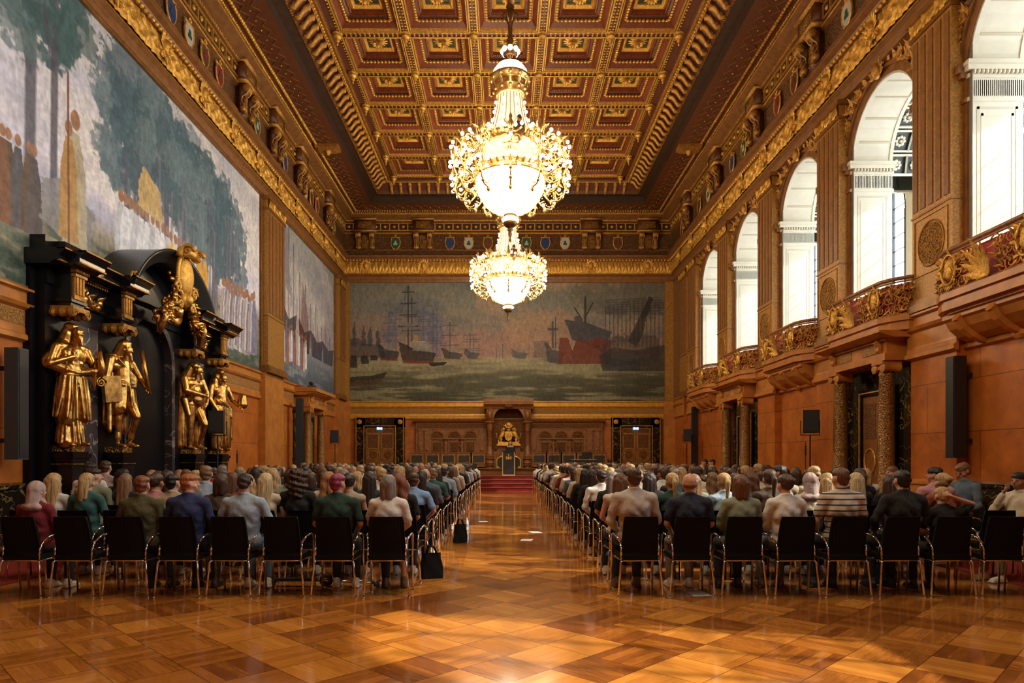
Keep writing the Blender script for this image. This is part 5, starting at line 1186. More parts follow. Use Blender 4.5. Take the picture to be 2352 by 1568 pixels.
def statue_mesh(k):
    p = []; cl = []
    if k == 0:      # hooded man in long robe, hand at chin, holding a scroll
        torso(p); st_head(p, (.1, .02, 2.12), .2); st_legs(p)
        p += [('c', (-.03,-.3,1.84), (.02,-.46,1.50), .09, .07), ('c', (.02,-.46,1.5), (.2,-.14,1.66), .07, .05), ('c', (-.03,.3,1.84), (.1,.38,1.5), .09, .07), ('c', (.1,.38,1.5), (.32,.27,1.62), .07, .05)]
        hand(p, (.2,-.14,1.66), (0,.3,1), (1,0,0), (0,1,0), 1.2, .5, .014); hand(p, (.32,.27,1.62), (.4,0,.5), (0,0,1), (0,-1,0), 1.25, .9, .014)
        cl = [('c', (-.1,0,2.12), (-.16,-.05,1.85), .15, .17), ('c', (-.05,-.02,2.25), (.03,.0,2.24), .10, .09), ('c', (-.12,-.1,1.9), (-.05,-.42,1.56), .15, .13), ('c', (-.05,-.43,1.52), (.1,.0,1.38), .12, .10), ('c', (.1,.0,1.38), (.16,.32,1.44), .10, .08), ('e', (0,0,1.68), (.18,.25,.26)), ('e', (0,0,1.45), (.19,.22,.22)), ('c', (-.1,.05,1.8), (-.05,.28,1.7), .15, .12), ('c', (.17,.32,1.42), (.18,.32,1.1), .06, .02),
              ('c', (0,-.08,1.3), (-.02,-.10,.5), .18, .2), ('c', (0,.10,1.3), (.02,.14,.6), .18, .2), ('c', (-.03,-.06,.5), (-.02,-.08,.06), .15, .19)]
        fold(cl, (0, 0), 1.3, .50, (.20, .25), (.25, .34), 17, .036, 1, .35); fold(cl, (-.02, -.03), .55, .04, (.16, .2), (.2, .25), 15, .03, 2, .1)
        for q in range(7): cl.append(('c', (-.22+.02*q, -.1-.05*q, 1.98-.05*q), (.14, -.22+.09*q, 1.42-.012*q), .03, .032))
    elif k == 1:    # bearded man in tunic, book under arm, staff, bare legs with boots
        torso(p); st_head(p, (.07, .06, 2.08), .5); st_legs(p, True)
        p += [('c', (-.02,-.3,1.84), (.0,-.42,1.44), .105, .08), ('c', (.0,-.42,1.44), (.12,-.3,1.08), .075, .05), ('c', (-.03,.3,1.84), (.1,.42,1.5), .09, .07), ('c', (.1,.42,1.5), (.3,.4,1.3), .07, .05)]
        hand(p, (.12,-.3,1.1), (.3,.2,-1), (1,0,0), (0,1,0), 1.25, .5, .014); hand(p, (.3,.4,1.3), (.5,0,-.8), (1,0,.3), (0,-1,0), 1.2, .9, .014)
        cl = [('c', (0,0,1.75), (0,0,1.3), .19, .21), ('c', (.02,-.1,1.3), (.02,-.16,.82), .18, .17), ('c', (.02,.1,1.3), (.06,.18,.82), .18, .16), ('c', (-.15,-.15,1.9), (-.18,-.22,.5), .13, .12), ('c', (-.16,.1,1.9), (-.16,.15,.4), .13, .13), ('c', (.08,-.2,1.8), (.16,.2,1.45), .05, .06), ('c', (-.05,-.3,1.1), (.0,-.34,.35), .08, .05),
              ('c', (.02,.04,2.2), (-.12,-.02,1.9), .13, .14), ('c', (.02,.05,2.24), (.08,.08,2.22), .10, .08), ('c', (0,-.12,.34), (0,-.12,.2), .075, .08), ('c', (.1,.165,.34), (.07,.16,.2), .075, .08)]
        fold(cl, (.03, 0), 1.32, .82, (.17, .2), (.2, .27), 14, .032, 5, .15); fold(cl, (-.16, -.2), 1.8, .45, (.1, .12), (.11, .13), 8, .03, 6, .4)
        for q in range(5): cl.append(('c', (.12, -.22+.03*q, 1.85-.03*q), (.2, .18, 1.5-.05*q), .025, .028))
        cl += [('c', (.17,-.18,1.32), (.19,.18,1.3), .03, .03), ('c', (.17,-.18,1.38), (.19,.18,1.36), .025, .025)]
    elif k == 2:    # bearded bare man with cloak down the back, arms crossed over the belly
        torso(p); st_head(p, (.09, .06, 2.08), .7); st_legs(p, True)
        p += [('e', (.12,.02,1.3), (.14,.18,.18)), ('c', (-.02,-.3,1.84), (.12,-.36,1.52), .105, .08), ('c', (.12,-.36,1.52), (.26,.12,1.42), .078, .055), ('c', (-.03,.3,1.84), (.05,.42,1.5), .10, .075), ('c', (.05,.42,1.5), (.2,.25,1.2), .07, .05)]
        hand(p, (.26,.12,1.42), (0,1,-.2), (1,0,0), (0,0,1), 1.2, .5, .014); hand(p, (.2,.25,1.2), (.2,-.5,-.6), (1,0,0), (0,0,1), 1.2, .6, .014)
        cl = [('c', (-.08,0,2.15), (-.18,-.1,1.85), .14, .15), ('c', (.0,0,2.23), (.05,.0,2.2), .10, .09), ('c', (-.16,-.22,1.85), (-.2,-.28,.1), .12, .13), ('c', (-.16,.2,1.8), (-.18,.2,.15), .13, .14), ('c', (-.1,.32,1.5), (.02,.36,.7), .09, .07), ('c', (-.05,-.25,1.3), (.05,-.2,.9), .1, .06), ('c', (.05,.26,1.2), (.08,.3,.6), .06, .04), ('c', (-.12,0,1.5), (-.14,0,.2), .15, .15)]
        fold(cl, (-.17, -.22), 1.8, .12, (.1, .1), (.12, .13), 10, .03, 7, .5); fold(cl, (-.16, .22), 1.75, .2, (.1, .1), (.12, .14), 9, .03, 8, .5)
    else:           # hooded woman with veil in tunic, basket at the far hip
        torso(p); st_head(p, (.08, .02, 2.08), .3, False); st_legs(p)
        p += [('c', (-.02,-.3,1.82), (.02,-.40,1.44), .095, .075), ('c', (.02,-.40,1.44), (.16,-.26,1.12), .07, .05), ('c', (-.03,.3,1.82), (.05,.45,1.48), .09, .07), ('c', (.05,.45,1.48), (.28,.46,1.3), .06, .05)]
        hand(p, (.16,-.26,1.12), (.3,.2,-1), (1,0,0), (0,1,0), 1.2, .5, .014); hand(p, (.28,.46,1.3), (.6,0,-.4), (0,0,1), (0,-1,0), 1.2, .8, .014)
        cl = [('e', (0,0,1.68), (.175,.25,.24)), ('c', (-.1,0,2.12), (-.15,-.1,1.8), .15, .17), ('c', (0,0,2.25), (.05,0,2.24), .10, .09), ('c', (-.04,-.14,2.0), (.02,-.2,1.7), .10, .07), ('c', (0,0,1.75), (0,0,1.3), .2, .22), ('c', (.03,-.1,1.4), (.06,.22,1.2), .2, .16), ('c', (0,-.1,1.2), (0,-.16,.12), .2, .16), ('c', (.02,.12,1.2), (.04,.18,.12), .2, .16), ('c', (.0,.3,1.2), (.05,.38,.35), .1, .06), ('c', (-.14,.0,1.5), (-.14,0,.2), .16, .2)]
        fold(cl, (.01, 0), 1.25, .05, (.19, .24), (.2, .28), 16, .034, 9, .15)
        for q in range(6): cl.append(('c', (.16, -.2+.02*q, 1.42-.04*q), (.2, .26, 1.2-.05*q), .028, .03))
    if k in (1, 2):
        rn = random.Random(k)
        for q in range(60):
            a, b = rn.uniform(0, 2*PI), rn.uniform(-.2, 1.3); v = Vector((math.cos(a)*math.cos(b), math.sin(a)*math.cos(b), math.sin(b)))
            if v.x > .55 and v.z < .75: continue
            p.append(('e', (.07+.1*v.x, .06+.095*v.y, 2.1+.13*v.z), (.03, .03, .03)))
    return blob('statue_body', p, .0135, 2), blob('drapery', cl, .0135, 1)
SL = ['gilded statue of a hooded robed man holding a scroll, nearest the camera', 'gilded statue of a bearded man in a tunic holding a book and staff', 'gilded statue of a bare bearded man with crossed arms and a cloak', 'gilded statue of a veiled woman carrying a basket, farthest from the camera']
for k, y in enumerate(DC):
    r = thing('statue', SL[k], 'statue', (XL+.56, y, 1.75), -.35 if k != 1 else -.2, 'gilded statues on the black portal')
    b, c = statue_mesh(k); b.materials.append(BRZ); c.materials.append(BRZ); r.scale = (1,1,1)
    link('body', b, r); link('drapery', c, r)
    if k == 0:
        mb = MB(); mb.tube([(.38, .24, 1.80), (.40, .30, 1.50), (.36, .28, 1.30)], .06, 10); mb.spiral((.40, .28, 1.22), (0,1,0), (0,0,1), .11, 2, .02); mb.build('scroll', BRZ, r, True)
    if k == 1:
        mb = MB(); mb.M = Matrix.Rotation(.12, 4, 'X'); mb.box(.10, .18, -.52, -.05, .98, 1.52); mb.box(.115, .165, -.50, -.03, 1.0, 1.5); mb.build('book', BRZ, r)
        mb = MB(); mb.tube([(.26, .28, 2.1), (.34, .40, 1.18)], .045, 8); mb.tube([(.3, .22, 2.06), (.38, .36, 1.24)], .02, 6); mb.build('staff', BRZ, r, True)
    if k == 3:
        mb = MB(); mb.lathe([(0,.0),(.10,.02),(.15,.10),(.16,.14),(.14,.18),(.15,.22),(.13,.26),(.14,.30),(.11,.34),(.11,.38),(.05,.44),(0,.46)], (.32, .56, 1.22), 14); mb.build('basket', BRZ, r, True)

# ---------------------------------------------------------------- chandeliers
BULB = emis('bulb_glow', (1., .86, .62), 14., False); BOWL = emis('lit_glass', (1., .80, .54), 7., True); CRYS = emis('lit_crystal', (1., .72, .42), 1.15, False)
DIM = mat('antique_bronze', (.20, .10, .04), .35, .8)
def chandelier():
    r = thing('chandelier', 'x', 'chandelier')
    z = lambda v: v      # absolute heights, origin at floor
    mb = MB(); mb.tube([(0,0,15.4), (0,0,12.9)], .07, 10); mb.lathe([(.07,13.0),(.11,12.95),(.05,12.85),(.10,12.75),(.14,12.65),(.06,12.5),(.05,12.2),(.09,12.1),(.05,12.0),(.06,11.98)], n=12)
    for k in range(6): a = PI*k/3; mb.tube([(.05*math.cos(a), .05*math.sin(a), 12.9), (.2*math.cos(a), .2*math.sin(a), 12.75), (.07*math.cos(a), .07*math.sin(a), 12.55)], .018, 5)
    mb.build('rod', DIM, r, True)
    mb = MB(); mb.ball((0, 0, 11.8), (.20, .20, .17), 14, 8); mb.lathe([(.06,11.62),(.14,11.66),(.1,11.58),(.16,11.5)], n=12); mb.build('upper_ball', DIM, r, True)
    def bulbs(R, zz, n, rr, name='bulb_ring', par=r, off=0):
        mb = MB()
        for k in range(n): a = 2*PI*(k+off)/n; mb.ball((R*math.cos(a), R*math.sin(a), zz), rr, 6, 4)
        return mb.build(name, BULB, par, True)
    bulbs(.19, 11.82, 8, .07)
    mb = MB(); mb.lathe([(.44,11.16),(.43,11.3),(.33,11.44),(.16,11.52),(0,11.54)], n=20); mb.build('glass_dome', BOWL, r, True)
    mb = MB(); mb.lathe([(.36,10.66),(.40,10.70),(.38,10.76),(.44,10.82),(.44,10.90),(.41,10.94),(.43,11.04),(.50,11.08),(.52,11.14),(.45,11.2),(.42,11.18)], n=20)
    for k in range(12): a = PI*k/6; mb.leaf((.42*math.cos(a), .42*math.sin(a), 10.8), (math.cos(a)*.15, math.sin(a)*.15, 1), (math.cos(a), math.sin(a), 0), .22, .10, .3, 5); mb.ball((.47*math.cos(a), .47*math.sin(a), 11.08), .06, 6, 4); mb.ball((.42*math.cos(a), .42*math.sin(a), 10.78), .05, 6, 4)
    for k in range(8): a = PI*k/4; mb.tube([(.40*math.cos(a), .40*math.sin(a), 11.15), (.34*math.cos(a), .34*math.sin(a), 11.4), (.15*math.cos(a), .15*math.sin(a), 11.56)], .022, 5)
    mb.build('crown', CHGOLD, r, True)
    # crystal strings flaring down
    R = lambda t: .34+.27*t**1.7
    mb = MB(); mb.lathe([(R(t)-.03, 10.68-1.12*t) for t in (0, .2, .4, .6, .8, 1)], n=24); mb.build('crystal_cone', CRYS, r, True)
    mb = MB()
    for k in range(24): a = PI*k/12; mb.tube([((R(t)-.012)*math.cos(a), (R(t)-.012)*math.sin(a), 10.68-1.12*t) for t in (0, .25, .5, .75, 1)], .010, 4)
    mb.build('cone_ribs', CHGOLD, r)
    mb = MB()
    for k in range(8):
        for t in (.2, .42, .62, .8, .95): a = PI*(k+.5)/4; mb.ball(((R(t)+.03)*math.cos(a), (R(t)+.03)*math.sin(a), 10.68-1.12*t), .042, 6, 4)
    mb.build('bulb_string', BULB, r, True)
    def ring(R0, zz, h, name, nn=36):
        mb = MB(); mb.lathe([(R0-.05,zz-h),(R0+.03,zz-h*.8),(R0,zz-h*.4),(R0,zz+h*.4),(R0+.05,zz+h*.8),(R0-.03,zz+h),(R0-.05,zz-h)], n=nn)
        for k in range(nn): a = 2*PI*k/nn; mb.leaf((R0*math.cos(a), R0*math.sin(a), zz), (math.cos(a)*.5, math.sin(a)*.5, 1), (math.cos(a), math.sin(a), 0), h*1.3, .08, .4, 4)
        return mb.build(name, CHGOLD, r, True)
    ring(.70, 9.47, .13, 'upper_ring', 24); ring(.90, 8.66, .09, 'lower_ring')
    mb = MB(); mb.lathe([(.68, 9.35), (.78, 9.1), (.86, 8.8)], n=24); mb.build('crystal_drum', CRYS, r, True)
    mb = MB(); mb.lathe([(.86,8.62),(.87,8.45),(.80,8.2),(.66,7.98),(.45,7.80),(.2,7.70),(.1,7.68)], n=32); mb.build('glass_bowl', BOWL, r, True)
    mb = MB()
    for k in range(16): a = PI*k/8; mb.tube([(q*math.cos(a), q*math.sin(a), w) for q, w in ((.875,8.62),(.885,8.45),(.815,8.2),(.675,7.97),(.46,7.79),(.2,7.69))], .010, 4)
    mb.build('bowl_ribs', CHGOLD, r)
    mb = MB()
    for k in range(16):
        for t in (.15, .4, .65, .85):
            a = PI*(k+.5)/8; q = .88*math.cos(t*1.3); mb.ball((q*math.cos(a), q*math.sin(a), 8.55-.85*math.sin(t*1.35)), .022, 5, 3)
    mb.build('crystal_beads', CRYS, r)
    # arms
    mb = MB(); mb.tube([(.72,0,9.42), (1.0,0,9.5), (1.25,0,9.45), (1.4,0,9.2), (1.42,0,8.85), (1.30,0,8.6), (1.1,0,8.5), (.92,0,8.62)], [.03,.03,.035,.03,.03,.03,.025,.02], 6)
    mb.spiral((1.15, 0, 9.2), (1,0,0), (0,0,1), .2, 1.6, .02, 0, 16); mb.spiral((1.2, 0, 8.85), (1,0,0), (0,0,1), .16, 1.6, .016, 1, 16); mb.spiral((.98, 0, 9.22), (0,1,0), (0,0,1), .13, 1.6, .014, 2, 14)
    mb.lathe([(0,9.78),(.02,9.74),(.04,9.68),(.03,9.62),(.06,9.56),(.07,9.48),(.05,9.4)], (1.0, 0, 0), 8)
    mb.lathe([(0,9.6),(.02,9.56),(.045,9.5),(.025,9.45),(.06,9.38),(.08,9.28),(.05,9.2)], (1.38, 0, 0), 8)
    for s in (-1, 1):
        mb.tube([(1.38,0,9.15), (1.46,s*.14,9.12), (1.48,s*.26,9.2)], .02, 5); mb.tube([(1.42,0,8.9), (1.5,s*.15,8.82), (1.5,s*.26,8.9)], .02, 5); mb.tube([(1.3,0,8.6), (1.42,s*.1,8.42), (1.46,s*.2,8.46)], .02, 5)
        mb.leaf((1.4, s*.05, 9.3), (.3, s*.6, .5), (1,0,0), .17, .08, .4, 5); mb.leaf((1.42, s*.05, 8.8), (.2, s*.5, -1), (1,0,0), .2, .08, .4, 5); mb.spiral((1.42, s*.13, 8.98), (0,s,0), (0,0,1), .1, 1.5, .013, 0, 12)
    mb.tube([(1.34,0,8.55), (1.4,0,8.35), (1.36,0,8.2), (1.25,0,8.05), (1.0,0,8.02), (.85,0,8.2)], .022, 5); mb.ball((1.3, 0, 8.12), .05, 6, 4); mb.ball((1.05, 0, 8.0), (.05,.05,.08), 6, 4); mb.ball((1.42, 0, 8.3), .05, 6, 4)
    for k in range(12): t = k/11; mb.ball((.92+.5*t, 0, 8.35-.25*math.sin(PI*t)), .02, 5, 3)
    arm = mb.build('arm', CHGOLD, r, True)
    mb = MB()
    for p in ((1.48,.26,9.29),(1.48,-.26,9.29),(1.5,.26,8.8),(1.5,-.26,8.8),(1.46,.2,8.36),(1.46,-.2,8.36),(1.52,0,9.02),(1.15,.12,9.42),(1.15,-.12,9.42),(1.02,.1,8.95),(1.0,-.1,9.15),(1.5,0,8.62),(1.25,.1,8.7),(1.3,-.05,9.05)): mb.ball(p, .046, 7, 5)
    bc = mb.build('bulb_cluster', BULB, arm, True)
    for k in range(1, 12):
        a = arm.copy(); C.objects.link(a); a.rotation_euler = (0, 0, PI*k/6); b = bc.copy(); C.objects.link(b); b.parent = a
    for k in range(12):
        if k % 3 == 0:
            mb = MB(); a = PI*(k+.5)/6; c = (.82*math.cos(a), .82*math.sin(a), 9.44); mb.M = Matrix.Translation(c) @ Matrix.Rotation(a, 4, 'Z'); mb.prism([(-.12,.22),(.12,.22),(.14,0),(0,-.26),(-.14,0)], -.02, .03, 'x'); mb.ball((.0,0,.3), (.06,.07,.1), 8, 5); mb.build('shield', DIM, r)
    mb = MB(); mb.lathe([(.1,7.72),(.17,7.68),(.17,7.64),(.12,7.62),(.1,7.6),(.16,7.52),(.19,7.46),(.12,7.38),(.06,7.34),(.08,7.3),(.04,7.26),(.05,7.2),(.02,7.1),(.035,7.04),(0,6.98)], n=14); mb.build('finial', DIM, r, True)
    bulbs(.17, 7.56, 12, .05)
    return r
ch = chandelier()
CHL = {1: 'large lit gilded chandelier with glass bowl, nearer and higher in the picture', 2: 'lit gilded chandelier with glass bowl hanging farther away in front of the harbour mural', 0: 'lit gilded chandelier overhead behind the camera position'}
for i in (1, 2, 0):
    c = ch if i == 1 else dup(ch); c.location = (.13, LAMP_Y[i], 0); c['label'] = CHL[i]; c['group'] = 'chandeliers'
    for k in range(6):
        l = bpy.data.lights.new('chandelier_lamp', 'POINT'); l.energy = LAMP_W; l.color = (1, .80, .54); l.shadow_soft_size = .1
        o = bpy.data.objects.new('chandelier_lamp', l); C.objects.link(o); o.parent = c; a = PI*k/3+.26; o.location = (1.72*math.cos(a), 1.72*math.sin(a), 8.95)
# ---------------------------------------------------------------- chairs
def chair_proto():
    r = thing('stacking_chair', 'x', 'chair')
    mb = MB()   # back shell, slightly curved and reclined
    def bk(u, v):
        w = .205-.02*v; x = (u*2-1)*w; z = .44+.44*v; y = -.17-.10*v+.03*(1-(u*2-1)**2)*-1+.012
        if v > .9: x *= 1-.25*(v-.9)*4*.5
        return (x, y, z)
    mb.grid(bk, 8, 8); n = len(mb.v); vs = list(mb.v); mb.add([(x, y+.03, z) for x, y, z in vs], [tuple(reversed(f)) for f in mb.f])
    W8 = 9; rim = [i for i in range(W8)]+[j*W8+8 for j in range(1, 9)]+[72+i for i in range(7, -1, -1)]+[j*W8 for j in range(7, 0, -1)]
    mb.f += [(rim[i], rim[(i+1) % len(rim)], rim[(i+1) % len(rim)]+n, rim[i]+n) for i in range(len(rim))]; mb.mi = [0]*len(mb.f)
    mb.build('backrest', BLACKF, r, True)
    mb = MB(); mb.prism([(-.2,.40),(-.2,.455),(.16,.47),(.23,.45),(.24,.43),(.2,.415)], -.205, .205, 'x'); mb.build('seat', BLACKF, r)
    mb = MB()
    for s in (-1, 1): mb.tube([(s*.19,-.19,.40), (s*.21,.18,.40)], .010, 6)
    mb.tube([(-.2,-.19,.40), (.2,-.19,.40)], .011, 6); mb.tube([(-.2,.18,.40), (.2,.18,.40)], .011, 6); mb.build('rail', CHROME, r, True)
    for s in (-1, 1):
        mb = MB(); mb.tube([(s*.195,-.19,.405), (s*.212,-.205,.38), (s*.245,-.225,.0)], .0115, 8); mb.tube([(s*.245,-.225,.0), (s*.246,-.226,.014)], .015, 8); mb.build('leg', CHROME, r, True)
        mb = MB(); mb.tube([(s*.205,-.14,.60), (s*.235,-.06,.655), (s*.25,.04,.67), (s*.25,.13,.65), (s*.242,.18,.58), (s*.235,.21,.40), (s*.24,.245,0)], .0115, 8); mb.build('leg', CHROME, r, True)
        mb = MB(); mb.tube([(s*.20,-.19,.41), (s*.205,-.185,.52), (s*.205,-.14,.602)], .0115, 8); mb.build('armrest_tube', CHROME, r, True)
    return r
chp = chair_proto(); chk_ = kids(chp); first_chair = [True]
ORD = ['back', 'second', 'third', 'fourth', 'fifth', 'sixth', 'seventh', 'eighth', 'ninth', 'tenth', 'eleventh', 'twelfth', 'thirteenth', 'fourteenth', 'fifteenth', 'sixteenth', 'seventeenth', 'eighteenth', 'nineteenth', 'twentieth', 'twenty-first', 'twenty-second', 'twenty-third', 'twenty-fourth']
ORS = ['aisle', 'second', 'third', 'fourth', 'fifth', 'sixth', 'seventh', 'eighth', 'ninth']
def place(proto, ks, loc, rz=0, sc=1.):
    c = proto.copy(); C.objects.link(c); c.location = loc; c.rotation_euler = (0, 0, rz); c.scale = (sc,)*3
    for k in ks: q = k.copy(); C.objects.link(q); q.parent = c
    return c
def chair(x, y, rz, label):
    if first_chair[0]: c = chp; c.location = (x, y, 0); c.rotation_euler = (0, 0, rz); first_chair[0] = False
    else: c = place(chp, chk_, (x, y, 0), rz)
    c['label'] = label; c['group'] = 'black stacking chairs of the audience'; return c

# ---------------------------------------------------------------- people
def skinmat(n, c): return mat('skin_'+n, c, .5, var=.08, vs=20)
SKIN = [skinmat('fair', (.55,.30,.21)), skinmat('light', (.48,.24,.15)), skinmat('tan', (.34,.16,.09)), skinmat('brown', (.16,.07,.04))]
def hairmat(n, c): return mat('hair_'+n, c, .42, var=.45, vs=3, stretch=(34,34,2.2), bump=.3, bs=5)
HC_ = {'black': (.008,.006,.006), 'dark': (.022,.012,.008), 'brown': (.055,.026,.013), 'chestnut': (.12,.05,.022), 'lightbrown': (.20,.105,.05), 'blonde': (.42,.27,.12), 'paleblonde': (.55,.42,.24), 'auburn': (.17,.05,.018), 'ginger': (.30,.095,.03), 'grey': (.18,.16,.15), 'pink': (.20,.02,.07), 'strawberry': (.33,.15,.06)}
HAIR = {k: hairmat(k, v) for k, v in HC_.items()}
HN = {'black': 'black', 'dark': 'dark', 'brown': 'brown', 'chestnut': 'chestnut', 'lightbrown': 'light-brown', 'blonde': 'blonde', 'paleblonde': 'pale-blonde', 'auburn': 'auburn', 'ginger': 'ginger', 'grey': 'grey', 'pink': 'pink', 'strawberry': 'strawberry-blonde'}
TC = {'white': (.62,.61,.60), 'cream': (.60,.52,.40), 'black': (.010,.010,.012), 'charcoal': (.035,.035,.04), 'navy': (.012,.016,.038), 'blue': (.02,.035,.12), 'light-blue': (.30,.40,.52), 'sky-blue': (.20,.34,.62), 'dark-green': (.012,.04,.032), 'olive': (.075,.078,.035), 'sage': (.20,.24,.17), 'burgundy': (.17,.012,.022), 'red': (.45,.02,.025), 'pink': (.52,.26,.28), 'rust': (.26,.06,.03), 'beige': (.42,.33,.23), 'brown': (.07,.045,.028), 'grey': (.22,.22,.23), 'teal': (.03,.10,.10), 'mauve': (.38,.29,.28), 'stone-grey': (.40,.37,.35), 'steel-blue': (.09,.13,.18)}
CLO = {k: mat('cloth_'+k.replace('-', '_'), v, .85, var=.06, vs=9, bump=.5, bs=13) for k, v in TC.items()}
JEAN = [mat('trouser_'+n, c, .85, var=.12, vs=14) for n, c in (('black', (.009,.009,.011)), ('navy', (.014,.018,.035)), ('denim', (.07,.11,.17)), ('khaki', (.20,.16,.10)), ('grey', (.08,.08,.085)))]
SHOE = [mat('shoe_'+n, c, .6) for n, c in (('white', (.6,.58,.54)), ('black', (.01,.01,.011)), ('brown', (.08,.04,.02)))]
HY, HZ = -.025, 1.228
def headp(p, yaw=0, pitch=0, c=(0, HY, HZ), s=1.):
    M = Matrix.Translation(c) @ Matrix.Rotation(yaw, 4, 'Z') @ Matrix.Rotation(pitch, 4, 'X'); R3 = M.to_3x3(); f = lambda q: tuple(M @ Vector(q))
    p += [('e', f((0,-.005,.02)), (.072*s,.09*s,.092*s), R3), ('e', f((0,.022,-.045)), (.056*s,.062*s,.066*s), R3), ('e', f((0,.045,-.085)), (.03*s,.03*s,.025*s), R3)]
    p += [('c', f((0,.085,.01)), f((0,.104,-.022)), .009, .014), ('c', f((-.03,.074,.022)), f((.03,.074,.022)), .010, .010), ('c', f((-.018,.078,-.058)), f((.018,.078,-.058)), .010, .010)]
    for q in (-1, 1): p += [('e', f((q*.074,.0,-.01)), (.011,.022,.032), R3), ('e', f((q*.045,.05,-.03)), (.022,.022,.026), R3)]
def jt(pose, w):
    """shoulder, elbow, wrist for each side"""
    sh = [(-w, -.055, 1.03), (w, -.055, 1.03)]
    P = {'lap': [((-w-.055,.0,.79), (-.07,.20,.665)), ((w+.055,.0,.79), (.07,.22,.665))],
         'thigh': [((-w-.06,-.02,.78), (-.13,.24,.655)), ((w+.06,-.02,.78), (.14,.26,.655))],
         'cross': [((-w-.06,.03,.80), (.06,.17,.80)), ((w+.06,.03,.80), (-.06,.19,.82))],
         'chin': [((-w-.055,.0,.79), (-.02,.18,.68)), ((w+.03,.17,.80), (.07,.14,1.07))],
         'wide': [((-w-.10,-.02,.80), (-.16,.22,.67)), ((w+.10,-.02,.80), (.16,.22,.67))],
         'headtop': [((-w-.055,.0,.79), (-.05,.2,.67)), ((w+.20,-.02,1.12), (.06,-.12,1.22))]}[pose]
    return sh, P
def body_mesh(w, pose, yaw, pitch, fine=False):
    p = []; headp(p, yaw, pitch); p.append(('c', (0,-.03,1.18), (0,-.05,1.05), .052, .062))
    p += [('e', (0,-.045,.93), (w*.82,.095,.17)), ('e', (0,-.01,.70), (.13,.09,.18)), ('c', (-w*.8,-.055,1.015), (w*.8,-.055,1.015), .038, .038)]
    sh, P = jt(pose, w)
    for i in (0, 1):
        e, h = P[i]; s = -1 if i == 0 else 1
        p += [('c', sh[i], e, .038, .034), ('c', e, h, .036, .024)]
        d = (Vector(h)-Vector(e)).normalized(); up = Vector((0,-.3,1)) if pose not in ('chin', 'headtop') else Vector((0,-1,.2)); up = (up-d*up.dot(d)).normalized()
        hand(p, h, d, up, d.cross(up)*(s), .95, .45)
        p += [('c', (s*.09,.02,.565), (s*.11,.41,.545), .07, .052), ('c', (s*.11,.41,.545), (s*.11,.40,.12), .048, .034), ('c', (s*.11,.38,.06), (s*.115,.50,.035), .034, .028)]
    me = blob('body', p, .010 if fine else .0125, 2, None, .6); me.materials.append(SKIN[0]); return me
def shirt_mesh(w, pose, slv, bulk=1.):
    p = [('e', (0,.01,.60), (.172*bulk,.125,.12)), ('e', (0,-.02,.76), (.148*bulk,.110,.20)), ('e', (0,-.045,.91), (w*.90*bulk,.112,.19)), ('c', (-w*.84,-.057,1.02), (w*.84,-.057,1.02), .058, .058), ('c', (-.045,-.05,1.085), (-w*.85,-.058,1.035), .040, .046), ('c', (.045,-.05,1.085), (w*.85,-.058,1.035), .040, .046), ('c', (0,-.05,1.04), (0,-.042,1.095), .078, .062)]+[('c', (.062*math.cos(PI*i/5), -.042+.058*math.sin(PI*i/5), 1.118-.012*math.sin(PI*i/5)), (.062*math.cos(PI*(i+1)/5), -.042+.058*math.sin(PI*(i+1)/5), 1.118-.012*math.sin(PI*(i+1)/5)), .011, .011) for i in range(10)]
    sh, P = jt(pose, w)
    for i in (0, 1):
        e, h = Vector(P[i][0]), Vector(P[i][1]); s0 = Vector(sh[i])
        if slv == 'none': p.append(('c', s0, s0+(e-s0)*.08, .058, .05))
        elif slv == 'short': p.append(('c', s0, s0+(e-s0)*.75, .054, .055))
        else: p += [('c', s0, e, .054, .050), ('c', e, e+(h-e)*.93, .048, .040)]
    def wr(co): return (.0050*np.sin(co[:, 2]*42+np.sin(co[:, 0]*19)*2.6+co[:, 1]*14)+.0040*np.sin(co[:, 0]*55+np.sin(co[:, 2]*23)*2.4))*np.clip((1.08-co[:, 2])*5, .15, 1)
    me = blob('shirt', p, .0115, 9, wr, .6); me.materials.append(CLO['white']); return me
def trouser_mesh(crossed=False):
    p = [('e', (0,.02,.56), (.18,.15,.10))]
    for s in (-1, 1):
        if crossed and s > 0: p += [('c', (.09,.02,.57), (.02,.42,.62), .085, .066), ('c', (.02,.42,.62), (-.16,.46,.32), .062, .05)]
        else: p += [('c', (s*.09,.02,.565), (s*.11,.42,.545), .088, .068), ('c', (s*.11,.42,.545), (s*.11,.40,.13), .066, .052)]
    me = blob('trousers', p, .014, 3, None, .6); me.materials.append(JEAN[0]); return me
def shoes_mesh(sd):
    p = []
    for s in (sd,): p += [('c', (s*.11,.36,.045), (s*.12,.53,.032), .043, .036), ('c', (s*.11,.375,.06), (s*.11,.39,.11), .042, .042), ('b', (s*.115,.445,.012), (.085,.25,.02))]
    me = blob('shoe', p, .011, 2, None, .6); me.materials.append(SHOE[0]); return me
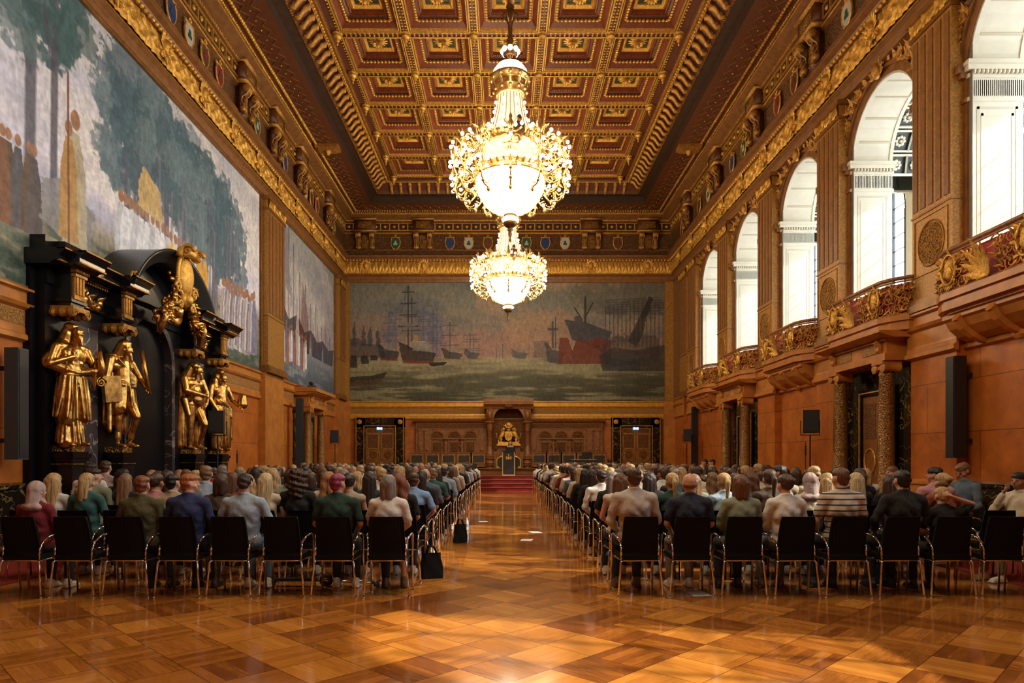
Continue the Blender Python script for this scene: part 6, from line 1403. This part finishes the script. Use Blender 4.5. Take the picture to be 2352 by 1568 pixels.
def hair_mesh(kind):
    cap = [('e', (0,-.012,.045), (.083,.096,.080)), ('e', (0,-.035,.0), (.082,.078,.088))]; amp = .0022; fr = 46; cur = 0; vox = .009
    if kind == 'short': p = [('e', (0,-.008,.046), (.0775,.094,.070)), ('e', (0,-.032,.008), (.0775,.068,.068)), ('e', (0,-.045,-.04), (.058,.045,.045))]; amp = .0024; fr = 26; cur = 80
    elif kind == 'bald': p = [('e', (0,-.03,-.015), (.076,.07,.045))]; amp = .001
    elif kind == 'bob': p = cap+[('c', (s*.052,-.02,.0), (s*.062,-.02,-.12), .042, .038) for s in (-1,1)]+[('c', (s*.03,-.06,.02), (s*.03,-.06,-.13), .052, .045) for s in (-1,1)]
    elif kind == 'long': p = cap+[('c', (s*.055,-.02,.0), (s*.075,-.03,-.17), .038, .034) for s in (-1,1)]+[('c', (s*.036,-.06,.02), (s*.05,-.105,-.32), .054, .034) for s in (-1,1)]+[('c', (0,-.065,.0), (0,-.115,-.35), .055, .034)]
    elif kind == 'wavy': p = cap+[('c', (s*.055,-.02,.0), (s*.09,-.02,-.17), .045, .045) for s in (-1,1)]+[('c', (s*.036,-.06,.02), (s*.06,-.10,-.25), .06, .05) for s in (-1,1)]; amp = .005; cur = 34
    elif kind == 'curly': p = [('e', (0,-.02,.03), (.115,.115,.105)), ('e', (0,-.045,-.08), (.125,.105,.12)), ('e', (0,-.06,-.18), (.10,.08,.08))]; amp = .009; cur = 75
    elif kind == 'bun': p = cap[:1]+[('e', (0,-.03,.01), (.078,.075,.075)), ('e', (0,-.115,.045), (.045,.038,.042)), ('c', (0,-.08,-.02), (0,-.1,.04), .03, .03)]
    elif kind == 'pony': p = cap[:1]+[('e', (0,-.03,.01), (.078,.075,.075)), ('c', (0,-.10,.05), (0,-.15,.0), .026, .034), ('c', (0,-.15,.0), (0,-.14,-.2), .036, .018)]
    elif kind == 'clip': p = cap+[('c', (0,-.08,.02), (0,-.10,-.22), .05, .03), ('c', (.04,-.06,0), (.05,-.09,-.2), .035, .02), ('c', (-.04,-.06,0), (-.05,-.09,-.2), .035, .02)]
    elif kind == 'scarf': p = [('e', (0,-.01,.025), (.088,.104,.105)), ('c', (0,-.03,-.03), (0,-.045,-.15), .082, .085), ('e', (0,-.06,-.185), (.15,.09,.06)), ('c', (0,.03,-.1), (0,.05,-.16), .05, .06)]; amp = .003; fr = 7
    def dsp(co):
        a = np.arctan2(co[:, 0], -co[:, 1]-.0); h = np.sin(a*fr+np.sin(co[:, 2]*30)*.8)*amp
        if cur: h = h+amp*np.sin(co[:, 0]*cur+1)*np.sin(co[:, 1]*cur)*1.2+amp*np.sin(co[:, 2]*cur*1.2+co[:, 0]*30)
        return h
    me = blob('hair' if kind != 'scarf' else 'headscarf', p, vox, 2, dsp, .7); me.materials.append(HAIR['brown']); return me
POSES = {'m': [(.190, 'thigh', 0, 0), (.190, 'cross', .25, -.05), (.192, 'wide', -.3, -.12), (.190, 'chin', 0, 0)], 'f': [(.168, 'lap', 0, 0), (.168, 'lap', .35, 0), (.168, 'cross', -.3, -.05), (.165, 'chin', .1, 0)]}
BC = {}; SC_ = {}; HM = {}; TM = {}
def getbody(w, pose, yaw, pitch):
    k = (w, pose, round(yaw, 2), round(pitch, 2))
    if k not in BC: BC[k] = body_mesh(w, pose, yaw, pitch)
    return BC[k]
def getshirt(w, pose, slv, bulk=1.):
    k = (w, pose, slv, bulk)
    if k not in SC_: SC_[k] = shirt_mesh(w, pose, slv, bulk)
    return SC_[k]
def gethair(k):
    if k not in HM: HM[k] = hair_mesh(k)
    return HM[k]
def omat(o, m): o.material_slots[0].link = 'OBJECT'; o.material_slots[0].material = m
HD = {'short': 'short', 'bald': 'balding', 'bob': 'bobbed', 'long': 'long', 'wavy': 'wavy', 'curly': 'curly', 'bun': 'bunned', 'pony': 'ponytailed', 'clip': 'clipped-up', 'scarf': 'scarf'}
def person(x, y, hair, hc, top, slv='short', g=None, pose=None, yaw=0., pitch=0., sc=1., rz=0., skin=0, legs=True, tr=0, shoe=0, bulk=1., z=0, label='', mir=False, crossed=False):
    fem = hair in ('bob', 'long', 'wavy', 'curly', 'bun', 'pony', 'clip', 'scarf') if g is None else g == 'f'; w = .168 if fem else .190
    pose = pose or ('lap' if fem else 'thigh')
    r = thing('person', label, 'person', (x, y, z), rz, 'seated audience members'); r.scale = (-sc if mir else sc, sc, sc)
    b = link('body', getbody(w, pose, yaw, pitch), r); omat(b, SKIN[skin])
    s = link('shirt', getshirt(w, pose, slv, bulk), r); omat(s, CLO[top])
    h = link('headscarf' if hair == 'scarf' else 'hair', gethair(hair), r); h.location = (0, HY, HZ); h.rotation_euler = (pitch, 0, yaw)
    omat(h, CLO[hc] if hair == 'scarf' else HAIR[hc])
    if rz:
        M = Matrix.Translation((0, HY, HZ)) @ Matrix.Rotation(yaw, 4, 'Z') @ Matrix.Rotation(pitch, 4, 'X')
        for q in (-1, 1):
            if ('eye', q) not in TM: e_ = MB(); e_.ball((q*.028, .077, .004), (.011, .008, .007), 8, 5); o_ = e_.build('eye', BLKP, r, True); TM['eye', q] = o_.data
            else: o_ = link('eye', TM['eye', q], r)
            o_.matrix_basis = M
    if legs:
        if crossed not in TM: TM[crossed] = trouser_mesh(crossed)
        t = link('trousers', TM[crossed], r); omat(t, JEAN[tr])
        for sd in (-1, 1):
            if ('s', sd) not in TM: TM['s', sd] = shoes_mesh(sd)
            t = link('shoe', TM['s', sd], r); omat(t, SHOE[shoe])
    return r
def stripes():
    m, nt, b = mk('striped_cloth'); b.inputs['Roughness'].default_value = .85; tc = node(nt, 'ShaderNodeTexCoord'); sp = node(nt, 'ShaderNodeSeparateXYZ'); nt.links.new(tc.outputs['Object'], sp.inputs[0])
    q = node(nt, 'ShaderNodeMath', operation='MULTIPLY'); q.inputs[1].default_value = 17; nt.links.new(sp.outputs[2], q.inputs[0]); f = node(nt, 'ShaderNodeMath', operation='FRACT'); nt.links.new(q.outputs[0], f.inputs[0])
    l = node(nt, 'ShaderNodeMath', operation='LESS_THAN'); l.inputs[1].default_value = .26; nt.links.new(f.outputs[0], l.inputs[0]); mx = node(nt, 'ShaderNodeMix', data_type='RGBA'); mx.inputs[6].default_value = (.56,.50,.42,1); mx.inputs[7].default_value = (.03,.035,.04,1)
    nt.links.new(l.outputs[0], mx.inputs[0]); nt.links.new(mx.outputs[2], b.inputs['Base Color']); return m
CLO['striped'] = stripes(); TC['striped'] = 0
Y0, DR = 7.6, .93
def seatx(k, side): return (-1.29-.565*k) if side < 0 else (1.46+.565*k)
def seatlabel(row, k, side): return '%s row%s, %s seat %s' % (ORD[row], '' if row == 0 else ' from back', ORS[k], 'left' if side < 0 else 'right')
def fit(s):
    return s+' of aisle' if len(s.replace('-', ' ').split()) <= 14 else s
# the last three rows as photographed: (x px, hair, colour, top, sleeve, extra)
R1 = {(-1,0): ('bob','grey','white','short',dict(tr=0,shoe=2,crossed=True,yaw=-.2,bulk=1.1)), (-1,1): ('short','pink','dark-green','short',dict(tr=0,yaw=-.5,skin=1,g='m',bulk=1.1)), (-1,3): ('short','dark','light-blue','long',dict(tr=2,pitch=-.45,pose='wide',bulk=1.15,dx=.1)),
      (-1,4): ('short','ginger','blue','long',dict(tr=0,shoe=1,yaw=-1.0,dx=.05,sc=1.0,bulk=1.12)), (-1,5): ('short','auburn','olive','short',dict(tr=1,shoe=1,dx=.09,bulk=1.2,sc=.985)), (-1,7): ('scarf','mauve','burgundy','long',dict(tr=0,shoe=0,yaw=-.4,bulk=1.12,dx=.05,sc=.93)),
      (1,0): ('short','brown','stone-grey','long',dict(tr=0,shoe=2,sc=1.05,dx=-.03,bulk=1.1)), (1,1): ('bald','lightbrown','navy','short',dict(tr=3,shoe=0,skin=1,bulk=1.1,dx=.02)), (1,2): ('bob','chestnut','sage','long',dict(tr=0,shoe=1,dx=0.02,bulk=1.15)), (1,3): ('bun','brown','white','long',dict(tr=4,shoe=2,yaw=.3,dx=-.05,bulk=1.05,sc=.99)),
      (1,4): ('short','chestnut','striped','short',dict(tr=0,shoe=1,yaw=.3,sc=1.05,bulk=1.1,pose='thigh')), (1,5): ('short','black','black','long',dict(tr=0,shoe=1,sc=1.03,dx=.12,bulk=1.15,pose='wide'))}
R2 = {(-1,0): ('wavy','auburn','black','short',dict(tr=0,dx=-.05)), (-1,1): ('bun','dark','beige','none',dict(dx=-.1)), (-1,2): ('curly','brown','black','short',dict(dx=-.13,sc=1.02)), (-1,3): ('long','paleblonde','cream','none',dict(dx=.0)), (-1,4): ('bob','brown','brown','long',dict(dx=.05,sc=.98)), (-1,5): ('short','black','beige','short',dict(yaw=-.4,sc=.98)), (-1,6): ('bun','brown','pink','short',dict(yaw=-.3,dx=.35)), (-1,7): ('clip','blonde','teal','short',dict(yaw=-.2,dx=.05)), (-1,8): ('long','blonde','white','long',dict(dx=.22,tr=3)),
      (1,0): ('long','chestnut','cream','none',dict(dx=-.05,skin=0,tr=1)), (1,1): ('pony','blonde','dark-green','short',dict(dx=.07)), (1,2): ('pony','blonde','light-blue','short',dict(dx=.12)), (1,3): ('pony','brown','brown','none',dict(dx=.15,sc=1.02)), (1,4): ('scarf','mauve','cream','long',dict(dx=.08)), (1,5): ('long','blonde','black','long',dict(dx=-.25)), (1,6): ('long','dark','black','none',dict(skin=1,dx=.05,bulk=.95)), (1,7): ('bun','blonde','rust','long',dict(yaw=.2,dx=.0)), (1,8): None}
R3 = {(-1,0): ('short','brown','sky-blue','short',dict(tr=1,shoe=0,sc=.98,pose='wide')), (-1,1): ('long','dark','charcoal','short',{}), (-1,2): ('wavy','strawberry','cream','short',{}), (-1,8): ('short','dark','sage','short',dict(yaw=-.7,sc=1.03,dx=.15)), (1,0): ('long','grey','black','short',{}), (1,4): ('short','dark','beige','long',dict(yaw=.9,sc=1.06,skin=1,dx=.1)), (1,8): ('short','black','pink','short',dict(yaw=.8,sc=1.04,skin=1,dx=-.05)), (1,7): ('long','brown','black','long',dict(dx=-.1,sc=.95))}
AL = {3: ('clip','dark','black','short'), 4: ('bald','lightbrown','steel-blue','long'), 5: ('short','lightbrown','teal','short'), 6: ('long','dark','black','short'), 7: ('short','dark','light-blue','long'), 8: ('short','black','charcoal','long'), 9: ('bob','brown','beige','long'), 10: ('long','lightbrown','mauve','long'), 11: ('long','paleblonde','white','short')}
AR = {3: ('short','dark','white','long'), 4: ('long','dark','black','long'), 5: ('long','black','black','long'), 6: ('long','blonde','cream','long'), 7: ('bob','brown','steel-blue','short'), 8: ('short','brown','cream','short'), 9: ('short','dark','burgundy','short'), 10: ('short','dark','beige','long'), 11: ('short','black','white','long')}
rnd = random.Random(11); NROW, NIND = 24, 17; cnt = 0
hs = ['long']*24+['short']*30+['bob']*8+['wavy']*10+['pony']*7+['bun']*8+['clip']*5+['curly']*4+['bald']*4
hcol = ['dark']*18+['brown']*22+['chestnut']*14+['lightbrown']*14+['blonde']*20+['paleblonde']*7+['auburn']*5+['grey']*6+['black']*8+['strawberry']*4
tops = ['black']*24+['white']*24+['cream']*6+['beige']*5+['charcoal']*7+['navy']*7+['light-blue']*7+['dark-green']*4+['brown']*4+['grey']*6+['sage']*3+['pink']*4+['steel-blue']*5+['olive']*2+['rust']*2+['teal']*2+['red']*1
mass = []
for row in range(NROW):
    for side in (-1, 1):
        for k in range(9):
            x = seatx(k, side)+rnd.uniform(-.03, .03)*(row > 0); y = Y0+DR*row+rnd.uniform(-.03, .03)*(row > 0); kw = {}
            sp = (R1, R2, R3)[row].get((side, k)) if row < 3 else None
            if row >= 3 and k == 0: sp = (AL if side < 0 else AR).get(row); sp = sp and sp+({},)
            if row == 0 and sp is None or (row == 1 and k == 8 and side > 0): occ = False
            else: occ = sp is not None or rnd.random() > .06
            if row < 3 or k == 0:
                chair(x, y, rnd.uniform(-.04, .04), fit('black chair, chrome legs, '+seatlabel(row, k, side)))
            if not occ: continue
            if sp: hair, hc, top, slv, kw = sp; kw = dict(kw)
            else:
                hair = rnd.choice(hs); hc = rnd.choice(hcol); top = rnd.choice(tops); slv = rnd.choice(['short', 'short', 'long', 'none' if hair != 'short' else 'short'])
                if hair == 'short' and hc in ('paleblonde', 'strawberry'): hc = 'brown'
                if hair == 'bald': hc = rnd.choice(['grey', 'lightbrown'])
                kw = dict(skin=rnd.choice([0,0,1,1,2]), tr=rnd.choice([0,0,1,2,3]), shoe=rnd.choice([0,0,1]))
                yw = rnd.choice([0,0,0,.25,-.25,.5,-.5]); kw['yaw'] = yw if row < 8 else (yw if abs(yw) < .4 else 0); kw['sc'] = rnd.uniform(.96, 1.02) if hair not in ('short', 'bald') else rnd.uniform(.99, 1.055)
            kw.setdefault('sc', 1.0 if hair in ('short', 'bald') else .985)
            fem = hair not in ('short', 'bald')
            if row >= 3: kw['pose'] = rnd.choice(['lap', 'cross']) if fem else rnd.choice(['thigh', 'cross'])
            dx = kw.pop('dx', 0); kw['legs'] = row < 4 or k <= 1
            if row >= NIND: mass.append((x, y, hc, top, hair)); continue
            if hair == 'scarf': who = 'person, mauve headscarf, %s top' % top
            else: who = 'person, %s %s hair, %s top' % (HD[hair], HN[hc], top)
            lb = fit('%s, %s' % (who, seatlabel(row, k, side)))
            person(x+dx, y, hair, hc, top, slv, label=lb, **kw); cnt += 1
# the foremost rows, too far and too many to tell apart: one mass
cols = sorted({m[2] for m in mass}); tl = sorted({m[3] for m in mass}); mb = MB()
for x, y, hc, top, hair in mass:
    s = rnd.uniform(.96, 1.03); mb.cur = 0; mb.ball((x, y-.02, 1.2*s), (.07, .085, .11), 8, 6); mb.lathe([(.05, 1.0*s), (.05, 1.14*s)], (x, y-.03, 0), 8)
    mb.cur = 1+cols.index(hc); mb.ball((x, y-.04, 1.235*s), (.082, .09, .095), 8, 6)
    if hair not in ('short', 'bald'): mb.ball((x, y-.08, 1.12*s), (.08, .055, .15), 8, 6)
    mb.cur = 1+len(cols)+tl.index(top); mb.ball((x, y-.05, .9*s), (.2, .13, .22), 10, 7); mb.box(x-.17, x+.17, y-.14, y+.04, .45, .85); mb.box(x-.16, x+.16, y, y+.42, .45, .6)
    mb.tube([(x-.17, y-.05, 1.0*s), (x-.21, y, .75)], .05, 6); mb.tube([(x+.17, y-.05, 1.0*s), (x+.21, y, .75)], .05, 6)
o = mb.build('seated_audience', [SKIN[1]]+[HAIR[c] for c in cols]+[CLO[t] for t in tl], None, True)
tag(o, 'distant packed rows of seated people just below the dais', 'audience', None, 'stuff')
# people at the sides
def sidechair(x, y, rz, lb): chair(x, y, rz, lb)
for x, y, rz, hair, hc, top, slv, kw, lb in (
    (6.62, 9.9, PI/2+.15, 'short', 'lightbrown', 'steel-blue', 'long', dict(pitch=-.45, sc=1.08, skin=1, legs=True, tr=1), 'older person in blue-grey jacket with bowed head facing the aisle, right side'),
    (6.38, 8.5, PI/2+.25, 'short', 'black', 'cream', 'long', dict(pose='chin', yaw=.1, sc=1.0, skin=2, tr=3), 'person in white shirt resting head on hand at the right edge'),
    (6.55, 7.75, PI/2+.1, 'short', 'ginger', 'beige', 'long', dict(sc=.98, skin=0, tr=3), 'person in pale shirt half cut by the right edge of the picture'),
    (4.85, 7.6, 0, 'short', 'blonde', 'black', 'short', dict(pose='headtop', sc=.89, skin=0, pitch=-.2, mir=False, shoe=1), 'blond child with a hand on the head, back row right'),
    (7.25, 24.0, PI/2, 'short', 'dark', 'charcoal', 'long', dict(sc=1.12, skin=0), 'nearer of two people seated against the right wall facing left'),
    (7.25, 24.9, PI/2, 'short', 'dark', 'black', 'long', dict(sc=1.12, skin=0), 'farther of two people seated against the right wall facing left'),
    (-6.6, 10.9, 0, 'short', 'dark', 'white', 'long', dict(sc=1.08, yaw=-.8), 'person in white shirt turned right at the far left of the audience'),
    (-7.0, 12.0, 0, 'short', 'brown', 'mauve', 'short', dict(sc=1.1), 'person with short brown hair in front of the black portal'),
    (7.0, 12.4, PI/2, 'bob', 'lightbrown', 'light-blue', 'long', dict(sc=1.02, yaw=.0), 'person in light blue seated sideways in front of the marble column')):
    if 'child' not in lb: sidechair(x, y, rz, 'black chair under the ' + ' '.join(lb.split(',')[0].split()[:11]))
    person(x, y, hair, hc, top, slv, rz=rz, label=lb, **kw)

# ---------------------------------------------------------------- speaker and lectern
def standing():
    r = thing('person', 'person in black top with shoulder-length hair speaking behind the lectern', 'person', (ex(1172)*.94, 34.15, STG), PI); r.scale = (1.04,)*3
    p = []; headp(p, .1, 0, (0,0,1.55)); p += [('c', (0,0,1.5), (0,-.01,1.38), .05, .06), ('e', (0,0,1.22), (.14,.1,.2)), ('e', (0,0,.95), (.15,.11,.15)), ('c', (-.15,0,1.36), (.15,0,1.36), .045, .045)]
    for s in (-1, 1):
        p += [('c', (s*.17,0,1.35), (s*.23,.02,1.08), .042, .036), ('c', (s*.23,.02,1.08), (s*.17,.22,1.10), .034, .024), ('c', (s*.08,0,.88), (s*.09,.02,.48), .08, .055), ('c', (s*.09,.02,.48), (s*.09,0,.08), .052, .035), ('c', (s*.09,0,.035), (s*.1,.14,.03), .034, .03)]
        hand(p, (s*.17,.22,1.10), (-.2*s,1,0), (0,0,1), (-s,0,0), .95, .5)
    m = blob('body', p, .011, 2); m.materials.append(SKIN[0]); link('body', m, r)
    p = [('e', (0,0,1.2), (.165,.115,.2)), ('e', (0,0,.97), (.165,.125,.18)), ('c', (-.155,-.015,1.325), (.155,-.015,1.325), .055, .055)]
    for s in (-1, 1): p += [('c', (s*.17,0,1.34), (s*.23,.02,1.08), .056, .048), ('c', (s*.23,.02,1.08), (s*.185,.18,1.10), .046, .038)]
    m = blob('shirt', p, .012, 3); m.materials.append(CLO['black']); link('shirt', m, r)
    p = [('e', (0,0,.88), (.165,.12,.12))]
    for s in (-1, 1): p += [('c', (s*.08,0,.86), (s*.09,.02,.48), .095, .07), ('c', (s*.09,.02,.48), (s*.09,0,.1), .066, .055)]
    m = blob('trousers', p, .013, 3); m.materials.append(JEAN[0]); link('trousers', m, r)
    h = link('hair', gethair('bob'), r); h.location = (0, -.012, 1.56); omat(h, HAIR['chestnut'])
    for s in (-1, 1):
        mb = MB(); mb.ball((s*.027, .078, 1.556), .009, 8, 6); mb.build('eye', BLKP, r, True)
    mb = MB(); mb.ball((0, .088, 1.493), (.02, .006, .006), 8, 4); mb.build('mouth', mat('lips', (.35,.06,.05), .5), r, True)
standing()
lec = thing('lectern', 'dark lectern with gilt edges and a gold coat of arms on its front', 'lectern', (ex(1168)*.93, 33.5, STG))
mb = MB(); mb.prism([(-.28,.04),(.28,.04),(.28,1.08),(-.28,1.2)], -.27, .27, 'x'); mb.M = None; mb.build('body', BLKP, lec)
for s in (-1, 1):
    mb = MB(); mb.prism([(-.3,0),(.3,0),(.26,1.1),(-.26,1.16)], min(s*.27, s*.31), max(s*.27, s*.31), 'x'); mb.build('side_panel', mat('gilt_wood_edge', (.62,.38,.10), .35, .5), lec)
mb = MB(); mb.prism([(-.34,1.18),(-.34,1.22),(.3,1.10),(.3,1.06)], -.34, .34, 'x'); mb.build('top', BLKP, lec)
mb = MB(); mb.box(-.31, .31, -.32, .3, 0, .05); mb.build('foot', mat('gilt_foot', (.62,.38,.10), .35, .5), lec)
mb = MB(); mb.M = Matrix.Translation((0, -.285, .86))
mb.prism([(-.05,.05),(.05,.05),(.05,-.04),(0,-.09),(-.05,-.04)], -.02, .0, 'y'); mb.ball((0, -.01, .09), (.035,.02,.035), 8, 5)
for s in (-1, 1): mb.tube([(s*.13,-.01,-.08), (s*.10,-.01,-.02), (s*.09,-.01,.05), (s*.12,-.01,.08)], [.02,.025,.025,.02], 6); mb.tube([(s*.09,-.01,.03), (s*.055,-.01,.03)], .012, 5); mb.tube([(s*.1,-.01,-.03), (s*.055,-.01,-.05)], .012, 5); mb.spiral((s*.13, -.01, 0), (s,0,0), (0,0,1), .04, 1, .01)
for k in range(5): mb.leaf((0,-.01,.1), (-.4+.2*k, 0, 1), (0,-1,0), .09, .04, .1, 4)
mb.build('coat_of_arms_emblem', GOLD, lec)

# ---------------------------------------------------------------- loudspeakers, stands, small things
def pa(x, y, z0, z1, w, rz, lb, floor=0, glab=''):
    r = thing('loudspeaker', lb, 'speaker', (x, y, z0), rz, 'black loudspeakers on stands'); h = z1-z0
    mb = MB(); mb.prism([(-w/2,-.17),(w/2,-.17),(w*.36,.17),(-w*.36,.17)], .0, h, 'z'); mb.build('cabinet', BLKP, r)
    mb = MB(); mb.box(-w*.44, w*.44, -.182, -.165, .03, h-.03); mb.build('grille', mat('speaker_grille', (.02,.022,.026), .6), r)
    mb = MB(); mb.tube([(-w/2-.03,0,h*.55), (-w/2-.03,0,-.05), (w/2+.03,0,-.05), (w/2+.03,0,h*.55)], .015, 6); mb.build('bracket', BLKP, r)
    s = thing('speaker_stand', glab, 'stand', (x, y, floor), 0, 'tripod stands under the loudspeakers')
    mb = MB(); mb.tube([(0,0,.25),(0,0,z0-floor-.05)], .02, 8); mb.lathe([(0,1.0),(.035,1.0),(.035,1.1),(0,1.1)], n=8); mb.build('pole', BLKP, s)
    for k in range(3):
        a = 2*PI*k/3; mb = MB(); mb.tube([(0,0,.75), (.5*math.cos(a), .5*math.sin(a), .02)], .012, 6); mb.build('leg', BLKP, s)
pa(-6.95, 16.5, 2.12, 2.66, .35, .15, 'black loudspeaker on a stand in front of the gilded statues', glab='black speaker stand in front of the black portal')
pa(-7.8, 31.3, 2.25, 2.82, .38, .1, 'black loudspeaker on a stand left of the left end door', glab='black speaker stand left of the left end door')
pa(8.25, 31.0, 2.30, 2.86, .34, -.1, 'black loudspeaker on a stand near the far right corner', glab='black speaker stand near the far right corner')
pa(8.0, 17.9, 2.18, 2.78, .40, -.25, 'black tilted loudspeaker on a stand between the column doors', glab='black speaker stand between the two column doors')
def arr(x, y, z0, z1, m, lb):
    r = thing('column_loudspeaker', lb, 'speaker', (x, y, z0), 0, 'tall narrow column loudspeakers'); s = 1 if x < 0 else -1; h = z1-z0
    mb = MB(); mb.box(-.12, .12, -.13, .13, 0, h); mb.build('cabinet', m, r)
    mb = MB(); mb.box(min(s*.12, s*.13), max(s*.12, s*.13), -.11, .11, .03, h-.03); mb.build('grille', BLKP, r)
    mb = MB(); mb.box(min(-s*.12, -s*.3), max(-s*.12, -s*.3), -.03, .03, h*.8, h*.84); mb.box(min(-s*.12, -s*.3), max(-s*.12, -s*.3), -.03, .03, h*.15, h*.19); mb.build('bracket', BLKP, r)
arr(-8.48, 11.85, 1.49, 3.42, BLUEREFL, 'tall dark column loudspeaker with painted blue window reflection left of the black portal'); arr(-8.3, 27.6, 1.0, 3.95, BLUEREFL, 'tall dark column loudspeaker beside the left column doorway')
arr(8.72, 13.2, 1.52, 3.48, BLKP, 'tall black column loudspeaker on the right wall near the nearest balcony'); arr(8.72, 31.4, .9, 3.9, BLKP, 'tall black column loudspeaker under the farthest balcony')
def mic(x, y, z, top, lb):
    r = thing('microphone_stand', lb, 'stand', (x, y, z), 0, 'thin microphone stands')
    mb = MB(); mb.lathe([(0,0),(.13,0),(.13,.02),(.02,.03),(0,.03)], n=12); mb.build('base', BLKP, r)
    mb = MB(); mb.tube([(0,0,.02),(0,0,top)], .010, 6); mb.build('pole', BLKP, r); mb = MB(); mb.tube([(0,0,top-.35),(0,0,top-.1)], .022, 8); mb.build('microphone', BLKP, r)
mic(-7.3, 18.6, 0, 1.75, 'thin black microphone stand right of the black portal'); mic(7.75, 17.6, 0, 1.95, 'thin black microphone stand beside the tilted loudspeaker'); mic(ex(1284)*.95, 34.2, STG, 1.45, 'thin microphone stand on the dais, right of the lectern'); mic(ex(1267)*.95, 34.2, STG, 1.05, 'short microphone stand on the dais nearest the lectern')
kb = thing('keyboard', 'black electric keyboard on a stand at the right of the dais', 'instrument', (3.9, 33.9, STG))
mb = MB(); mb.box(-.7, .7, -.16, .16, .66, .76); mb.build('case', BLKP, kb); mb = MB(); mb.box(-.64, .64, -.15, -.02, .76, .775); mb.build('keys', PAPER, kb)
for s in (-1, 1):
    mb = MB(); mb.tube([(s*.45,-.2,0),(s*-.25,0,.66)], .018, 6); mb.build('leg', BLKP, kb)
ms = thing('music_stand', 'black music stand on the dais behind the keyboard', 'stand', (4.15, 34.6, STG)); mb = MB(); mb.tube([(0,0,0),(0,0,.9)], .012, 6); mb.build('pole', BLKP, ms); mb = MB(); mb.box(-.25, .25, -.02, .02, .85, 1.15); mb.build('desk', BLKP, ms)
# bags, bottle, papers, scooter
def bag(x, y, w, d, h, lb, m=BLACKF):
    r = thing('tote_bag', lb, 'bag', (x, y, 0), .3)
    def f(u, v): a = u*2*PI; q = (abs(math.cos(a))**.6)*math.copysign(1, math.cos(a)); t = (abs(math.sin(a))**.6)*math.copysign(1, math.sin(a)); k = 1-.25*v+.06*math.sin(a*5+v*7); return (q*w/2*k, t*d/2*k*(1-.5*v), h*v+.01)
    mb = MB(); mb.grid(f, 28, 10); mb.add([(f(i/28, 0)[0], f(i/28, 0)[1], .01) for i in range(28)], [tuple(range(28))]); mb.build('body', m, r, True)
    for s in (-1, 1):
        mb = MB(); mb.tube([(-w*.22, s*d*.15, h), (-w*.15, s*d*.2, h+.10), (w*.1, s*d*.25, h+.09), (w*.22, s*d*.15, h)], .010, 6); mb.build('handle', m, r, True)
bag(-.80, 12.25, .26, .16, .32, 'black cloth tote bag on the floor beside the left aisle chairs'); bag(-.93, 8.65, .30, .2, .30, 'black bag under the second aisle chair on the left'); bag(4.6, 8.35, .45, .25, .22, 'dark bag under the chairs at the right of the second row')
r = thing('water_bottle', 'clear plastic water bottle standing by the left aisle chairs', 'bottle', (-.80, 14.3, 0))
mb = MB(); mb.lathe([(0,.0),(.035,.0),(.036,.02),(.034,.1),(.036,.18),(.03,.21),(.014,.235),(.014,.25)], n=14); mb.build('body', mat('clear_plastic', (.6,.68,.75), .1), r, True); mb = MB(); mb.lathe([(0,.27),(.016,.27),(.016,.245)], n=10); mb.build('cap', PAPER, r)
mb = MB(); mb.lathe([(.0365,.08),(.0365,.14)], n=14); mb.build('wrapper', CLO['sky-blue'], r, True)
for x, y, rz, lb in ((-.52, 16.4, .2, 'white sheet of paper on the aisle floor, left side'), (.40, 12.65, -.15, 'white sheet of paper lying in the middle of the aisle'), (2.15, 7.62, .1, 'pale sheet of paper under the back row chairs, right side'), (.62, 14.0, .3, 'small paper on the floor by the right aisle chairs')):
    mb = MB(); mb.box(-.105, .105, -.15, .15, .0005, .003); o = mb.build('paper_sheet', PAPER); o.location = (x, y, .0); o.rotation_euler = (0, 0, rz); tag(o, lb, 'paper')
sc = thing('folded_scooter', 'folded kick scooter with black wheels lying under the back row chairs', 'scooter', (-2.1, 8.02, 0))
mb = MB(); mb.tube([(-.35,0,.09),(.62,0,.045)], .017, 8); mb.build('steering_tube', CHROME, sc, True)
mb = MB(); mb.box(-.62, -.1, -.03, .06, .07, .1); mb.build('deck', BLKP, sc)
for x in (-.66, .0): mb = MB(); mb.lathe([(.03,-.02),(.075,-.02),(.08,0),(.075,.02),(.03,.02)], (x, .0, .08), 16, axis='y'); mb.build('wheel', BLKP, sc, True)
for x in (.60,): mb = MB(); mb.tube([(x,-.14,.05),(x,.14,.05)], .02, 8); mb.build('handlebar', BLKP, sc, True)
mb = MB(); mb.box(-.15, .15, -.1, .1, 0, .10); mb.lathe([(0,-.14),(.06,-.14),(.08,-.06),(.08,.06),(0,.06)], (0, -.05, .2), 12, axis='y'); o = mb.build('spotlight', BLKP); o.location = (XL+.55, 29.0, 4.5); tag(o, 'small black spotlight standing on top of the left column doorway', 'lamp')
